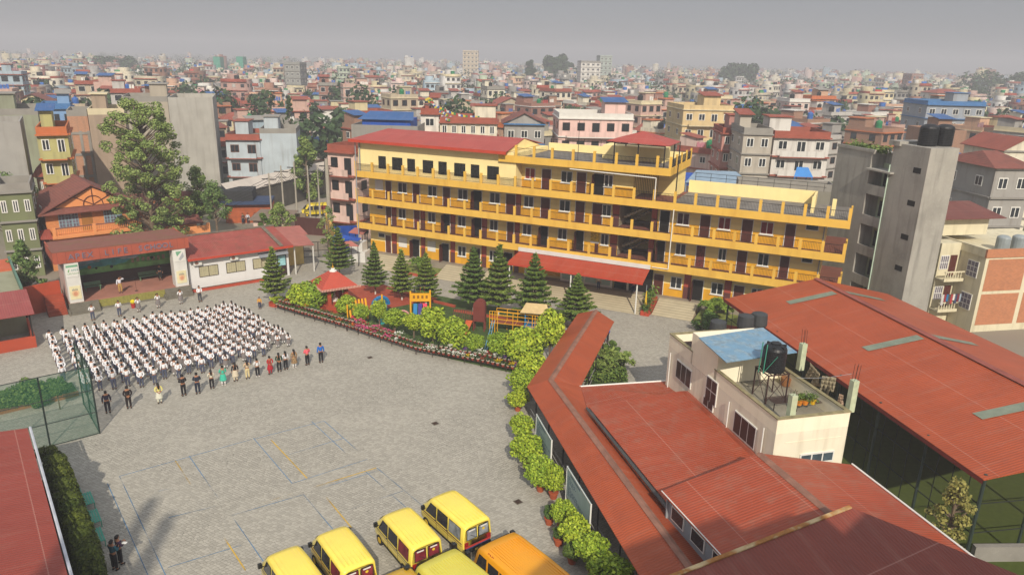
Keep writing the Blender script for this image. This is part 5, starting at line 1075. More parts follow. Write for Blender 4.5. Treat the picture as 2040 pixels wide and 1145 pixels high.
# the black tank on its stand
tp = G(1531, 792, 5.62); TF = Fr(tp, 14.5); zb_ = HT(tp, 1531, 737); zt_ = HT(tp, 1532, 682)
st = thing('tank_stand', 'angle iron stand under the black water tank on the cream house terrace', 'tank stand', tp)
for du in (-.65, .65):
    for dv in (-.65, .65): b = MB(TF); b.box(du - .03, du + .03, dv - .03, dv + .03, 5.62, zb_); b.build('leg', [IRON], st)
b = MB(TF); b.box(-.7, .7, -.7, -.64, zb_, zb_ + .06); b.box(-.7, .7, .64, .7, zb_, zb_ + .06); b.box(-.7, -.64, -.64, .64, zb_, zb_ + .06); b.box(.64, .7, -.64, .64, zb_, zb_ + .06)
for k in range(4): b.box(-.45 + k * .28, -.4 + k * .28, -.64, .64, zb_ + .01, zb_ + .05)
for s in (-1, 1): b.tube((-.65, s * .65, 5.7), (.65, s * .65, zb_), .02, n=4); b.tube((.65, s * .65, 5.7), (-.65, s * .65, zb_), .02, n=4); b.tube((s * .65, -.65, 5.7), (s * .65, .65, zb_), .02, n=4)
b.build('brace', [IRON], st)
def tank_mesh(R_, h):
    pr = [(R_ * .97, 0)]; n = 9
    for k in range(n): z = h * .06 + h * .7 * k / n; pr += [(R_, z), (R_, z + h * .055), (R_ * .965, z + h * .065), (R_ * .965, z + h * .072)]
    pr += [(R_, h * .78), (R_ * .9, h * .86), (R_ * .5, h * .95), (R_ * .3, h * .96)]; return pr
TKB = M('black_tank_plastic', '#1b1c1e', .45, .15, 2)
tk = thing('water_tank', 'large ribbed black water tank on an iron stand on the cream house terrace', 'water tank', TF.pt(0, 0, zb_ + .065)); h = zt_ - zb_
b = MB(); b.lathe(TF.pt(0, 0, zb_ + .065), tank_mesh(.66, h), 28); b.build('tank_body', [TKB], tk, smooth=False)
b = MB(); b.lathe(TF.pt(0, 0, zb_ + h * .97), [(.28, 0), (.28, .1), (.2, .12)], 16); 
for k in range(6): a = k * 1.047; b.fr = Fr(TF.pt(0, 0), math.degrees(a)); b.box(.26, .6, -.05, .05, zb_ + h * .84, zb_ + h * .97)
b.fr = None; b.build('lid', [TKB], tk)
b = MB(TF); b.tube((-.8, -.3, zb_), (-.75, -.3, zt_ + .1), .03, n=6); b.tube((-.9, 0, zb_), (-.85, 0, zt_ + .15), .03, n=6); b.tube((-.8, -.3, zb_ + .05), (-.3, -.72, zt_ - .5), .02, n=5); b.build('pipe', [M('green_pipe', '#3d8a72', .5)], tk)
text_mesh('lettering', 'TANK', .13, WHITE, tk, TF, -.28, -.665, zb_ + h * .68, .004) if False else None
# things on the terrace
def rack_on_roof(label, x, y, L_):
    p = G(x, y, 5.62); f = Fr(p, 14.5); t = thing('metal_rack', label, 'rack', p); b = MB(f)
    for k in range(7): b.box(-L_ / 2, L_ / 2, -.4 + k * .13, -.36 + k * .13, 6.0, 6.03)
    b.build('grid', [IRON], t)
    for du in (-L_ / 2, L_ / 2 - .04):
        for dv in (-.4, .38): b = MB(f); b.box(du, du + .04, dv, dv + .04, 5.62, 6.0); b.build('leg', [IRON], t)
rack_on_roof('low empty iron rack on the cream house terrace behind the parapet corner', 1556, 808, 1.5); rack_on_roof('iron rack carrying yellow flower tubs on the cream house terrace', 1607, 810, 1.9)
for i, x in enumerate((1591, 1603, 1618)):
    p = G(x, 806 - i, 6.05); t = thing('flower_tub', ['orange tub of green herbs, left of three on the terrace rack', 'orange tub of green herbs, middle of three on the terrace rack', 'yellow tub of green herbs, right of three on the terrace rack'][i], 'plant tub', p, 0, 'tubs of herbs on the terrace rack')
    b = MB(); b.lathe((0, 0, 0), [(.14, 0), (.2, .26), (.17, .26)], 10); b.build('tub', [M('orange_tub', '#cf7f22', .6) if i < 2 else M('yellow_tub', '#d0a41c', .6)], t, world=False); P = np.random.default_rng(i).normal(size=(120, 3)) * (.15, .17, .12) + (0, .1, .42)
    o = bpy.data.objects.new('foliage', leaf_mesh('foliage', P, np.tile([0, 0, 1.], (120, 1)), .1, GREENF)); COL.objects.link(o); o.parent = t
p = G(1555, 775, 5.62); t = thing('clay_drum', 'brown clay drum under the tank stand on the terrace', 'drum', p); b = MB(); b.lathe((.5, .6, 0), [(.26, 0), (.32, .5), (.28, .52)], 14); b.build('drum', [M('brown_clay', '#8a5c35', .8, .15)], t, world=False)
p0, p1 = G(1587, 752, 7.25), G(1697, 744, 7.3); b = MB(); pts = [p0.lerp(p1, k / 8) - Vector((0, 0, .12 * math.sin(math.pi * k / 8))) for k in range(9)]; b.path(pts, .012, 4); tag(b.build('washing_line', [GREYB]), 'washing line tied between two bare concrete posts of the terrace', 'washing line')
def cloth(label, q0, q1, drop, mat, seed):
    r = random.Random(seed); b = MB(); n = 12; d = (q1 - q0); nn = Vector((-d.y, d.x, 0)).normalized()
    rows = [[q0 + d * (k / n) + nn * (.05 * math.sin(k * 1.9 + j) * (j + .3)) - Vector((0, 0, drop * j / 4 + (.12 * math.sin(k * .9 + seed) if j == 4 else 0))) for k in range(n + 1)] for j in range(5)]
    for j in range(4):
        for k in range(n): b.poly([rows[j][k], rows[j][k + 1], rows[j + 1][k + 1], rows[j + 1][k]])
    o = b.build('hanging_cloth', [mat], smooth=True); md = o.modifiers.new('s', 'SOLIDIFY'); md.thickness = .02; tag(o, label, 'laundry', 'cloths drying on the terrace'); return o
BGE = M('beige_cloth', '#a99878', .9, .2, 8); cloth('striped beige cloth drying at the far wall of the cream house terrace', G(1614, 722, 7.2), G(1634, 745, 7.1), .9, BGE, 1); cloth('wide greyish cloth hanging on the washing line of the cream terrace', G(1638, 748, 7.2), G(1666, 752, 7.2), .95, M('grey_cloth', '#94896f', .9, .15, 6), 2)
cloth('small patterned cloth over the terrace parapet near the corner post', G(1672, 784, 6.6), G(1681, 787, 6.6), .6, M('patterned_cloth', '#a38a72', .9, .5, 12), 3)
b = MB(CH); b.box(.5, 1.6, Lc - 1.9, Lc - .6, 6.0, 6.06); 
for u, v in ((.5, Lc - 1.9), (1.55, Lc - 1.9), (.5, Lc - .65), (1.55, Lc - .65)): b.box(u, u + .05, v, v + .05, 5.61, 6.0)
tag(b.build('metal_rack', [IRON]), 'rusty iron frame table on the back terrace left of the blue sheet roof', 'rack')
for i, (x, y) in enumerate(((1425, 652), (1480, 640), (1507, 636))):
    p = G(x + 4, y + 12, 6.0); b = MB(); b.lathe(p, [(.55, 0), (.6, .15), (.55, .9), (.3, 1.0)], 14)
    tag(b.build('water_tank', [M('dusty_black', '#3a3c3d', .7, .15)]), ['dusty low black tank, left one of three behind the blue sheet roof', 'dusty low black tank, middle one of three behind the blue sheet roof', 'dusty low black tank, right one of three behind the blue sheet roof'][i], 'water tank', 'black tanks behind the blue sheet roof')
# ================================================================ SPORTS HALL (big red roof over green turf)
HL = thing('sports_hall', 'huge open sided hall with red gabled sheet roof over green turf', 'sports hall', (26, 45, 0))
zh, zg = 5.0, 6.85
L0, L1 = G(1443, 595, zh), G(1960, 955, zh); R0, R1 = G(1768, 585, zh), G(2040, 700, zh); K0, K1 = G(1626, 555, zg), G(2040, 774, zg)
dl = (L1 - L0).normalized(); K1 = K0 + (K1 - K0).normalized() * (L1 - L0).length * 1.0; R1 = R0 + dl * (L1 - L0).length
dk = (K1 - K0); K1 = K0 + dl * dk.length; print('hall', L0, L1, K0, K1, R0, R1)
HR = M('red_sheet_hall', '#a34a26', .5, .13, .3, 'corr', .55, stain=.25, stc='#84402c')
b = MB(); b.slab([tuple(L0), tuple(L1), tuple(K1), tuple(K0)], .06); b.slab([tuple(K0), tuple(K1), tuple(R1), tuple(R0)], .06); rf = b.build('roof', [HR], HL)
b = MB()
nL = (K0 - L0); nR = (K0 - R0)
def on(e, slope, s, t): return e + dl * s + slope * t
SK = []
for s in (3.2, 13.0, 22.8):
    for e, sl in ((L0, nL), (R0, nR)):
        b = MB(); lo, hi = (.45, .93); q = [on(e, sl, s, lo), on(e, sl, s + .75, lo), on(e, sl, s + .75, hi), on(e, sl, s, hi)]; b.poly([tuple(p + Vector((0, 0, .035))) for p in (q if e is L0 else q[::-1])]); b.build('skylight_strip', [M('skylight_grey_green', '#78806e', .5, .15, 2)], rf)
b = MB(); 
for s in (-1, 1):
    n_ = Vector((-dl.y, dl.x, 0)) * .28 * s; b.poly([tuple(K0 + Vector((0, 0, .1))), tuple(K1 + Vector((0, 0, .1))), tuple(K1 + n_ + Vector((0, 0, .03))), tuple(K0 + n_ + Vector((0, 0, .03)))])
b.build('ridge_cap', [M('ridge_red_brown', '#8a4a3e', .7, .15)], rf)
b = MB(); up_ = Vector((0, 0, 1)); o_ = Vector((-dl.y, dl.x, 0)) * -.03
b.poly([tuple(L0 + o_), tuple(L1 + o_), tuple(L1 + o_ - up_ * .25), tuple(L0 + o_ - up_ * .25)]); b.build('eave_fascia', [M('dark_red_trim', '#7a2d22')], rf)
nrm = Vector((dl.y, -dl.x, 0)) if False else Vector((-dl.y, dl.x, 0))   # points into the hall from the left eave
Ltot = (L1 - L0).length
for k in range(8):
    p = L0 + dl * (Ltot * k / 7 * .985 + .15) + nrm * .35; b = MB(); b.tube((p.x, p.y, 0), (p.x, p.y, zh + .1), .09 if k % 2 else .07, n=8); b.build('post', [M('hall_post', '#2e3a34', .5)], HL)
for k in range(1, 5):
    p = L1.lerp(R1, k / 4.5) + dl * -.4; b = MB(); b.tube((p.x, p.y, 0), (p.x, p.y, zh), .07, n=8); b.build('post', [_mats[('hall_post',)]], HL)
b = MB()
for z in (1.7, 3.4):
    p, q = L0 + nrm * .35, L1 + nrm * .35 - dl * .3; b.tube((p.x, p.y, z), (q.x, q.y, z), .035, n=5); p2 = R1 - dl * .4; b.tube((q.x, q.y, z), (p2.x, p2.y, z), .03, n=5)
for k in range(1, 26):
    p = L0 + dl * (Ltot * k / 26) + nrm * .35; b.tube((p.x, p.y, 0), (p.x, p.y, zh), .025, n=4)
b.build('net_frame', [M('net_frame_dark', '#20241f')], HL)
b = MB(); b.poly([tuple(K0 + nrm * 0), tuple(R0), tuple(R0 - up_ * .3), tuple(L0 - up_ * .3), tuple(L0)]); b.build('far_gable', [M('gable_sheet', '#5a4a40')], HL)
b = MB(); T0 = L0 - nrm * .2; b.poly([(L0.x - .2, L0.y, .02), (L1.x - .5, L1.y - 2, .02), (R1.x + 4, R1.y - 2, .02), (R0.x + 3, R0.y, .02)]); struct('hall_turf', b, [M('hall_turf_green', '#444f1b', .95, .12, 3)])
b = MB(); P_, Q_ = G(1950, 1112), G(2045, 1108); b.prism([(P_.x - .5, P_.y - .3), (Q_.x + 2, Q_.y - .3), (Q_.x + 2, Q_.y), (P_.x - .5, P_.y)], 0, .9); tag(b.build('turf_edge_wall', [CONC]), 'low concrete wall at the near end of the green turf', 'wall')
loose_tree('wispy_shrub', 'wispy yellow green shrub growing between the red roofs at the corner of the turf', Vector((20.6, 29.0, 1.6)), 4.6, 1.15, 51, M('wispy_foliage', '#8a8444', .8, .2, 2, 'leaf', p='#6a6a34', p2='#aaa060'), 2300, .11, 40, .2, gap=.7)
b = MB(); b.box(19, 40, 12, 27.5, -.01, .05); struct('rough_ground', b, [M('dry_ground', '#7d7358', .95, .3, 1.2)])
# ================================================================ GREY TOWER
TW = Fr(G(1670, 292, 16.2), -76); Uc, _z = TW.uz(1855, 296, 0); Um = TW.uz(1776, 320, 0)[0]; print('tower', TW.o, Uc, Um)
tw = thing('grey_tower_block', 'tall unpainted grey concrete apartment tower with recessed balconies at the right', 'building', TW.pt(6, 4, 0)); GC = M('tower_concrete', '#a09c92', .95, .10, .5, 'concrete', stain=.5, stc='#5a5853')
Wt = 6.0; zt1 = 16.2; zt2 = TW.uz(1855, 296, 0)[1]
uB0 = TW.uz(1722, 400, 0)[0]
vT = TW.vz(1911, 303, Uc)[0]; print('vT', vT)
b = MB(TW); b.box(0, uB0, 0, vT, 0, zt1); b.box(uB0, Um, 1.6, vT, 0, zt1); b.box(Um, Uc, 0, vT, 0, zt2); b.build('wall', [GC], tw)
GRN = M('pale_green_plaster', '#b3bd9b', .9, .06); 
lv = [TW.uz(1740, y, 0)[1] for y in (378, 440, 506)] ; print('lv', lv)
for k in range(5):
    z = 13.2 - k * 3.0
    b = MB(TW); b.box(uB0, Um, .0, .15, z - .95, z, 0); b.box(uB0, Um, .15, 1.6, z - 1.0, z - .85, 0); b.build('balcony', [GC], tw)
    b = MB(TW); b.box(uB0, Um, 1.55, 1.6, z - .84, z + 2.0); b.build('recess_wall', [GRN], tw)
    for j in range(2):
        u0 = uB0 + .35 + j * (Um - uB0) * .5; w_ = (Um - uB0) * .36; frame_window(TW, tw, u0, u0 + w_, z - .2 if j == 0 else z - .84, z + 1.35, 1.55, M('maroon_frame', '#4a2422'), 2, 1, DARK)
b = MB(TW); b.box(uB0 - .1, Um + .6, -.45, 1.6, 14.6, 14.75); b.build('sunshade', [GC], tw)
for k in range(4):
    u = TW.uz([1827, 1815, 1802, 1790][k], [340, 405, 472, 534][k], 0); b = MB(TW); b.box(u[0] - .45, u[0] + .45, -.01, .02, u[1] - .25, u[1] + .25); b.build('vent_window', [DARK], tw)
b = MB(TW); b.tube((Um, -.08, 1), (Um, -.08, 15.4), .06, n=6); b.build('drain_pipe', [M('pale_green_pipe', '#b9cdb9')], tw)
b = MB(TW); b.box(0, uB0 + .4, -.1, .1, zt1 + .001, zt1 + .3); b.box(Um - .5, Um + .9, -.2, 3, zt2 - .2, zt2 + .22); b.build('roof_edge', [GC], tw)
r = np.random.default_rng(5); P = np.stack([r.uniform(.5, 6, 900), r.uniform(.3, 1.6, 900), zt1 + np.abs(r.normal(0, .3, 900))], 1); P = np.array([tuple(TW.pt(*p)) for p in P]); o = bpy.data.objects.new('roof_plants', leaf_mesh('roof_plants', P, np.tile([0, 0, 1.], (900, 1)), .2, OLIVEF, r)); COL.objects.link(o); tag(o, 'green plants growing on the roof edge of the grey tower', 'roof plants', None, 'stuff')
for i, (x, y) in enumerate(((1832, 292), (1863, 292))):
    q = TW.uv(x, y, zt2); p = TW.pt(q[0] - .5, q[1] + 1.2, zt2); b = MB(); b.lathe(p, tank_mesh(.8, 2.0), 18); tag(b.build('water_tank', [TKB]), 'black water tank on top of the grey tower, ' + ('left' if i == 0 else 'right') + ' one of the pair', 'water tank', 'tanks on the grey tower')
# ================================================================ BEIGE AND BRICK HOUSE at the right edge
BB = Fr(G(1969, 497, 8.2), 12); bb = thing('beige_brick_house', 'beige apartment house with bare brick side panels behind the big red hall roof', 'house', BB.pt(3, 3, 0))
BEI = M('beige_plaster', '#d2c9ab', .9, .06, .8, stain=.4, stc='#8a8262'); BRK = M('bare_brick', '#b5714a', .9, .15, 1.5, 'brick')
b = MB(BB); b.box(0, 14, 0, 11, 0, 7.4, 0); b.box(-.1, 14, -.1, .1, 7.401, 8.2, 1); b.box(-.1, .1, .101, 7.0, 7.401, 8.2, 0); uw = BB.uz(1866, 540, 3.0)[0]; print('uw', uw); b.box(uw, -.1, 3.0, 4.6, 0, 8.1, 0); b.box(-.1, .1, 3.0, 7.0, 7.40, 7.401, 0); b.build('wall', [BEI, BRK], bb)
for z0_, z1_ in ((4.1, 7.2), (.7, 3.8)): b = MB(BB); b.box(.35, 4.6, -.02, -.0, z0_, z1_); b.box(5.1, 9.5, -.02, 0, z0_, z1_); b.build('brick_panel', [BRK], bb)
LB = Fr(BB.pt(0, 3.0), math.degrees(BB.az) - 90)
for z in (5.2, 2.0): frame_window(LB, bb, 1.1, 2.4, z, z + 1.6, 0, WHITE, 3, 3, VPN)
wz = BB.uz(1884, 535, 3.0)[1] - .35; u2 = -.15 + (uw + .15) * .42; print('BBz', wz)
for z in (wz, wz - 3.1):
    frame_window(BB, bb, uw + .15, u2 - .15, z + .3, z + 1.7, 3.0, WHITE, 4, 2, VPN); b = MB(BB); b.box(u2, u2 + .75, 2.95, 3.0, z - .5, z + 1.7); b.build('door', [DOORB], bb)
    b = MB(BB); b.box(uw, -.12, 1.9, 2.99, z - .65, z - .5); b.box(uw, -.12, 1.9, 2.02, z - .499, z - .35); b.box(uw, -.12, 1.9, 2.02, z + .25, z + .36); b.build('balcony', [BEI], bb)
    for k in range(int(-uw / .29)): b = MB(BB); b.lathe((uw + .1 + k * .29, 1.96, z - .35), [(.05, 0), (.07, .2), (.04, .4), (.06, .6)], 6, cap=False); b.build('baluster', [BEI], bb)
b = MB(BB); b.slab([(-3.4, 5.0, 10.0), (6.5, 5.0, 10.0), (6.5, 10, 10.8), (-3.4, 10, 10.8)], .08); b.box(-.5, 5.5, 6.0, 10, 8.1, 10.0, 1); b.build('roof_room', [M('brown_sheet_roof', '#6f4038', .8, .15, 1, 'corr'), BEI], bb)
for i in range(2): p = BB.pt(4 + i * 1.8, 2.4, 7.45); b = MB(); b.lathe(p, tank_mesh(.62, 1.5), 16); tag(b.build('water_tank', [M('grey_tank', '#8d9596', .5)]), ('left' if i == 0 else 'right') + ' grey water tank on the brick sided house at the right edge', 'water tank', 'grey tanks at the right edge')
for i in range(9):
    p = BB.pt(uw + .05 + i * (-uw - .1) / 9, 1.82, 3.6); b = MB(Fr(p, 12)); h = random.uniform(.6, 1.1); b.box(0, .3, -.02, .02, wz - 1.9 - h, wz - 1.9); c_ = ['#b9b5b0', '#8c2f35', '#2f6f9c', '#57483f', '#a33a3a', '#cfcac4', '#3a4560', '#742d36', '#9aa7b0'][i]
    tag(b.build('garment', [M('garment_%d' % i, c_, .9, .1)]), ['white', 'dark red', 'bright blue', 'brown', 'red', 'pale grey', 'navy', 'maroon', 'grey blue'][i] + ' garment hanging on the lower balcony of the beige house', 'laundry', 'laundry on the beige balcony')
# ================================================================ LEFT SIDE: shed, yard wall, net fence, red roof, hedge, benches
SF = Fr((-39.9, 56.6), 38.2); shd = thing('open_shed', 'open fronted shed with faded red sheet roof and low red wall at the left edge', 'shed', SF.pt(-4, 2, 0)); RW = M('shed_red_wall', '#a5452c', .8, .12, .8)
b = MB(SF); b.box(-12, -.2, -.0, .18, 0, 1.0); b.box(-.2, 0, -.02, 6, 0, 1.0); b.build('low_wall', [RW], shd)
b = MB(SF); b.slab([(-12, -.5, 3.1), (.2, -.5, 3.1), (.2, 4.2, 4.0), (-12, 4.2, 4.0)], .06); b.build('roof', [M('faded_maroon_sheet', '#8f4743', .7, .12, 1, 'corr', .4)], shd)
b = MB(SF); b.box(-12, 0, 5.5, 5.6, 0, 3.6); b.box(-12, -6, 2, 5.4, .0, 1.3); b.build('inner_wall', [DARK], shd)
for k in range(4): b = MB(SF); u = -.2 - k * 3.4; b.box(u, u + .12, .02, .14, 1.0, 3.1); b.build('post', [RAIL], shd)
t = thing('flat_roof_block', 'flat roofed green grey block with red far edge at the left border', 'building', SF.pt(-6, 9, 0)); b = MB(SF); b.box(-14, -.2, 4.3, 12.5, 0, 3.7, 0, 0); b.box(-14, -.2, 12.5, 16.8, 0, 3.9, 1, 1); b.build('wall', [M('green_grey_roof', '#8f8f76', .95, .1, .6, stain=.3, stc='#76715a'), M('red_orange_roof', '#c0603f', .8, .1, 1, 'corr')], t)
b = MB(SF); b.box(-.18, -.02, 4.3, 16.5, 3.3, 4.2); b.build('edge_wall', [M('teal_trim', '#5a7a6a')], t)
b = MB(SF); b.box(.2, 4.6, 9.6, 9.85, 0, 1.9); b.box(4.5, 4.75, 5.5, 9.6, 0, 1.9) 
YW = Fr(G(62, 625), 37); b = MB(YW); P_, Q_ = G(62, 628), G(96, 620); b = MB(Fr(P_, math.degrees(math.atan2((Q_ - P_).y, (Q_ - P_).x)))); hh = HT(P_, 62, 571); b.box(-.5, (Q_ - P_).length + 1.4, 0, .25, 0, hh)
tag(b.build('yard_wall', [M('red_yard_wall', '#b14a2d', .8, .12, .8)]), 'bright red yard wall between the open shed and the stage', 'wall')
b = MB(ST)
for k in range(6): b.box(-1.9, -.35, .6 + k * .32, .6 + (k + 1) * .32 - .002, 0, .2 + k * .28)
tag(b.build('side_steps', [M('red_brick_steps', '#99452c', .85, .15, 1)]), 'red brick side steps left of the stage', 'steps')
p = G(124, 608); t = thing('dustbin', 'purple plastic dustbin at the left foot of the stage', 'dustbin', p); b = MB(); b.lathe((0, 0, 0), [(.27, 0), (.34, 1.0), (.37, 1.0), (.37, 1.06)], 14); b.build('bin', [M('purple_bin', '#8f4a5f', .6)], t, world=False)
# green net fence
nf = thing('net_fence', 'tall green netted sports fence with dark posts at the left, kerb and bushes behind it', 'fence', G(199, 863)); N1 = G(199, 863); N0 = G(70, 897); d = (N1 - N0).normalized(); N0 = N1 - d * 16; NFm = Fr(N0, math.degrees(math.atan2(d.y, d.x))); hn = HT(N1, 153, 725) * .94; print('net', hn, d)
net = bpy.data.materials.new('green_net'); net.use_nodes = True; q = net.node_tree.nodes['Principled BSDF']; q.inputs['Base Color'].default_value = (*lin('#2f6a52'), 1); q.inputs['Alpha'].default_value = .36; q.inputs['Roughness'].default_value = .9
b = MB(NFm); b.poly([(0, 0, 0), (16, 0, 0), (16, 0, hn), (0, 0, hn)]); b.poly([(16, 0, 0), (16, 5.2, 0), (16, 5.2, hn), (16, 0, hn)]); b.build('net', [net], nf)
PST = M('fence_post_green', '#1c2b27', .5)
for u in (16, 13.2, 10.4, 7.6, 4.8, 2): b = MB(NFm); b.tube((u, 0, 0), (u, 0, hn), .05, n=6); b.build('post', [PST], nf)
for v in (2.6, 5.2): b = MB(NFm); b.tube((16, v, 0), (16, v, hn), .05, n=6); b.build('post', [PST], nf)
b = MB(NFm)
for z in (.05, hn * .33, hn * .66, hn): b.tube((0, 0, z), (16, 0, z), .03, n=5); b.tube((16, 0, z), (16, 5.2, z), .03, n=5)
b.build('rail', [PST], nf)
KP = [G(0, 826), G(158, 788)]; d2_ = (KP[1] - KP[0]).normalized(); kf = Fr(KP[0] - d2_ * 5, math.degrees(math.atan2(d2_.y, d2_.x))); Lk = (KP[1] - KP[0]).length + 5
b = MB(kf); b.box(0, Lk, 0, .3, 0, .3, 0); b.box(0, Lk, .3, 2.4, 0, .22, 1); struct('long_planter', b, [M('brown_planter_kerb', '#8e5a3a', .8, .1), LAWN])
for i, (x, y, s, l) in enumerate(((62, 790, 1.2, 'big round clipped bush behind the green net, leftmost'), (22, 800, 1.0, 'clipped bush at the very left edge behind the green net'), (112, 775, .95, 'oval clipped bush behind the green net, in the middle'), (80, 796, .7, 'low clipped bush between the two big ones behind the green net'))):
    p = G(x, y + 14); t = thing('clipped_bush', l, 'bush', p, i, 'clipped bushes behind the net fence'); o = bpy.data.objects.new('foliage', RT_CROWNS[i % 4]); COL.objects.link(o); o.parent = t; o.location = (0, 0, s * .8); o.scale = (s, s, s * .9); o.material_slots[0].link = 'OBJECT'; o.material_slots[0].material = GREENF
round_tree(150, 748, 1.6, 26, 1.0, 'tiny ball shaped tree behind the green net near the first line of students', 'clipped trees behind the net fence', trunk=.05) if False else None
round_tree(113, 776, 1.5, 24, 1.0, 'small ball headed tree behind the green net near the students', 'clipped bushes behind the net fence', trunk=.04, mat=GREENF)
# red hall roof at the lower left
zl = 3.7; q0, q1 = G(55, 852, zl), G(135, 1145, zl); dq = (q1 - q0).normalized(); q1 = q0 + dq * 22; nq = Vector((dq.y, -dq.x, 0)); q2 = q1 + nq * 9 + Vector((0, 0, 1.2)); q3 = q0 + nq * 9 + Vector((0, 0, 1.2))
lh = thing('left_red_roof_hall', 'long red sheet roof with pale fixings and a white gutter at the lower left corner', 'building', q0); b = MB(); b.slab([tuple(q0), tuple(q3), tuple(q2), tuple(q1)][::-1], .06); rf = b.build('roof', [M('red_sheet_left', '#8f3f31', .5, .08, .5, 'corr', .35)], lh)
b = MB(); gofs = nq * -.12 + Vector((0, 0, .0)); b.tube(q0 + gofs, q1 + gofs, .07, n=6); b.build('gutter', [M('gutter_white', '#b8bcc2', .5)], lh)
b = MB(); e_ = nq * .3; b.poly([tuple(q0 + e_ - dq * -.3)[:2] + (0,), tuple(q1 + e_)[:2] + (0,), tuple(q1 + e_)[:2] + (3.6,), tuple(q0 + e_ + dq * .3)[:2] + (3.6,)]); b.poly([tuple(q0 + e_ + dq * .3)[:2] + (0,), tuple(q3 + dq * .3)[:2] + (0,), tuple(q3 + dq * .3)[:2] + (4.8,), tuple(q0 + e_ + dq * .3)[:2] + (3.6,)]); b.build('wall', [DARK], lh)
b = MB()
for k in range(40):
    p = q0 + dq * (1 + k * .5) + nq * 2.2 + Vector((0, 0, .30)); b.box(p.x - .05, p.x + .05, p.y - .02, p.y + .02, p.z, p.z + .02)
b.build('roof_fixing', [WHITE], rf)
sx0, sy0 = math.sin(math.radians(SUN_AZ)), math.cos(math.radians(SUN_AZ))
# hedge of clipped cypresses
h0, h1 = G(150, 967), G(217, 1143); dh = (h1 - h0).normalized(); nh = Vector((dh.y, -dh.x, 0))
def cyp(seed, H_, R_):
    r = np.random.default_rng(seed); n = 3200; z = r.random(n) ** .8; a = r.uniform(0, 6.28, n); rad = R_ * (1 - .35 * z ** 3) * np.where(z > .93, (1 - z) * 12, 1) * r.uniform(.8, 1.06, n) * (1 + .08 * np.sin(a * 5)); P = np.stack([rad * np.cos(a), rad * np.sin(a), .1 + z * H_], 1)
    return leaf_mesh('foliage', P, np.stack([np.cos(a), np.sin(a), .4 + z], 1), .11, CYPF, r, 1.6)
CY = [cyp(s, 2.6, .62) for s in (1, 2, 3)]
for k in range(16):
    p = h0 + dh * (-.3 + k * .72) + nh * (.75 + (.1 if k % 2 else 0)); t = thing('cypress', f'clipped cypress in the hedge by the lower left roof, {nth(k)} from the far end', 'hedge tree', p, k * 1.3, 'clipped cypresses in the hedge row')
    o = bpy.data.objects.new('foliage', CY[k % 3]); COL.objects.link(o); o.parent = t; o.scale = (1, 1, random.uniform(.94, 1.08) * (.8 if k < 2 else 1)); b = MB(); b.tube((0, 0, 0), (0, 0, 1.2), .07, n=6); b.build('trunk', [BARK], t, world=False)
p = h0 - dh * 1.15 + nh * 1.0; t = thing('ball_topiary', 'single ball shaped topiary at the far end of the cypress hedge', 'bush', p); o = bpy.data.objects.new('foliage', RT_CROWNS[1]); COL.objects.link(o); o.parent = t; o.location = (0, 0, 1.9); o.scale = (.6, .6, .6); o.material_slots[0].link = 'OBJECT'; o.material_slots[0].material = CYPF; b = MB(); b.tube((0, 0, 0), (0, 0, 1.9), .08, n=6); b.build('trunk', [BARK], t, world=False)
GB = M('green_bench_paint', '#3f9a82', .5, .1)
for i, (x, y) in enumerate(((178, 1005), (191, 1041), (198, 1079))):
    p = G(x, y); f = Fr(p, math.degrees(math.atan2(dh.y, dh.x)) + 180); bench(f, 0, 0, 0, 1.35, GB, ['green slatted bench beside the hedge, farthest of three', 'green slatted bench beside the hedge, middle of three', 'green slatted bench beside the hedge, nearest of three, by the two standing people'][i], 'green benches along the hedge')
# tall block with gabled top behind the drone; its shade falls on the nearest roofs
sx, sy = math.sin(math.radians(SUN_AZ)), math.cos(math.radians(SUN_AZ)); tz = math.tan(math.radians(SUN_EL))
top = []
for x, y, z in ((1046, 1145, 2.4), (1090, 1108, 2.4), (1180, 1108, 1.0), (1252, 1085, 2.6), (1445, 1025, 4.7), (1496, 1056, 5.0), (1579, 1021, 5.2), (1640, 1062, 5.2), (1700, 1013, 5.6), (2000, 1128, 4.9), (2060, 1150, 4.9)):
    p = G(x, y, z); k = (p.y + 3.0) / sy; top.append((p.x + sx * k, z + k * tz))
top.sort(); b = MB()
for (xa, za), (xb, zb2) in zip(top, top[1:]): b.prism([(xa, -12), (xb, -12), (xb, -3), (xa, -3)], 0, [za, zb2, zb2, za])
tag(b.build('tall_block', [CRW]), 'tall cream block with jagged roofline outside the lower edge of the photo', 'building')
print('block', top)

# tall unseen conifers behind the drone, slimmed to throw pointed shade at lower left
for x, y, sc_, l in ((302, 999, 70, 'taller of two pointed conifers outside the lower edge of the photo'), (336, 1032, 67, 'shorter of two pointed conifers outside the lower edge of the photo')):
    p = G(x, y) + Vector((sx * .809, -sy * .809, .588)) * sc_; hh = p.z; t = thing('tall_conifer', l, 'tree', (p.x, p.y, 0)); r = np.random.default_rng(int(x)); n = 9000; z = r.random(n) ** 1.5; a = r.uniform(0, 6.28, n); rad = (.1 + 1.15 * z ** .8) * np.sqrt(r.random(n)) * (1 + .2 * np.sin(z * 60)); P = np.stack([rad * np.cos(a), rad * np.sin(a), hh - z * 20], 1)
    o = bpy.data.objects.new('crown', leaf_mesh('crown', P, np.stack([np.cos(a), np.sin(a), .4 + z], 1), .4, DARKF, r)); COL.objects.link(o); o.parent = t; b = MB(); b.tube((0, 0, 0), (0, 0, hh - 20), .5, .4, 8); b.tube((0, 0, hh - 20), (0, 0, hh - .5), 1.05, .05, 8); b.build('trunk', [BARK], t, world=False)  # wide solid cone inside the crown is added to sharpen the cast shadow
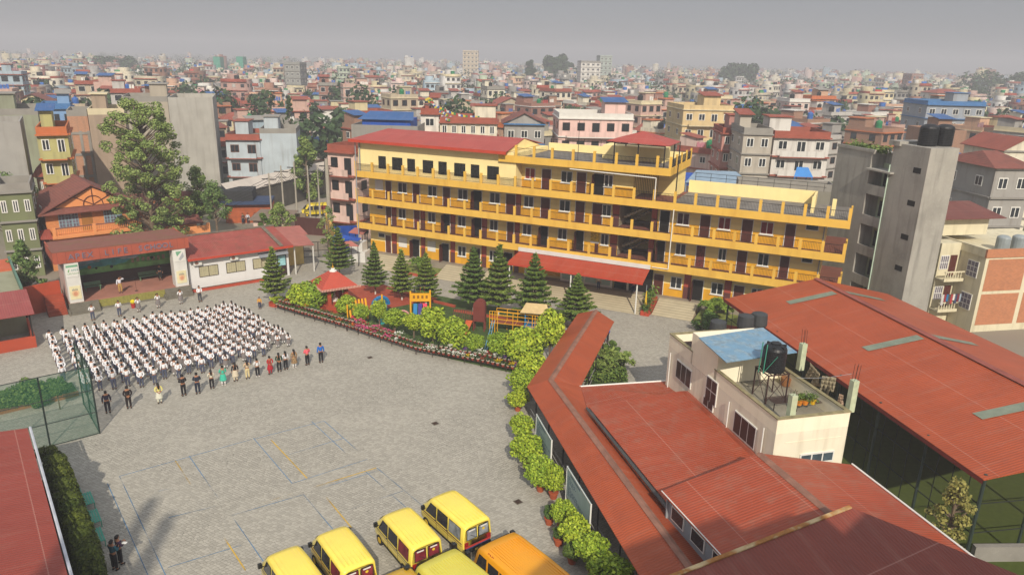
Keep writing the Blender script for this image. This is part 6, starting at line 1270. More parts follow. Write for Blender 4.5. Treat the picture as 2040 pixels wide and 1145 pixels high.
# ================================================================ VEHICLES
def shell(st, n_=1):
    """closed body from stations [(x, half width low, half width roof, z bottom, z belt, z roof)]"""
    b = MB(); R_ = []
    for x, w0, w1, zb, zm, zt in st:
        pr = [(0, zb), (w0 * .92, zb), (w0, zb + .12), (w0, zm), (w1, zt - .13), (w1 - .05, zt - .06), (w1 - .16, zt - .02), (w1 * .5, zt), (0, zt + .01)]
        pr = pr + [(-y, z) for y, z in pr[-2:0:-1]]; R_.append([b.V((x, y, z)) for y, z in pr])
    for a, c in zip(R_, R_[1:]):
        m = len(a)
        for k in range(m): b.f.append([a[k], a[(k + 1) % m], c[(k + 1) % m], c[k]]); b.m.append(0)
    b.f.append(R_[0][:]); b.m.append(0); b.f.append(R_[-1][::-1]); b.m.append(0); return b
def wheel(t, x, y, r_, hub, w_=.18):
    s = 1 if y > 0 else -1; b = MB(); b.tube((x, y - s * w_, r_), (x, y, r_), r_, r_, 18); wl = b.build('wheel', [M('tyre', '#171717', .9, .1)], t, world=False)
    b = MB(); b.tube((x, y, r_), (x, y + s * .012, r_), r_ * .6, r_ * .5, 14); b.build('rim', [hub], wl, world=False)
VGL = glass('vehicle_glass', (.03, .03, .035)); BLKP = M('black_trim', '#191919', .6, .1); CHR = M('mirror_dark', '#20211f', .3)
def side_pane(t, side, x0, x1, z0, z1, w0, w1, zm, zt, mat, name='side_window', slant=0):
    def yy(z): return w0 + (w1 - w0) * max(0, (z - zm)) / (zt - .13 - zm)
    s = side; e = .012; b = MB()
    fr_ = .03
    o = [(x0 - fr_, z0 - fr_), (x1 + fr_ - slant, z0 - fr_), (x1 + fr_ - slant * 1.0, z1 + fr_), (x0 - fr_, z1 + fr_)]
    if slant: o = [(x0 - fr_, z0 - fr_), (x1 + fr_, z0 - fr_), (x1 + fr_ - slant, z1 + fr_), (x0 - fr_, z1 + fr_)]
    b.poly([(x, s * (yy(z) + e * .5), z) for x, z in o]); w_ = b.build(name, [BLKP], t, world=False)
    i = [(x0, z0), (x1, z0), (x1, z1), (x0, z1)] if not slant else [(x0, z0), (x1 - .02, z0), (x1 - slant, z1), (x0, z1)]
    b = MB(); b.poly([(x, s * (yy(z) + e), z) for x, z in i]); b.build('pane', [mat], w_, world=False)
def make_van(label, loc, rz, group, col='#f3da58', stripe='#6b3a33', seats='#7d2b33'):
    t = thing('school_van', label, 'van', loc, rz, group); t.scale = (1.13, 1.12, 1.04); L_ = 3.75; zt = 1.82; P_ = M('van_yellow_' + stripe, col, .3, .06, .9, coat=.6, stain=.12, stc='#b09a60')
    st = [(-1.80, .70, .62, .38, .95, 1.60), (-1.84, .74, .68, .34, .95, 1.74), (-1.76, .76, .71, .3, .95, 1.80), (-1.2, .79, .73, .28, .95, zt), (0, .79, .74, .28, .95, zt + .015), (.75, .79, .72, .28, .95, zt), (1.02, .79, .69, .28, .95, zt - .06), (1.2, .785, .68, .28, .95, zt - .24), (1.42, .78, .66, .28, .93, 1.3), (1.62, .77, .68, .28, .90, 1.08), (1.80, .73, .66, .32, .8, .98), (1.88, .66, .6, .36, .7, .86)]
    b = shell(st); b.build('body', [P_], t, True, world=False)
    b = MB()
    for k in range(7): y = -.54 + k * .18; b.box(-1.65, .75, y - .012, y + .012, zt + .0, zt + .022)
    b.build('roof_ribs', [P_], t, world=False)
    for s in (1, -1):
        side_pane(t, s, .42, 1.25, .98, 1.58, .79, .73, .95, zt, VGL, 'front_door_window', .38); side_pane(t, s, -.52, .28, .98, 1.6, .79, .735, .95, zt, VGL); side_pane(t, s, -1.55, -.68, .98, 1.6, .785, .735, .95, zt, M('seat_glass' + seats, seats, .3, .5, 3) if s == 1 else VGL)
        b = MB(); b.poly([(-1.72, s * .799, .80), (1.55, s * .799, .80), (1.55, s * .799, .87), (-1.72, s * .799, .87)]); b.poly([(-1.72, s * .799, .70), (1.5, s * .799, .70), (1.5, s * .799, .73), (-1.72, s * .799, .73)]); b.build('side_stripe', [M('stripe' + stripe, stripe, .5)], t, world=False)
        b = MB(); b.box(1.28, 1.4, s * .82, s * .98, 1.02, 1.24); b.tube((1.3, s * .74, 1.05), (1.33, s * .85, 1.08), .02); b.build('wing_mirror', [CHR], t, world=False)
        b = MB()
        for x in (.36, -.6): b.box(x, x + .1, s * .795, s * .815, .9, .93); 
        for x in (.35, -.6): b.box(x - .006, x + .006, s * .793, s * .798, .35, 1.62)
        b.build('door_handle', [BLKP], t, world=False)
        wheel(t, 1.22, s * .80, .27, M('van_hub_yellow', '#c9a524', .5)); wheel(t, -1.15, s * .80, .27, M('van_hub_grey', '#77777a', .4, metal=.5))
        b = MB(); b.box(-1.86, -1.8, s * .52, s * .72, .62, .9); b.build('tail_lamp', [M('red_lamp', '#8f1616', .3)], t, world=False); b = MB(); b.box(1.8, 1.90, s * .38, s * .6, .6, .76); b.build('headlight', [WHITE], t, world=False)
        b = MB(); y0, y1 = sorted((s * .05, s * .60)); xr = -1.853
        b.poly([(xr + .01, y0 - .02, 1.0), (xr + .01, y1 + .02, 1.0), (xr + .04, y1 + .0, 1.60), (xr + .04, y0, 1.60)]); w_ = b.build('rear_window', [BLKP], t, world=False)
        b = MB(); b.poly([(xr, y0 + .02, 1.04), (xr, y1 - .02, 1.04), (xr + .028, y1 - .03, 1.55), (xr + .028, y0 + .03, 1.55)]); b.build('pane', [M('seat_glass' + seats, seats, .3, .5, 3)], w_, world=False)
        b = MB(); b.box(xr - .004, xr + .012, y0 + .12, y1 - .1, 1.48, 1.54); b.build('white_sticker', [WHITE], w_, world=False)
    b = MB(); c = [(-1.862, -.3 + .07 * math.cos(a), 1.36 + .07 * math.sin(a)) for a in [k * .524 for k in range(12)]]; b.poly(c); b.build('round_sticker', [M('sticker_yellow', '#d9b927')], t, world=False)
    b = MB(); b.tube((-1.885, .05, 1.02), (-1.87, .42, 1.3), .012, n=5); b.build('wiper', [BLKP], t, world=False); b = MB(); b.box(-1.5, 1.5, -.802, .802, .285, .34); b.build('sill', [BLKP], t, world=False); b = MB(); b.box(-1.93, -1.9, -.2, .2, .36, .47); b.build('number_plate', [M('plate_yellow', '#c9b64a', .5)], t, world=False); b = MB(); b.box(-1.876, -1.868, -.006, .006, .5, 1.6); b.build('door_gap', [BLKP], t, world=False); b = MB(); b.box(-1.92, -1.8, -.7, .7, .34, .5); b.build('rear_bumper', [BLKP], t, world=False); b = MB(); b.box(1.86, 1.95, -.62, .62, .34, .5); b.build('front_bumper', [BLKP], t, world=False)
    b = MB(); b.box(-1.868, -1.85, -.7, .7, .60, .70, 0); b.box(-1.866, -1.85, -.7, .7, .53, .597, 1); b.build('rear_stripe', [M('stripe_red', '#b03a30', .5), M('stripe_navy', '#33406b', .5)], t, world=False)
    b = MB(); b.poly([(1.20, -.6, zt - .26), (1.20, .6, zt - .26), (1.60, .6, 1.12), (1.60, -.6, 1.12)]); b.v = [(x + .012, y, z + .012) for x, y, z in b.v]; b.build('windscreen', [VGL], t, world=False)
    return t
HEAD = math.atan2(.81, -.58)
def van_from_roof(FL, FR_, RR_, RL_, zt=1.8):
    P = [G(*p, zt) for p in (FL, FR_, RR_, RL_)]; f = (P[0] + P[1]) / 2; r_ = (P[2] + P[3]) / 2; d = f - r_; c = (f + r_) / 2; return c, math.atan2(d.y, d.x), d.length
vans = [((860, 997), (911, 976.5), (975, 1028), (922, 1051), 'yellow school van with a dark red side stripe, rightmost and farthest of the four'), ((764.7, 1030.5), (818.8, 1010), (880, 1072), (818, 1092), 'yellow school van with grey side stripe, second from the right of the four'),
  ((631.8, 1069.8), (694.2, 1047.8), (747, 1113.7), (682.5, 1139.8), 'yellow school van second from the left of the four, rear windows partly visible'), ((531.6, 1109), (598, 1087.6), (652, 1158), (583, 1186), 'yellow school van leftmost of the four, cut by the bottom edge')]
for i, (a, b_, c_, d_, l) in enumerate(vans):
    c, az, Ld = van_from_roof(a, b_, c_, d_, 1.8); d = Vector((math.cos(az), math.sin(az), 0)); c = c + d * .5; c.z = 0; print('van', c, math.degrees(az), Ld)
    make_van(l, c, az, 'yellow school vans parked in a row', stripe=['#5f3a38', '#6d6a66', '#7a4a40', '#6b5a50'][i], seats=['#8a8f92', '#7a2a33', '#7a2a33', '#6a2a30'][i])
def make_bus(name, label, loc, rz, col, L_, w_, zt, text=None, hub='#777', back=-.5):
    t = thing(name, label, 'bus', loc, rz); P_ = M(name + '_paint', col, .4, .05, .5, coat=.3, stain=.1, stc='#b98a3a'); h = L_ / 2
    st = [(-h + .02, w_ * .84, w_ * .78, .55, 1.2, zt - .25), (-h, w_ * .93, w_ * .86, .5, 1.2, zt - .08), (-h + .15, w_, w_ * .93, .45, 1.2, zt), (0, w_, w_ * .95, .45, 1.2, zt + .03), (h - 1.0, w_, w_ * .93, .45, 1.2, zt), (h - .55, w_, w_ * .9, .45, 1.2, zt - .05), (h - .3, w_ * .99, w_ * .85, .45, 1.2, zt - .25), (h - .05, w_ * .97, w_ * .83, .45, 1.15, 1.6), (h + .15, w_ * .9, w_ * .8, .5, 1.0, 1.25)]
    b = shell(st); b.build('body', [P_], t, True, world=False)
    b = MB()
    for k in range(13): y = -w_ * .7 + k * w_ * 1.4 / 12; b.box(-h + .3, h - 1.0, y - .01, y + .01, zt + .01, zt + .038)
    b.build('roof_ribs', [P_], t, world=False)
    n = int((L_ - 1.6) / .85)
    for s in (1, -1):
        side_pane(t, s, h - 1.15, h - .35, 1.25, zt - .35, w_, w_ * .93, 1.2, zt, VGL, 'front_door_window', .3)
        for k in range(n): x1 = h - 1.35 - k * .85; side_pane(t, s, x1 - .72, x1, 1.3, zt - .38, w_, w_ * .94, 1.2, zt, VGL)
        wheel(t, h - .8, s * w_, .38, M('bus_hub', '#6e6e6e', .5)); wheel(t, -h + 1.3, s * w_, .38, _mats[('bus_hub',)])
        b = MB(); b.box(h - .1, h + .1, s * (w_ + .05), s * (w_ + .25), 1.6, 2.0); b.build('wing_mirror', [CHR], t, world=False)
    b = MB(); b.poly([(h - .26, -w_ * .8, zt - .30), (h - .26, w_ * .8, zt - .30), (h - .0, w_ * .8, 1.5), (h - .0, -w_ * .8, 1.5)]); b.v = [(x + .02, y, z + .02) for x, y, z in b.v]; b.build('windscreen', [VGL], t, world=False)
    b = MB(); b.box(h + .1, h + .22, -w_ * .9, w_ * .9, .45, .7); b.build('front_bumper', [BLKP], t, world=False)
    if text:
        cu = bpy.data.curves.new('lettering', 'FONT'); cu.body = text; cu.size = .3; cu.extrude = .004; tmp = bpy.data.objects.new('l', cu); me = bpy.data.meshes.new_from_object(tmp); bpy.data.objects.remove(tmp); me.materials.clear(); me.materials.append(M('red_lettering', '#9a3018'))
        # reads along the left roof shoulder
        me.transform(Matrix.Translation((h - 1.15, w_ * .93 + .0, zt - .17)) @ Matrix.Rotation(math.pi, 4, 'Z') @ Matrix.Rotation(math.radians(62), 4, 'X')); o = bpy.data.objects.new('lettering', me); COL.objects.link(o); o.parent = t
    return t
p, q, r_ = G(959.6, 1085.5, 2.5), G(1036, 1057, 2.5), G(1140, 1140, 2.5); d = (q - r_).normalized(); wv = (p - q).length / 2 + .12; n = Vector((-d.y, d.x, 0)); print('bus', (p - q).length, d)
Lb = 6.2; c = q + n * wv - d * (Lb / 2 - .75); c.z = 0; make_bus('orange_bus', 'orange school bus with rounded roof and small dark red lettering at the bottom edge', c, math.atan2(d.y, d.x), '#e39a0c', Lb, wv, 2.5, 'SML')
p, q, r_ = G(841, 1127, 2.3), G(918.4, 1089.4, 2.3), G(984, 1145, 2.3); d = (q - r_).normalized(); wv = (p - q).length / 2 + .1; n = Vector((-d.y, d.x, 0)); Lb = 5.2; c = q + n * wv - d * (Lb / 2 - .75); c.z = 0; print('bus2', wv)
make_bus('lime_minibus', 'pale lime yellow minibus with a plain rounded roof between the vans and the orange bus', c, math.atan2(d.y, d.x), '#d2c850', Lb, wv, 2.3)
p = G(800, 1134, 1.75); d = Vector((math.cos(HEAD), math.sin(HEAD), 0)); c = p - d * 1.05 + Vector((-.25, -.3, 0)); c.z = 0; make_van('ochre school van with only its roof tip showing at the bottom edge', c + Vector((0, 0, 0)), HEAD, 'yellow school vans parked in a row', '#c9a022', '#5a5048')
# small car tip at the bottom edge and the van in the lane behind the brown fence
lane = make_van('small yellow van in the lane behind the brown sheet fence', G(640, 448), math.radians(120), 'yellow school vans parked in a row') if False else None
c = AT(630, 440, 116); c.z = 0; t = make_van('yellow van in the lane behind the brown sheet fence', c, math.radians(200), None, '#d9c01c', '#4a4a44'); t['label'] = 'bright yellow van standing in the lane behind the brown sheet fence'
try: del t['group']
except KeyError: pass
# ================================================================ PEOPLE
def skin_mesh(name, J, E, mat, sub=1):
    me = bpy.data.meshes.new(name); me.from_pydata([j[:3] for j in J], E, []); o = bpy.data.objects.new(name, me); COL.objects.link(o)
    md = o.modifiers.new('s', 'SKIN'); md.use_smooth_shade = True
    for i, j in enumerate(J):
        v = me.skin_vertices[0].data[i]; v.radius = (j[3], j[4] if len(j) > 4 else j[3]); v.use_root = (i == 0)
    if sub: m2 = o.modifiers.new('u', 'SUBSURF'); m2.levels = sub
    dg = bpy.context.evaluated_depsgraph_get(); me2 = bpy.data.meshes.new_from_object(o.evaluated_get(dg)); bpy.data.objects.remove(o); me2.materials.clear(); me2.materials.append(mat); me2.name = name; return me2
SKIN = M('skin', '#9a6a4c', .6, .08, 5); HAIR = M('black_hair', '#14100e', .6, .2, 8); SHIRT = M('white_shirt', '#e0e0e2', .85, .05, 5); TROU = M('grey_blue_trousers', '#4b5063', .9, .1, 5); SKIRT = M('grey_check_skirt', '#77706e', .9, .15, 14); SOCK = M('white_socks', '#cfcdca', .9); SHOE = M('black_shoes', '#141414', .5)
def arms(pose):
    L_ = []
    for s in (-1, 1):
        sh = (s * .175, 0, 1.40)
        if pose == 'back': el = (s * .25, -.07, 1.15); wr = (s * .08, -.17, .99); hd = (s * .02, -.185, .95)
        elif pose == 'front': el = (s * .24, .03, 1.15); wr = (s * .09, .17, 1.06); hd = (s * .03, .2, 1.04)
        elif pose == 'salute' and s == -1: el = (s * .38, .06, 1.42); wr = (s * .2, .14, 1.58); hd = (s * .12, .13, 1.64)
        elif pose == 'phone' : el = (s * .23, .05, 1.14); wr = (s * .1, .25, 1.18); hd = (s * .06, .31, 1.2)
        else: el = (s * .235, -.02, 1.13); wr = (s * .245, .04, .90); hd = (s * .245, .06, .83)
        L_.append((s, sh, el, wr, hd))
    return L_
def person_meshes(pose='back', female=False, leg_gap=.1):
    A_ = arms(pose); w_ = .92 if female else 1.0
    J = [(0, 0, .94, .15 * w_, .11), (0, 0, 1.12, .125 * w_, .095), (0, .0, 1.30, .155 * w_, .105), (0, 0, 1.42, .10, .08), (0, .005, 1.49, .052), (0, .015, 1.555, .068, .08), (0, .015, 1.62, .078, .092), (0, .01, 1.685, .055, .06), (0, .115, 1.59, .014), (-.085, .005, 1.6, .016), (.085, .005, 1.6, .016)]
    E = [(0, 1), (1, 2), (2, 3), (3, 4), (4, 5), (5, 6), (6, 7), (6, 8), (6, 9), (6, 10)]
    for s, sh, el, wr, hd in A_:
        i = len(J); J += [(*sh, .058), (*el, .042), (*wr, .028), (*hd, .032, .018)]; E += [(3, i), (i, i + 1), (i + 1, i + 2), (i + 2, i + 3)]
        hv = (Vector(hd) - Vector(wr)).normalized(); sd = hv.cross(Vector((0, 1, 0))); sd = sd.normalized() if sd.length > .1 else Vector((1, 0, 0))
        for f in range(4): k = len(J); o = Vector(hd) + hv * (.075 - .008 * abs(f - 1.4)) + sd * (f - 1.5) * .018; J.append((*o, .009)); E.append((i + 3, k))
        k = len(J); o = Vector(hd) + hv * .02 + sd * .05; J.append((*o, .010)); E.append((i + 3, k))
    for s in (-1, 1):
        i = len(J); x = s * leg_gap; J += [(s * .085, 0, .86, .088), (x, .012, .48, .062), (x, -.01, .26, .055), (x, -.01, .09, .038), (x * 1.1, .12, .035, .036, .028)]; E += [(0, i), (i, i + 1), (i + 1, i + 2), (i + 2, i + 3), (i + 3, i + 4)]
    body = skin_mesh('body', J, E, SKIN, 1)
    sl = 1.0 if not female or pose == 'phone' else .6
    JS = [(0, 0, .98, .162 * w_, .125), (0, 0, 1.12, .142 * w_, .112), (0, 0, 1.30, .17 * w_, .12), (0, 0, 1.415, .115, .09), (0, .0, 1.455, .062)]; ES = [(0, 1), (1, 2), (2, 3), (3, 4)]
    for s, sh, el, wr, hd in A_:
        i = len(JS); e2 = Vector(el).lerp(Vector(wr), .98 * sl); JS += [(*sh, .07), (*el, .06), (*e2, .048)]; ES += [(3, i), (i, i + 1), (i + 1, i + 2)]
    top = skin_mesh('shirt', JS, ES, SHIRT, 1)
    JT = [(0, 0, .95, .158 * w_, .122), (0, 0, 1.02, .148 * w_, .115)]; ET = [(0, 1)]
    for s in (-1, 1): i = len(JT); x = s * leg_gap; JT += [(s * .088, 0, .84, .102), (x, .012, .48, .078), (x, -.01, .12, .066)]; ET += [(0, i), (i, i + 1), (i + 1, i + 2)]
    trou = skin_mesh('trousers', JT, ET, TROU, 1)
    b = MB(); n = 14; V_ = []
    for rx, ry, z in ((.155, .12, 1.02), (.19, .16, .85), (.23, .20, .62), (.245, .215, .47)):
        V_.append([b.V((rx * (1 + .06 * (k % 2)) * math.cos(2 * math.pi * k / n), ry * (1 + .06 * (k % 2)) * math.sin(2 * math.pi * k / n), z)) for k in range(n)])
    for a, c in zip(V_, V_[1:]):
        for k in range(n): b.f.append([a[k], a[(k + 1) % n], c[(k + 1) % n], c[k]]); b.m.append(0)
    skirt = b.mesh('skirt', [SKIRT], smooth=True)
    b = MB()
    for s in (-1, 1): b.tube((s * leg_gap, -.01, .09), (s * leg_gap, -.008, .36), .044, .058, 8)
    socks = b.mesh('socks', [SOCK], smooth=True)
    b = MB()
    for s in (-1, 1): x = s * leg_gap; b.tube((x, -.06, .045), (x * 1.12, .15, .04), .048, .036, 8)
    shoes = b.mesh('shoes', [SHOE], smooth=True)
    return dict(body=body, shirt=top, trousers=trou, skirt=skirt, socks=socks, shoes=shoes)
def hair_mesh(kind):
    b = MB(); n = 12; rows = []
    for i in range(6):
        f = i / 5; z = 1.735 - .17 * f ** 1.3; rr = math.sin(min(1, f * 1.25 + .05) * math.pi / 2); rows.append([b.V(((.093 * rr) * math.cos(2 * math.pi * k / n), -.004 + (.108 * rr) * math.sin(2 * math.pi * k / n), z + (.085 * f if math.sin(2 * math.pi * k / n) > .3 else 0))) for k in range(n)])
    for a, c in zip(rows, rows[1:]):
        for k in range(n): b.f.append([a[k], a[(k + 1) % n], c[(k + 1) % n], c[k]]); b.m.append(0)
    b.f.append(rows[0][::-1]); b.m.append(0)
    if kind == 'tails':
        for s in (-1, 1): b.tube((s * .07, -.06, 1.66), (s * .13, -.10, 1.5), .045, .022, 7)
    if kind == 'long': b.tube((0, -.075, 1.66), (0, -.11, 1.25), .085, .05, 9)
    if kind == 'bun': b.tube((0, -.09, 1.66), (0, -.15, 1.64), .055, .04, 8)
    return b.mesh('hair', [HAIR], smooth=True)
HR_ = {k: hair_mesh(k) for k in ('short', 'tails', 'long', 'bun')}
PM = {('back', False): person_meshes('back', False), ('side', False): person_meshes('side', False), ('front', False): person_meshes('front', False), ('back', True): person_meshes('back', True), ('front', True): person_meshes('front', True), ('side', True): person_meshes('side', True)}
def person(label, loc, face, height=1.7, female=False, pose='back', top=None, bottom=None, bottom_kind='trousers', hair='short', group=None, shoes=None, sleeves=None):
    t = thing('person', label, 'person', loc, 0, group); t.rotation_euler = (0, 0, face); t.scale = (height / 1.73 * 1.08, height / 1.73 * 1.06, height / 1.73)
    if (pose, female) not in PM: PM[(pose, female)] = person_meshes(pose, female)
    ms = PM[(pose, female)]; parts = [('body', ms['body'], None), ('shirt', ms['shirt'], top), ('hair', HR_[hair], None), ('shoes', ms['shoes'], shoes)]
    if bottom_kind == 'trousers': parts.append(('trousers', ms['trousers'], bottom))
    elif bottom_kind == 'skirt': parts += [('skirt', ms['skirt'], bottom), ('socks', ms['socks'], None)]
    elif bottom_kind == 'dress': parts += [('skirt', ms['skirt'], bottom), ('trousers', ms['trousers'], shoes or bottom)]
    for nm, me, mt in parts:
        o = bpy.data.objects.new(nm, me); COL.objects.link(o); o.parent = t
        if mt: o.material_slots[0].link = 'OBJECT'; o.material_slots[0].material = mt
    return t
UP = math.radians(38.2)               # the way the students face: the stage
QF = Fr((-38.6, 57.0), 37.0); ns = 0; ncol = 20; rnd = random.Random(3)
for c in range(ncol):
    u = c * .86; v0 = 0 if c else -.2; vend = -12.5 + (3.6 if c == 0 else 0) + (.5 if c < 3 else 0) + rnd.uniform(-.5, .3); 
    if c > 15: vend = -12.2 + (c - 15) * .25
    k = 0; v = v0 + rnd.uniform(-.15, .15)
    girlcol = rnd.random()
    while v > vend and ns < 298:
        g = rnd.random() < (.14 if c < 6 else .30 if c < 15 else .55) or (c == ncol - 1)
        h = rnd.uniform(1.42, 1.62) if c < 12 else rnd.uniform(1.25, 1.5)
        uu = c * (.775 - .09 * v / 12.5) + rnd.uniform(-.07, .07) + (-.25 if c == 0 else 0); p = QF.pt(uu, v)
        lb = f"student seen from behind in white shirt and {'grey skirt' if g else 'dark trousers'}, {nth(c)} line from the left, {nth(k)} from the front"
        if len(lb.split()) > 16: lb = f"student in white shirt and {'grey skirt' if g else 'dark trousers'}, {nth(c)} line, {nth(k)} from its front"
        person(lb, p, UP + rnd.uniform(-.25, .25), h, g, 'back' if rnd.random() < .55 else 'side' if rnd.random() < .6 else 'front', None, None, 'skirt' if g else 'trousers', rnd.choice(['tails', 'bun', 'long']) if g else 'short', 'students standing in lines facing the stage')
        ns += 1; k += 1; v -= rnd.uniform(.84, .98)
print('students', ns)
def C_(n, c): return M('cloth_' + n, c, .9, .08, 6)
FR_ = UP + math.pi
for x, y, lb, g, h in ((186, 638, 'student facing the crowd, leftmost of the five below the stage, hands behind back', False, 1.6), (239, 630, 'student in white shirt facing the crowd, second from the left below the stage', False, 1.6), (277, 621, 'girl in grey skirt standing before the stage beside the red and yellow bucket', True, 1.5), (316, 613, 'girl in grey skirt facing the crowd below the stage, right of the centre', True, 1.5), (361, 605, 'girl in grey skirt and white socks at the foot of the right stage steps', True, 1.55)):
    person(lb, G(x, y), FR_ + .1, h, g, 'back', None, None, 'skirt' if g else 'trousers', 'tails' if g else 'short', 'students facing the crowd below the stage')
person('man in white shirt and dark trousers standing by the office planter right of the stage', G(399, 601), FR_ + .2, 1.72, False, 'front', None, C_('darkgrey', '#3b3e44'))
person('person in white shirt and tan trousers saluting at the front of the stage', ST.pt(*ST.uv(241, 583, .9), .9), FR_, 1.7, False, 'salute', C_('palewhite', '#d3d3da'), C_('tan', '#b08d4c'))
person('person in black standing at the right side on the stage', ST.pt(*ST.uv(320, 558, .9), .9), FR_, 1.75, False, 'side', C_('black', '#1b1a1c'), C_('black', '#1b1a1c'))
person('child in a yellow and navy top standing alone near the garden corner', G(518, 615), FR_ - .6, 1.25, False, 'side', C_('orange', '#d19a3a'), C_('navy', '#28304e'))
T_ = [(216, 822, 'man in a dark waistcoat with pale sleeves, leftmost of the teachers behind the lines', 1.68, 0, '#2a2438', '#241f26', 'trousers', 'short', 'side'), (258, 813, 'man in a black suit with hands clasped behind, second teacher from the left', 1.72, 0, '#231c1c', '#231c1c', 'trousers', 'short', 'back'),
 (319, 803, 'woman in pale yellow top and long white skirt with long black hair', 1.6, 1, '#cfc77a', '#c9c8b6', 'dress', 'long', 'back'), (367, 788, 'man in dark suit, taller, right of the woman in the white skirt', 1.72, 0, '#221e22', '#1c1a1e', 'trousers', 'short', 'front'), (395, 784, 'man in a dark blue suit left of the woman in the cream top', 1.7, 0, '#232c3d', '#202737', 'trousers', 'short', 'front'),
 (423, 774, 'woman in cream top and black trousers with long hair, left of the turquoise tunic', 1.55, 1, '#c9c3b0', '#1f1c20', 'trousers', 'long', 'front'), (446, 767, 'person in a long turquoise tunic and white trousers', 1.62, 1, '#3fae94', '#3fae94', 'dress', 'short', 'front'), (470, 759, 'woman in black jacket over a cream skirt, right of the turquoise tunic', 1.58, 1, '#232023', '#c4b8a0', 'dress', 'long', 'side'),
 (494, 754, 'woman in beige tunic and cream trousers among the teachers', 1.58, 1, '#c2ae90', '#c9b98a', 'trousers', 'long', 'front'), (514, 750, 'woman in white top and black trousers with white shoes among the teachers', 1.55, 1, '#d4d4d4', '#1c1b1f', 'trousers', 'bun', 'front'), (539, 745, 'woman in a red tunic with a pale scarf', 1.55, 1, '#a62c2e', '#a01f2a', 'dress', 'bun', 'back'),
 (557, 740, 'woman in dark green top and black trousers with long hair, right of the red tunic', 1.62, 1, '#1f3a2a', '#1b1b1e', 'trousers', 'long', 'back'), (570, 736, 'woman in white top and black trousers with hair to the waist', 1.6, 1, '#cfcfd4', '#1b1b20', 'trousers', 'long', 'side'), (587, 732, 'woman in a long leopard patterned dress and white shoes', 1.6, 1, '#7a6650', '#7a6650', 'dress', 'long', 'side'),
 (613, 727, 'man in a bright pink shirt and black trousers', 1.68, 0, '#e0606c', '#1c1a1d', 'trousers', 'short', 'front'), (640, 722, 'man in a bright blue jacket and black trousers, rightmost of the teachers', 1.75, 0, '#1f63b5', '#1c1b22', 'trousers', 'short', 'side')]
for i, (x, y, lb, h, fe, tc, bc, bk, hr, ps) in enumerate(T_):
    leo = 'leopard' in lb; person(lb, G(x, y), UP + random.uniform(-.2, .2), h, bool(fe), ps, C_('t%d' % i, tc) if not leo else M('leopard_cloth', '#8a7050', .9, .9, 14), C_('b%d' % i, bc) if not leo else _mats[('leopard_cloth',)], bk, hr, 'teachers standing behind the students', shoes=C_('white_shoes', '#d0d0cc') if ('white shoes' in lb or 'white trousers' in lb) else None)
person('man in a teal shirt and dark trousers looking at a paper beside the hedge', G(230, 1134), math.radians(-20), 1.7, False, 'phone', C_('teal', '#1f5060'), C_('blackish', '#191720'))
person('person in a dark purple shirt beside the man in teal by the hedge', G(241, 1122), math.radians(-35), 1.65, False, 'phone', C_('purple', '#35203c'), C_('blackish', '#191720'))
p = G(233, 1126) + Vector((.45, .15, 1.22)); b = MB(); b.box(p.x - .1, p.x + .12, p.y - .08, p.y + .08, p.z - .01, p.z + .01); tag(b.build('paper', [WHITE]), 'white sheet of paper held by the two people near the hedge', 'paper')
t = thing('bucket', 'red bucket stacked with a yellow ball at the left of the girl before the stage', 'bucket', G(266, 613)); b = MB(); b.lathe((0, 0, 0), [(.16, 0), (.22, .42), (.2, .42)], 12); b.build('pail', [M('red_pail', '#a8302a', .6)], t, world=False); b = MB(); b.lathe((0, 0, .42), [(.1, 0), (.22, .15), (.22, .3), (.1, .42)], 12); b.build('ball', [M('yellow_ball', '#d6c21e', .6)], t, world=False)
for i, (x, y, l, tc) in enumerate(((481, 410, 'person in red sitting at the street shop', '#b02c34'), (492, 416, 'person in white and blue sitting at the street shop', '#c9cdd6'), (506, 412, 'person in dark clothes sitting on the orange block by the street', '#23222a'), (483, 424, 'person in dark green at the corner of the street wall', '#2b4436'))):
    person(l, AT(x, y, 112).to_2d().to_3d(), FR_, 1.6, i == 0, 'side', C_('street%d' % i, tc), C_('st%d' % i, '#2a2c3a'), group='people in the street behind the school')
for x, v, l, tc in ((1262, .9, 'person in navy standing under the red entrance canopy', '#1e2a4a'), (1192, .4, 'person in pale clothes sitting at the entrance under the canopy', '#b5a898')):
    u = FA.uz(x, 575, v)[0]; person(l, FA.pt(u, v, Z0), math.radians(160), 1.6, False, 'side', C_('x' + tc, tc), C_('navy', '#28304e'))
person('person in blue at the end of the walkway seen through its open side', G(1207, 682), 0, 1.7, False, 'side', C_('blue2', '#2b4fb0'), C_('dk', '#222'+'630'))
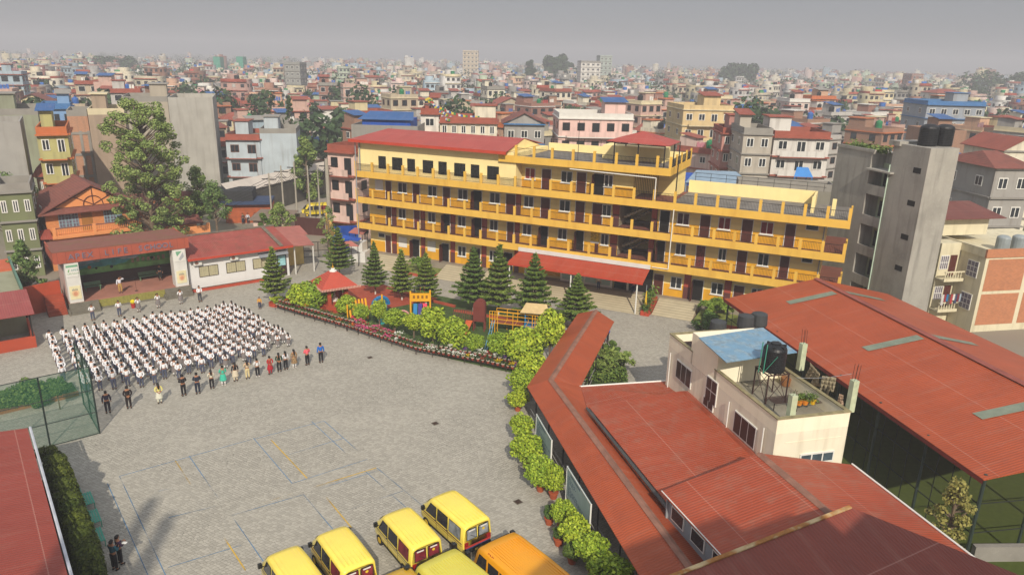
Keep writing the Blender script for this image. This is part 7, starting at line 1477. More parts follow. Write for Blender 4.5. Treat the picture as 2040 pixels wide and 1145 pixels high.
# ================================================================ THE CITY
PAL = [('salmon', '#c49a88'), ('pale pink', '#d6b8ab'), ('cream', '#d3c6a2'), ('beige', '#b8a888'), ('pale yellow', '#d0c08a'), ('white', '#cdcac2'), ('grey', '#98958f'), ('light grey', '#b3b0aa'), ('bare brick', '#a06a4c'), ('brick red', '#9a5746'), ('peach', '#cc9a72'), ('pale green', '#a2b596'), ('pale blue', '#93aebd'), ('grey concrete', '#8b8880'), ('cream', '#d8cfb4'), ('salmon', '#b88a7a')]
def HM(n, c):
    l = lin(c); g_ = (l[0] + l[1] + l[2]) / 3; c = tuple(v * .72 + g_ * f * .28 for v, f in zip(l, (1.06, 1.0, .92)))
    return M('house_' + n.replace(' ', '_'), c, .9, .09, .5, 'brick' if 'brick' in n else None, stain=.4, stc='#6e655a')
TRIM = {'red': M('trim_red', '#94503f', .85, .15, 1), 'cream': M('trim_cream', '#c9bd9c', .85, .1, 1), 'grey': M('trim_grey', '#8c8880', .9, .1, 1), 'blue': M('trim_blue', '#3f6f9f', .8, .1), 'white': M('trim_white', '#cfccc4', .8, .06), 'orange': M('trim_orange', '#b5673a', .8, .1)}
ROOFM = M('roof_terrace', '#857d70', .95, .2, .6, stain=.5, stc='#5e584e'); TINR = M('tin_red', '#8f4a3a', .8, .15, .6, 'corr', .4); TINB = M('tin_blue', '#2f5a8f', .6, .15, .6, 'corr', .3)
WOODF = M('wood_frame', '#6a4634', .8, .15); FRAMES = {'white': WHITE, 'wood': WOODF, 'dark': RAIL}
tank_protos = {}
def tank(kind, loc, label, s=1.0):
    if kind not in tank_protos:
        c = {'black': '#1d1e20', 'green': '#1f7a4c', 'blue': '#2f62a8', 'grey': '#8d9596'}[kind]; b = MB(); b.lathe((0, 0, .5), tank_mesh(.62, 1.5)[::2], 12); b.lathe((0, 0, 2.0), [(.25, 0), (.25, .1)], 8)
        st = MB(); st.box(-.6, .6, -.6, .6, 0, .5); tank_protos[kind] = (b.mesh('tank_body', [M('tank_' + kind, c, .5, .1)]), st.mesh('tank_base', [CONC]))
    t = thing('water_tank', label, 'water tank', loc, 0, 'water tanks on the city rooftops')
    for nm, me in zip(('tank_body', 'tank_base'), tank_protos[kind]): o = bpy.data.objects.new(nm, me); COL.objects.link(o); o.parent = t; o.scale = (s,) * 3
def house(label, fr, w, d, n, wall, trim='grey', fl=3.0, top='flat', win='white', wp=3, balc=False, parts=True, name='house', plain=False, h=None, side_n=2, room=True, tk=None, zmin=0, seed=None, band=True):
    rn = random.Random(seed if seed is not None else hash((round(fr.o.x), round(fr.o.y)))); Hh = h or n * fl; t = thing(name, label, name.replace('_', ' ') if name == 'house' else name.split('_')[-1], fr.pt(w / 2, d / 2, 0))
    wm = HM(*wall); tm = TRIM[trim]; b = MB(fr); b.box(0, w, 0, d, 0, Hh, 0, 1); 
    view = CAMP - fr.pt(w / 2, d / 2, 0); left = view.dot(fr.u) < 0; wl = []
    if not plain:
        for k in range(n):
            z = Hh - (n - k) * fl
            if z < zmin - 2: continue
            gap = w / wp
            for j in range(wp): 
                ww = min(1.5, gap * .5); u = gap * (j + .5); dr_ = balc and j == wp // 2; wl.append((0, u - ww / 2, u + ww / 2, z + (.1 if dr_ else .95), z + 2.25))
            g2 = d / side_n
            for j in range(side_n): wl.append((1, g2 * (j + .5) - .6, g2 * (j + .5) + .6, z + 1.0, z + 2.2))
    sf = Fr(fr.pt(0, d), math.degrees(fr.az) - 90) if left else Fr(fr.pt(w, 0), math.degrees(fr.az) + 90)
    if not parts:
        for s_, a, c, z0, z1 in wl:
            f = fr if s_ == 0 else sf; b.fr = f; b.box(a - .08, c + .08, -.05, .0, z0 - .08, z1 + .08, 3); b.box(a, c, -.06, -.0501, z0, z1, 2)
        b.fr = fr
    b.build('wall', [wm, ROOFM, GLS, FRAMES[win]], t)
    if parts:
        for s_, a, c, z0, z1 in wl:
            f = fr if s_ == 0 else sf; frame_window(f, t, a, c, z0, z1, 0, FRAMES[win], 2, 1, None, .1, .07)
    q = MB(fr)
    if band and not plain:
        for k in range(1, n + 1):
            z = Hh - (n - k) * fl; e = .55 if trim in ('red', 'orange', 'blue') else .3
            q.box(-.12, w + .12, -e, -.001, z - .16, z + .02); q.box((-e * .6) if left else w + .001, -.001 if left else w + e * .6, 0, d, z - .16, z + .02)
        q.build('floor_band', [tm], t)
    p = MB(fr); ph = .85
    for (a, c, e, g) in ((0, w, 0, .15), (0, w, d - .15, d), (0, .15, .151, d - .151), (w - .15, w, .151, d - .151)): p.box(a, c, e, g, Hh + .001, Hh + ph)
    if top == 'flat': p.build('parapet', [wm if rn.random() < .5 else tm], t)
    if balc:
        for k in range(1, n):
            z = Hh - (n - k) * fl; bb = MB(fr); bb.box(w * .1, w * .9, -1.1, -.56, z - .15, z, 0); bb.box(w * .1, w * .9, -1.1, -1.02, z, z + .85, 1); bb.build('balcony', [tm, wm], t)
    if room and top == 'flat':
        rw, rd = min(w * .4, 3.6), min(d * .45, 4); u0 = rn.choice([.3, w - rw - .3]); v0 = d - rd - .3; rb = MB(fr); rb.box(u0, u0 + rw, v0, v0 + rd, Hh + .002, Hh + 2.5); rr = rb.build('roof_room', [wm], t); rb = MB(fr)
        if rn.random() < .4: rb.slab([(u0 - .4, v0 - .6, Hh + 2.5), (u0 + rw + .4, v0 - .6, Hh + 2.5), (u0 + rw + .4, v0 + rd, Hh + 3.1), (u0 - .4, v0 + rd, Hh + 3.1)], .08); rb.build('room_roof', [rn.choice([TINR, TINR, TINB, TRIM['grey']])], rr)
        else: rb.box(u0 - .3, u0 + rw + .3, v0 - .3, v0 + rd + .2, Hh + 2.501, Hh + 2.65); rb.build('room_roof', [tm], rr)
    if top in ('gable', 'hip', 'blue'):
        rb = MB(fr); a = .5; hz = 1.9 if top == 'gable' else 1.5; i = w * .5 if top == 'gable' else w * .3
        if top == 'gable':
            rb.slab([(-a, -a, Hh), (w / 2, -a, Hh + hz), (w / 2, d + a, Hh + hz), (-a, d + a, Hh)], .1); rb.slab([(w + a, -a, Hh), (w + a, d + a, Hh), (w / 2, d + a, Hh + hz), (w / 2, -a, Hh + hz)], .1)
            g_ = MB(fr); g_.poly([(0, .02, Hh), (w, .02, Hh), (w / 2, .02, Hh + hz - .15)]); g_.build('gable', [wm], t)
        else:
            E_ = [(-a, -a, Hh), (w + a, -a, Hh), (w + a, d + a, Hh), (-a, d + a, Hh)]; R1_, R2_ = (i, d / 2, Hh + hz), (w - i, d / 2, Hh + hz)
            rb.poly([E_[0], E_[1], R2_, R1_]); rb.poly([E_[1], E_[2], R2_]); rb.poly([E_[2], E_[3], R1_, R2_]); rb.poly([E_[3], E_[0], R1_])
        rb.build('roof', [TINB if top == 'blue' else TILE if rn.random() < .4 else TINR], t)
    if tk: c = fr.pt(w * rn.uniform(.2, .8), d * rn.uniform(.3, .6), Hh + .01); tank(tk, c, f'{tk} water tank on the roof of the {label[:60].split(",")[0].split(" with")[0]}' if len(label.split()) < 30 else tk, rn.uniform(.8, 1.1))
    return t
def at_px(x, y, z, az): return Fr(G(x, y, z), az)
C = dict(PAL); HAND = []
def hp(label, x0, x1, y, D, az, d, wall, **k):
    """hand placed: left and right pixel of the roof edge, its pixel row, distance"""
    p = AT(x0, y, D)
    if x0 < 420: az = math.degrees(math.atan((1020 - x1) / FPX)) - 3
    fr = Fr(p, az); q = fr.uz(x1, y, 0)[0]; n = max(1, round(p.z / 3)); fr_ = fr; HAND.append((p.x, p.y, q, fr, d)); top = k.pop('top', 'flat')
    return house(label, fr_, q, d, n, wall, h=p.z, fl=p.z / n, top=top, **k)
hp('huge plain grey concrete building behind the tall tree', 335, 424, 205, 135, 0, 14, ('concrete light', '#a5a298'), plain=True, room=False); hp('long grey concrete building with a flat roof terrace left of the tall tree top', 243, 334, 203, 137, 4, 12, ('concrete mid', '#a89d89'), plain=True)
hp('half brick house wall with grey concrete frame left of the tall tree', 133, 174, 232, 122, 12, 8, ('brick frame', '#bd7c52'), plain=True, room=False); _h = HAND[-1][3]; b = MB(_h)
for z_ in (3.2, 6.3, 9.4, 12.4): b.box(-.05, HAND[-1][2] + .05, -.08, -.001, z_, z_ + .35)
for u_ in (-.05, HAND[-1][2] * .48, HAND[-1][2] - .3): b.box(u_, u_ + .35, -.06, -.0012, 0, 12.9)
tag(b.build('concrete_frame', [CONC]), None, None).parent = [o for o in COL.objects if o.get('label', '').startswith('half brick house')][0]; b = None; _o = COL.objects['concrete_frame']; _o.location = -Vector(_o.parent['_w'])
hp('plain brown grey concrete house with small vents left of the tall tree', 175, 248, 229, 118, -6, 9, ('brown concrete', '#a38b71'), plain=True, trim='cream')
hp('big olive green blank walled building at the left edge', -20, 76, 230, 126, -3, 12, ('olive wall', '#8d9476'), plain=True); hp('stained grey concrete house at the left edge below the olive building', -30, 42, 258, 106, -5, 9, ('stained concrete', '#9b9993'), plain=True, room=False)
hp('bright sky blue house with two rows of windows at the left', 80, 141, 216, 165, -4, 9, ('sky blue', '#5f97cc'), trim='blue', win='dark'); hp('yellow green house with orange balconies at the left', 72, 134, 268, 104, -8, 9, ('yellow green', '#b3ad5c'), trim='orange', balc=True, wp=2)
hp('olive green house with pale windows behind the roadside tree', -10, 62, 384, 93, -4, 6, ('moss green', '#727b4c'), win='white', trim='grey', wp=3, room=False); hp('red sheet roofed house behind the orange house with tanks on its yard', 72, 118, 352, 108, 10, 8, ('brick red', C['brick red']), top='hip')
hp('pale blue grey house with red window hoods and arched windows', 449, 517, 277, 138, 8, 11, ('pale grey blue', '#a9b9c2'), trim='red', balc=True, wp=2, win='wood'); hp('pale blue grey blank side block of the house with red hoods', 517, 590, 266, 137, 12, 9, ('pale grey blue', '#a9b9c2'), trim='grey', wp=1, plain=True)
hp('narrow pink house with arched balconies squeezed against the yellow school', 652, 705, 300, 99, -22, 8, ('pale shell pink', '#dfb8a8'), trim='red', wp=2, balc=True, win='dark', room=False)
hp('pink three storey house with white window bands behind the upper school terrace', 1114, 1262, 235, 124, 3, 10, ('light pink', '#e0b4a8'), trim='white', wp=5, win='dark', balc=True)
hp('grey terrace house carrying the bright blue shed behind the red school roof', 700, 832, 259, 121, -2, 10, ('grey concrete', C['grey concrete']), plain=True, room=False); 
t = thing('rooftop_shed', 'bright blue sheet shed with blue pitched roof standing on a rooftop', 'shed', AT(770, 258, 124)); p = AT(722, 258, 122); f = Fr(p, -3); w_ = f.uz(818, 258, 0)[0]; b = MB(f); b.box(0, w_, 0, 6, p.z, p.z + 1.7); b.build('wall', [M('bright_blue_sheet', '#1a4fa8', .6, .1, 1, 'corr', .3)], t); b = MB(f); b.slab([(-.6, -.6, p.z + 1.7), (w_ + .6, -.6, p.z + 1.7), (w_ - .2, 4, p.z + 2.7), (.4, 4, p.z + 2.7)], .06); b.build('roof', [TINB], t)
hp('white tower like house with barred window beside the balustraded terrace', 838, 874, 226, 126, 2, 7, ('off white', '#d6d1c6'), trim='red', wp=1); hp('long low house with white balustrade and red eave behind the school roof', 876, 990, 243, 125, 1, 9, ('cream', C['cream']), trim='red', wp=6)
hp('blue trimmed grey house with white arched gable behind the school roof', 1005, 1085, 246, 128, 2, 8, ('grey', C['grey']), trim='blue', wp=3, top='gable'); hp('yellow five storey house with round balconies right of the roof pavilion', 1362, 1462, 218, 152, 6, 11, ('mustard cream', '#d3b573'), trim='cream', wp=4, balc=True)
hp('salmon red house with balconies left of the grey striped house', 1440, 1482, 265, 122, -4, 8, ('salmon red', '#bd7a6c'), trim='red', wp=2); hp('grey beige house with a big white tank before it', 1482, 1540, 266, 114, -4, 9, ('grey beige', '#b0a796'), trim='grey', wp=2)
hp('white house with red hoods and a blue sheet balcony roof left of the grey tower', 1543, 1655, 272, 116, -4, 9, ('white', C['white']), trim='red', wp=3, balc=True)
hp('stained concrete boundary block behind the lower school terrace', 1470, 1662, 372, 93, -12, 3, ('mossy concrete', '#807c6c'), plain=True, room=False); hp('bright pink terraced house at the right edge', 1905, 1985, 352, 112, 4, 8, ('candy pink', '#d79ac4'), wp=3, trim='white')
hp('dark brown roofed house at the right border above the brick sided house', 1985, 2060, 335, 100, 6, 9, ('grey', C['grey']), top='hip', wp=2); hp('yellow cream house with red sheet roof at the right edge', 2000, 2075, 300, 128, 2, 9, ('cream', C['cream']), top='gable', wp=2)
hp('brick wall house right of the grey tower top', 1855, 1925, 268, 150, -2, 9, ('bare brick', C['bare brick']), plain=True); hp('house with bright blue terrace sheets on two floors in the right distance', 1848, 1965, 208, 205, -2, 12, ('blue terrace house', '#8f9aa6'), trim='blue', wp=5)
hp('white long building with red hipped roof far off right of the high rises', 1447, 1512, 172, 430, -4, 16, ('white', C['white']), top='hip', wp=7); hp('second white building with red hipped roof right of the long one', 1527, 1566, 172, 425, -4, 14, ('white', C['white']), top='hip', wp=4)
hp('white walled building with broad red roof in the right distance', 1868, 1925, 186, 330, -4, 14, ('white', C['white']), top='hip', wp=5)
hp('slab like grey concrete high building on the left skyline', 566, 597, 128, 345, 2, 12, ('tower grey', '#8a8d88'), wp=3, room=False)
hp('white ribbed high rise on the skyline', 1158, 1197, 124, 470, 3, 18, ('high rise white', '#d6d2c8'), wp=4, room=False); hp('slender grey green high rise right of the white one', 1196, 1220, 113, 520, 3, 16, ('high rise green', '#9fb0a6'), wp=3, room=False); hp('beige twin topped high rise on the middle skyline', 922, 953, 103, 560, 2, 20, ('high rise beige', '#cbb99b'), wp=4, room=False)
hp('brick red and white tower building on the right skyline', 1817, 1840, 150, 520, -3, 12, ('brick red', C['brick red']), wp=2, trim='white', room=False)
for i, x in enumerate((424, 470)):
    p = AT(x, 113, 620); f = Fr(p, 3); b = MB(f); b.box(0, 5, 0, 9, 0, p.z); tag(b.build('netted_building', [M('scaffold_green_net', '#3f9077', .9, .1)]), ('left' if i == 0 else 'right') + ' one of two buildings wrapped in green netting on the left skyline', 'building', 'green netted buildings')
# long pale shed roof, street, shop
LS = thing('long_market_shed', 'long pale sheet roofed shed running diagonally behind the street poles', 'shed', G(540, 380)); b = MB(); P = [G(462, 388, 4.2), G(646, 340, 4.2), G(646, 322, 5.4), G(440, 366, 5.4)]; b.slab([tuple(p) for p in P], .08); b.build('roof', [M('pale_sheet_roof', '#c3b9ac', .8, .1, .5, 'corr', .3)], LS)
b = MB(); p, q = P[0], P[1]; b.prism([(p.x, p.y + .5), (q.x, q.y + .5), (q.x, q.y + 3), (p.x, p.y + 3)], 0, 4.0); b.build('wall', [M('dark_shed_wall', '#4e4a42', .9, .3, 1)], LS)
b = MB(); b.poly([tuple(p) for p in (G(430, 440, .0), G(700, 470, .0), G(690, 395, .0), G(445, 392, .0))]); struct('street', b, [M('street_concrete', '#9a9284', .95, .15, 1)])
f = Fr(AT(447, 400, 113), 12); t = thing('street_shop', 'small orange street shop under a dark blue awning', 'shop', f.o); b = MB(f); b.box(0, 6.5, 0, 4, 0, 2.8); b.build('wall', [M('shop_orange', '#a3532c', .8, .2, 2)], t); b = MB(f); b.box(-1.5, 6.6, -.8, 4, 2.85, 3.3); b.box(-2, 4.0, -.2, 4, 3.31, 4.8, 1); b.build('awning', [M('shop_blue', '#2f3f5c', .8, .1), M('shop_dark', '#2a2b2c', .8)], t)
f = Fr(AT(503, 428, 104), -3); t = thing('low_pink_shed', 'low pink shed with a brown sheet roof and brown door behind the office', 'shed', f.o); b = MB(f); b.box(0, 4.4, 0, 4, -.1, 2.3); b.build('wall', [HM('pale pink', C['pale pink'])], t); b = MB(f); b.slab([(-.5, -.6, 2.3), (5, -.6, 2.3), (5, 4.2, 2.9), (-.5, 4.2, 2.9)], .08); b.build('roof', [M('brown_sheet_roof2', '#7a6a5c', .9, .1, 1, 'corr')], t); b = MB(f); b.box(.7, 1.5, -.05, 0, 0, 2.0); b.build('door', [WOODF], t)
f = Fr(AT(522, 425, 108), 8); b = MB(f); b.box(0, 6, 0, .3, 0, 2.2); tag(b.build('metal_yard_gate', [M('beige_sheet_gate', '#84765e', .8, .15, 1, 'corr')]), 'beige sheet gate and wall along the street behind the office', 'gate')
for (x, y, l, cm) in ((1385, 356, 'blue tarpaulin roof beside the stepped end of the upper terrace', TARP), (1430, 352, 'grey blue sheet roof between the terraces and the white tank', M('grey_blue_sheet', '#7f93a3', .8, .15, 1)), (1600, 342, 'small blue tarpaulin tent on the rooftop left of the grey tower', M('tarp_light', '#3f7fc0', .7, .1))):
    p = AT(x, y, 104); b = MB(Fr(p, -8)); s = 1.2 if x == 1600 else 4.5; b.slab([(-s, -s * .5, p.z - .6), (s, -s * .5, p.z - .6), (s * .6, s * .5, p.z + .5), (-s * .6, s * .5, p.z + .5)], .05)
    for u, v, zz in ((-s + .1, -s * .5 + .1, p.z - .7), (s - .1, -s * .5 + .1, p.z - .7), (s * .6 - .1, s * .5 - .1, p.z + .4), (-s * .6 + .1, s * .5 - .1, p.z + .4)): b.tube((u, v, 0), (u, v, zz), .06, n=5)
    tag(b.build('tarpaulin_roof', [cm]), l, 'tarpaulin')
# poles and cables
PTS = []
for i, (x, y0, D, l) in enumerate(((535, 345, 106, 'leftmost one carrying tangled cables'), (559, 330, 107, 'second from the left'), (585, 322, 108, 'pale concrete one in the middle'), (612, 330, 109, 'second from the right'), (632, 332, 112, 'rightmost one beside the tree'), (650, 318, 97, 'thick one right against the narrow pink house'))):
    p = AT(x, y0, D); t = thing('utility_pole', 'street utility pole behind the office roof, ' + l, 'utility pole', (p.x, p.y, 0), 0, 'utility poles in the street'); b = MB(); b.tube((0, 0, 0), (0, 0, p.z), .14 if i < 5 else .3, .1 if i < 5 else .22, 8); b.build('pole', [M('pole_concrete', '#a09a8c', .9, .1)], t, world=False); b = MB(); b.box(-1, 1, -.06, .06, p.z - .9, p.z - .78); b.box(-.7, .7, -.06, .06, p.z - 1.7, p.z - 1.6); b.build('crossarm', [RAIL], t, world=False); PTS.append(p)
b = MB(); rc = random.Random(4)
for i in range(5):
    for j in range(5 if i < 4 else 3):
        p, q = PTS[i] - Vector((0, 0, .5 + j * .45)), PTS[(i + 1)] - Vector((0, 0, .6 + j * .4)); sg = rc.uniform(.3, 1.1); b.path([p.lerp(q, k / 6) - Vector((0, 0, sg * math.sin(math.pi * k / 6))) for k in range(7)], .03, 3)
for j in range(5): p, q = PTS[0] - Vector((0, 0, .6 + j * .4)), AT(300, 420 + j * 6, 100); b.path([p.lerp(q, k / 6) - Vector((0, 0, 1.0 * math.sin(math.pi * k / 6))) for k in range(7)], .03, 3)
tag(b.build('power_cables', [M('cable_black', '#1d1c1b')]), 'tangle of black cables strung between the street poles', 'cables')
# prayer flags over the balustraded terrace
t = thing('prayer_flags', 'strings of small coloured prayer flags over the terrace behind the school roof', 'prayer flags', AT(900, 235, 126)); FC = [M('flag_' + n, c, .9, .05) for n, c in (('yellow', '#c9b23a'), ('green', '#3f7a4a'), ('red', '#a3403a'), ('white', '#c9c9c4'), ('blue', '#3a5a96'))]
rc = random.Random(9)
for s_ in range(7):
    p = AT(rc.uniform(846, 870), rc.uniform(192, 205), 128); q = AT(rc.uniform(880, 985), rc.uniform(225, 240), rc.uniform(124, 134)); b = MB(); n = 22
    for k in range(n):
        a = p.lerp(q, k / n) - Vector((0, 0, .8 * math.sin(math.pi * k / n))); b.box(a.x, a.x + .34, a.y, a.y + .03, a.z - .34, a.z, k % 5)
    b.build('flag_string', FC, t)
# ---------------- counted houses of the nearer city
def occ(x):
    for a, v in ((100, 380), (235, 350), (440, 330), (640, 330), (705, 300), (1045, 262), (1375, 292), (1660, 365), (1915, 262), (3000, 430)):
        if x < a: return v
rc = random.Random(12); SPEC = []
def field(x, y): return 12 + 22 * math.sin(x * .011 + 1.3) + 14 * math.sin(y * .017 + x * .004)
def blocked(x, y, r_):
    for hx, hy, wd, fr, d in HAND:
        q = Vector((x, y, 0)) - fr.o; u, v = q.dot(fr.u), q.dot(fr.v)
        if -r_ < u < wd + r_ and -r_ < v < d + r_: return True
    if y < 104 + (0 if x > -10 else -4): return True
    return -48 < x < -18 and y < 124
row = 0; y = 106.0; FAR = []
while y < 1500:
    pitch = 9.7 if y < 280 else 8.8 + (y - 280) * .005
    x = -y * .78 - 12 + rc.uniform(0, 8)
    while x < y * .80 + 12:
        xx, yy = x + rc.uniform(-2, 2), y + rc.uniform(-2.5, 2.5); x += pitch * rc.uniform(.85, 1.15)
        if rc.random() < (.07 if y < 500 else .14): continue
        if y > 640 and xx < -y * .25 and rc.random() < min(.9, (y - 640) / 380): continue
        D = math.hypot(xx, yy)
        if D < 150 and 1640 < proj((xx, yy, 9))[0] < 1900: continue
        n = rc.choices([2, 3, 4, 5, 6], [3, 4.6, 2.2, .6, .1])[0]; h = n * 2.85 + rc.uniform(-.3, .8) + (rc.uniform(0, 8) if y > 700 and rc.random() < .2 else 0); px, py = proj((xx, yy, h))
        if px < -60 or px > 2110 or py > occ(px) or blocked(xx, yy, 6.5): continue
        w_, d_ = rc.uniform(5.6, 8.8), rc.uniform(5.6, 8.8); c = rc.choice(PAL); FAR.append((xx, yy, D, n, h, w_ * (1 if y < 280 else .86), d_ * (1 if y < 280 else .86), c, field(xx, yy) + rc.choice([0, 0, 90, rc.uniform(-15, 15)]), px, py))
    y += pitch * 1.08; row += 1
FAR.sort(key=lambda s: s[2]); print('houses total', len(FAR)); NEAR = FAR[:258]; FAR = FAR[258:]; print('near limit', NEAR[-1][2])
PLACES = ((250, 'at the far left'), (445, 'above the tall tree'), (645, 'beyond the street poles'), (850, 'beyond the school\'s left end'), (1050, 'beyond the red school roof'), (1220, 'beyond the upper terrace'), (1380, 'beyond the roof pavilion'), (1660, 'beyond the lower terrace'), (1850, 'behind the grey tower'), (9999, 'at the far right'))
NEAR.sort(key=lambda s: s[9]); cnt = {}
for (xx, yy, D, n, h, w_, d_, c, az, px, py) in NEAR:
    az = (az + 45) % 90 - 45; fr = Fr((xx, yy), az); fr = Fr(fr.pt(-w_ / 2, -d_ / 2), az); rn = random.Random(int(xx * 7 + yy * 13)); pl = next(v for a, v in PLACES if px < a); bandn = 'front rows' if D < 165 else 'middle rows' if D < 215 else 'back rows'
    top = rn.choices(['flat', 'hip', 'gable', 'blue'], [14, 1.2, 1.0, .5])[0]; trim = rn.choice(['red', 'red', 'cream', 'grey', 'white', 'orange']); balc = rn.random() < .4; tk = rn.choice(['black', 'black', 'green', 'blue', 'grey']) if top == 'flat' and rn.random() < .8 else None
    ft = {'hip': 'red hipped roof', 'gable': 'pitched roof', 'blue': 'blue sheet roof', 'flat': 'balconies' if balc else (tk + ' roof tank') if tk else 'flat roof'}[top]; NS = {2: 'two', 3: 'three', 4: 'four', 5: 'five', 6: 'six'}[n]
    key = f'{c[0]} {NS}-storey house with {ft} {pl}, {bandn}'; cnt[key] = cnt.get(key, 0) + 1; lb = key + (f', {nth(cnt[key] - 1)} from left' if cnt[key] > 1 else '')
    if len(lb.split()) > 16: lb = lb.replace(' with ' + ft, '')
    t = house(lb, fr, w_, d_, n, (c[0] if 'brick' not in c[0] else c[0], c[1]), trim=trim, fl=h / n, top=top, win=rn.choice(['white', 'white', 'wood', 'dark']), wp=rn.choice([2, 3, 3]), balc=balc, parts=D < 150, tk=None, zmin=(0 if D > 150 else h - 7), seed=int(xx * 3 + yy), plain=rn.random() < .10)
    t['group'] = 'houses of the city behind the school'
    if tk: 
        kt = f'{tk} tank on a {c[0]} {NS}-storey house {pl}, {bandn}'; cnt[kt] = cnt.get(kt, 0) + 1
        tank(tk, fr.pt(w_ * rn.uniform(.2, .8), d_ * rn.uniform(.25, .6), h + .01), kt + (f', {nth(cnt[kt] - 1)}' if cnt[kt] > 1 else ''), rn.uniform(.8, 1.15))
    if top == 'flat':
        for _k in range(rn.choice([0, 1, 2])):
            lc, lm = rn.choice([('white', '#d8d5cc'), ('red', '#a8423c'), ('blue', '#3f66a8'), ('mixed', '#8a6a70'), ('pink', '#c4808c')]); q = MB(fr); u = rn.uniform(.4, w_ - 2.4); v = rn.uniform(.4, d_ * .6)
            for j in range(rn.randint(2, 4)): q.box(u + j * .6, u + j * .6 + .48, v, v + .04, h + .7, h + rn.uniform(1.5, 1.8))
            q.tube((u - .1, v, h), (u - .1, v, h + 1.85), .03, n=4); q.tube((u + 2.5, v, h), (u + 2.5, v, h + 1.85), .03, n=4); q.tube((u - .1, v + .02, h + 1.8), (u + 2.5, v + .02, h + 1.8), .015, n=3)
            kt = f'{lc} laundry on a {c[0]} house {pl}, {bandn}'; cnt[kt] = cnt.get(kt, 0) + 1
            tag(q.build('laundry_line', [M('laundry_' + lc, lm, .9, .2, 2)]), kt + (f', {nth(cnt[kt] - 1)}' if cnt[kt] > 1 else ''), 'laundry', 'laundry on the city rooftops')
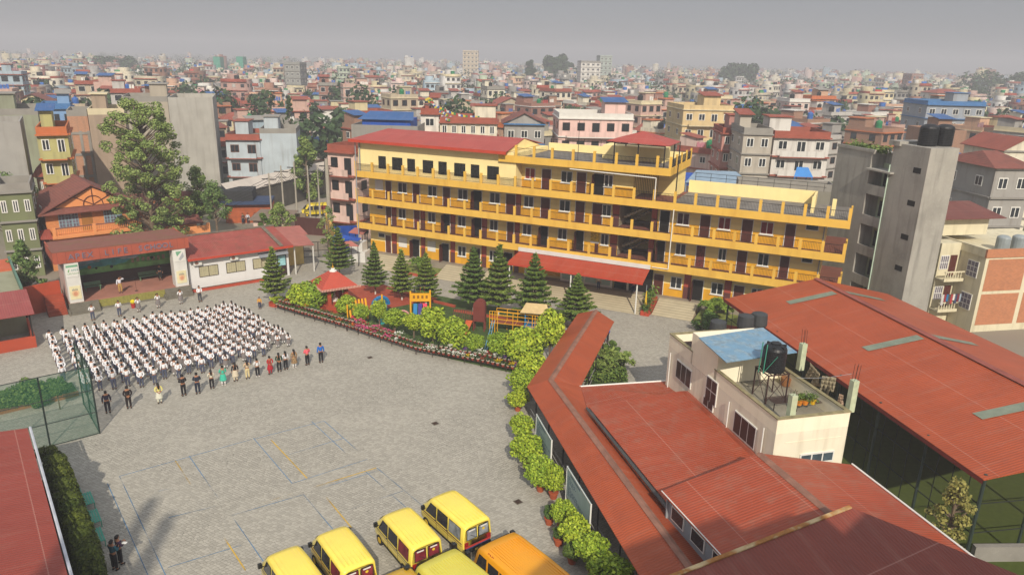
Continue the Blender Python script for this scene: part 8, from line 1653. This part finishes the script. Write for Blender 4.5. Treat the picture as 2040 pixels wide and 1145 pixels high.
# one object for the uncountable rest of the city
def cloud_city(S):
    V_, F_, CL = [], [], []; rg = random.Random(3)
    roofc = [lin(c) for c in ('#857d70', '#7a7268', '#8f5548', '#96604f', '#9a9184', '#7f4a40', '#a9a294')]
    def box(o, ux, uy, vx, vy, a, b_, c_, d_, z0, z1, cw, ct):
        i = len(V_)
        for z in (z0, z1):
            for (p, q) in ((a, c_), (b_, c_), (b_, d_), (a, d_)): V_.append((o[0] + ux * p + vx * q, o[1] + uy * p + vy * q, z))
        for q in ((0, 1, 5, 4), (1, 2, 6, 5), (2, 3, 7, 6), (3, 0, 4, 7)): F_.append([i + k for k in q]); CL.append(cw)
        F_.append([i + 4, i + 5, i + 6, i + 7]); CL.append(ct)
    for (xx, yy, D, n, h, w_, d_, c, az, px, py) in S:
        a = math.radians((az + 45) % 90 - 45); ux, uy = math.cos(a), math.sin(a); vx, vy = -uy, ux; o = (xx, yy); k = rg.uniform(.75, 1.15); l_ = lin(c[1]); g_ = sum(l_) / 3; cw = tuple((v * .7 + g_ * .3) * k for v in l_); rcol = hsv(rg.choice(roofc), rg.uniform(.8, 1.2)); W2, D2 = w_ / 2, d_ / 2
        if D > 700: W2 *= 1.15; D2 *= 1.15
        box(o, ux, uy, vx, vy, -W2, W2, -D2, D2, 0, h, cw, rcol)
        tm = hsv(lin(rg.choice(['#974a3a', '#a0543f', '#c9bd9c', '#8c8880', '#cfccc4', '#974a3a'])), rg.uniform(.8, 1.1))
        if D < 620:
            for f in range(1, n + 1): z = h - (n - f) * h / n; box(o, ux, uy, vx, vy, -W2 - .25, W2 + .25, -D2 - .5, -D2 - .01, z - .2, z + .02, tm, tm)
            for f in range(max(0, n - 3), n):
                z = h - (n - f) * h / n
                for j in range(3): u = -W2 + w_ * (j + .5) / 3; dk = (.03, .03, .035) if rg.random() < .8 else (.4, .38, .35); box(o, ux, uy, vx, vy, u - .6, u + .6, -D2 - .06, -D2, z + .95, z + 2.1, dk, dk)
                sd = -1 if xx > 0 else 1
                for j in range(2): v = -D2 + d_ * (j + .5) / 2; e0, e1 = sorted((sd * W2, sd * (W2 + .06))); box(o, ux, uy, vx, vy, e0, e1, v - .6, v + .6, z + .95, z + 2.1, (.03, .03, .035), (.03, .03, .035))
        if rg.random() < .7: u = rg.uniform(-W2 + .2, W2 - 3.2); r2 = hsv(rg.choice(roofc), 1.1) if rg.random() < .6 else cw; box(o, ux, uy, vx, vy, u, u + 3, 0, D2 - .2, h, h + 2.4, cw, r2)
        if rg.random() < .75: u, v = rg.uniform(-W2, W2 - 1.4), rg.uniform(-D2, 0); q = lin(rg.choice(['#1d1e20', '#1d1e20', '#1f7a4c', '#2f62a8', '#cfccc4'])); box(o, ux, uy, vx, vy, u, u + 1.3, v, v + 1.3, h + .6, h + 2.0, q, q)
        if D < 700 and rg.random() < .5: u, v = rg.uniform(-W2, W2 - 2), rg.uniform(-D2, D2 - 2); q = lin(rg.choice(['#b7423a', '#3468b0', '#d9d6cc', '#4f8f5c', '#c98a3a', '#d9d6cc', '#7a2f4a'])); box(o, ux, uy, vx, vy, u, u + rg.uniform(1, 3), v, v + .2, h + .4, h + 1.5, q, q)
        for (p0, p1, q0, q1) in ((-W2, W2, -D2, -D2 + .2), (-W2, -W2 + .2, -D2 + .2, D2), (W2 - .2, W2, -D2 + .2, D2)): box(o, ux, uy, vx, vy, p0, p1, q0, q1, h, h + .8, cw if rg.random() < .7 else tm, tm)
    nF = len(F_); me = bpy.data.meshes.new('distant_houses'); me.vertices.add(len(V_)); me.vertices.foreach_set('co', np.array(V_, 'f').ravel()); me.loops.add(nF * 4); me.loops.foreach_set('vertex_index', np.array(F_, 'i').ravel()); me.polygons.add(nF); me.polygons.foreach_set('loop_start', np.arange(0, nF * 4, 4, dtype='i')); me.update(calc_edges=True)
    at = me.color_attributes.new('paint', 'FLOAT_COLOR', 'CORNER'); cc = np.ones((nF, 4), 'f'); cc[:, :3] = np.array(CL); at.data.foreach_set('color', np.repeat(cc, 4, 0).ravel())
    m = M('distant_paint', '#888888', .9, .1, .3); t = m.node_tree; va = t.nodes.new('ShaderNodeVertexColor'); va.layer_name = 'paint'; mm = t.nodes.new('ShaderNodeMix'); mm.data_type = 'RGBA'; mm.blend_type = 'MULTIPLY'; mm.inputs[0].default_value = 1
    n = t.nodes.new('ShaderNodeTexNoise'); n.inputs['Scale'].default_value = .35; n.inputs['Detail'].default_value = 6; tcn = t.nodes.new('ShaderNodeTexCoord'); t.links.new(tcn.outputs['Object'], n.inputs[0]); r_ = t.nodes.new('ShaderNodeValToRGB'); r_.color_ramp.elements[0].position = .3; r_.color_ramp.elements[1].position = .7; r_.color_ramp.elements[0].color = (.7, .7, .7, 1); r_.color_ramp.elements[1].color = (1.1, 1.08, 1.05, 1); t.links.new(n.outputs[0], r_.inputs[0])
    t.links.new(va.outputs[0], mm.inputs[6]); t.links.new(r_.outputs[0], mm.inputs[7]); t.links.new(mm.outputs[2], t.nodes['Principled BSDF'].inputs['Base Color']); me.materials.append(m)
    o = bpy.data.objects.new('distant_houses', me); COL.objects.link(o); tag(o, 'dense mass of small houses of the city reaching to the hazy skyline', 'houses', None, 'stuff'); return o
cloud_city(FAR)
# trees scattered in the city: one mass, and the dark groves on the skyline
rg = np.random.default_rng(31); CN, NN = [], []
for k in range(900):
    y = rg.uniform(112, 1500); x = rg.uniform(-.76, .78) * y; px, py = proj((x, y, 8))
    if py > occ(max(0, min(2040, px))) + 6 or blocked(x, y, 2): continue
    R_ = rg.uniform(1.8, 4) * (1 + y / 900); n = int(300 if y < 300 else 120); d = rg.normal(size=(n, 3)); d /= np.linalg.norm(d, axis=1)[:, None]; CN.append(d * R_ * rg.uniform(.6, 1.1, (n, 1)) * (1, 1, 1.1) + (x, y, rg.uniform(5, 9) + R_ * .5)); NN.append(d)
o = bpy.data.objects.new('city_trees', leaf_mesh('city_trees', np.concatenate(CN), np.concatenate(NN), 1.0, DARKF, rg)); COL.objects.link(o); tag(o, 'dark green trees scattered between the houses of the city', 'trees', None, 'stuff')
for i, (x0, x1, yt, D, l) in enumerate(((1050, 1066, 116, 560, 'small dark tree clump left of the big skyline grove'), (1084, 1128, 108, 580, 'big dark tree grove rising over the skyline left of the white high rise'), (1128, 1160, 122, 600, 'low dark trees between the grove and the white high rise'), (1440, 1500, 128, 640, 'hazy trees on the right skyline'), (1930, 2040, 148, 600, 'hazy tree belt at the far right skyline'), (205, 260, 115, 640, 'hazy trees on the left skyline'))):
    p = AT((x0 + x1) / 2, yt, D); w_ = (x1 - x0) / FPX * D / 2; B = [(p.x + rg.uniform(-1, 1) * w_, p.y + rg.uniform(-.5, .5) * w_, p.z * rg.uniform(.45, .92), w_ * rg.uniform(.25, .45), 1.0) for k in range(16)]; B = [(a, c, min(z, p.z - r_ * .8), r_, q) for a, c, z, r_, q in B]; pp, dd = blob_cloud(3500, B, rg)
    t = thing('tree_grove', l, 'trees', (p.x, p.y, 0)); b = MB()
    for (a, c, z, r_, q) in B[:8]: b.tube((a, c, 0), (a, c, z), .4, .2, 5)
    b.build('trunks', [BARK], t); o = bpy.data.objects.new('crown', leaf_mesh('crown', pp - np.array((p.x, p.y, 0)), dd, 1.6, DARKF, rg)); COL.objects.link(o); o.parent = t
# ================================================================ HAZE
b = MB(); b.box(-1750, 1750, -80, 2400, -1.6, 62); hz = b.build('haze', []); hz.data.materials.clear(); m = bpy.data.materials.new('haze_air'); m.use_nodes = True; nt = m.node_tree; nt.nodes.clear(); out = nt.nodes.new('ShaderNodeOutputMaterial'); pv = nt.nodes.new('ShaderNodeVolumePrincipled'); pv.inputs['Color'].default_value = (.84, .84, .87, 1); pv.inputs['Density'].default_value = HAZE; pv.inputs['Anisotropy'].default_value = .0
nt.links.new(pv.outputs[0], out.inputs['Volume']); hz.data.materials.append(m); tag(hz, 'pale grey smog lying over the city', 'haze', None, 'stuff')
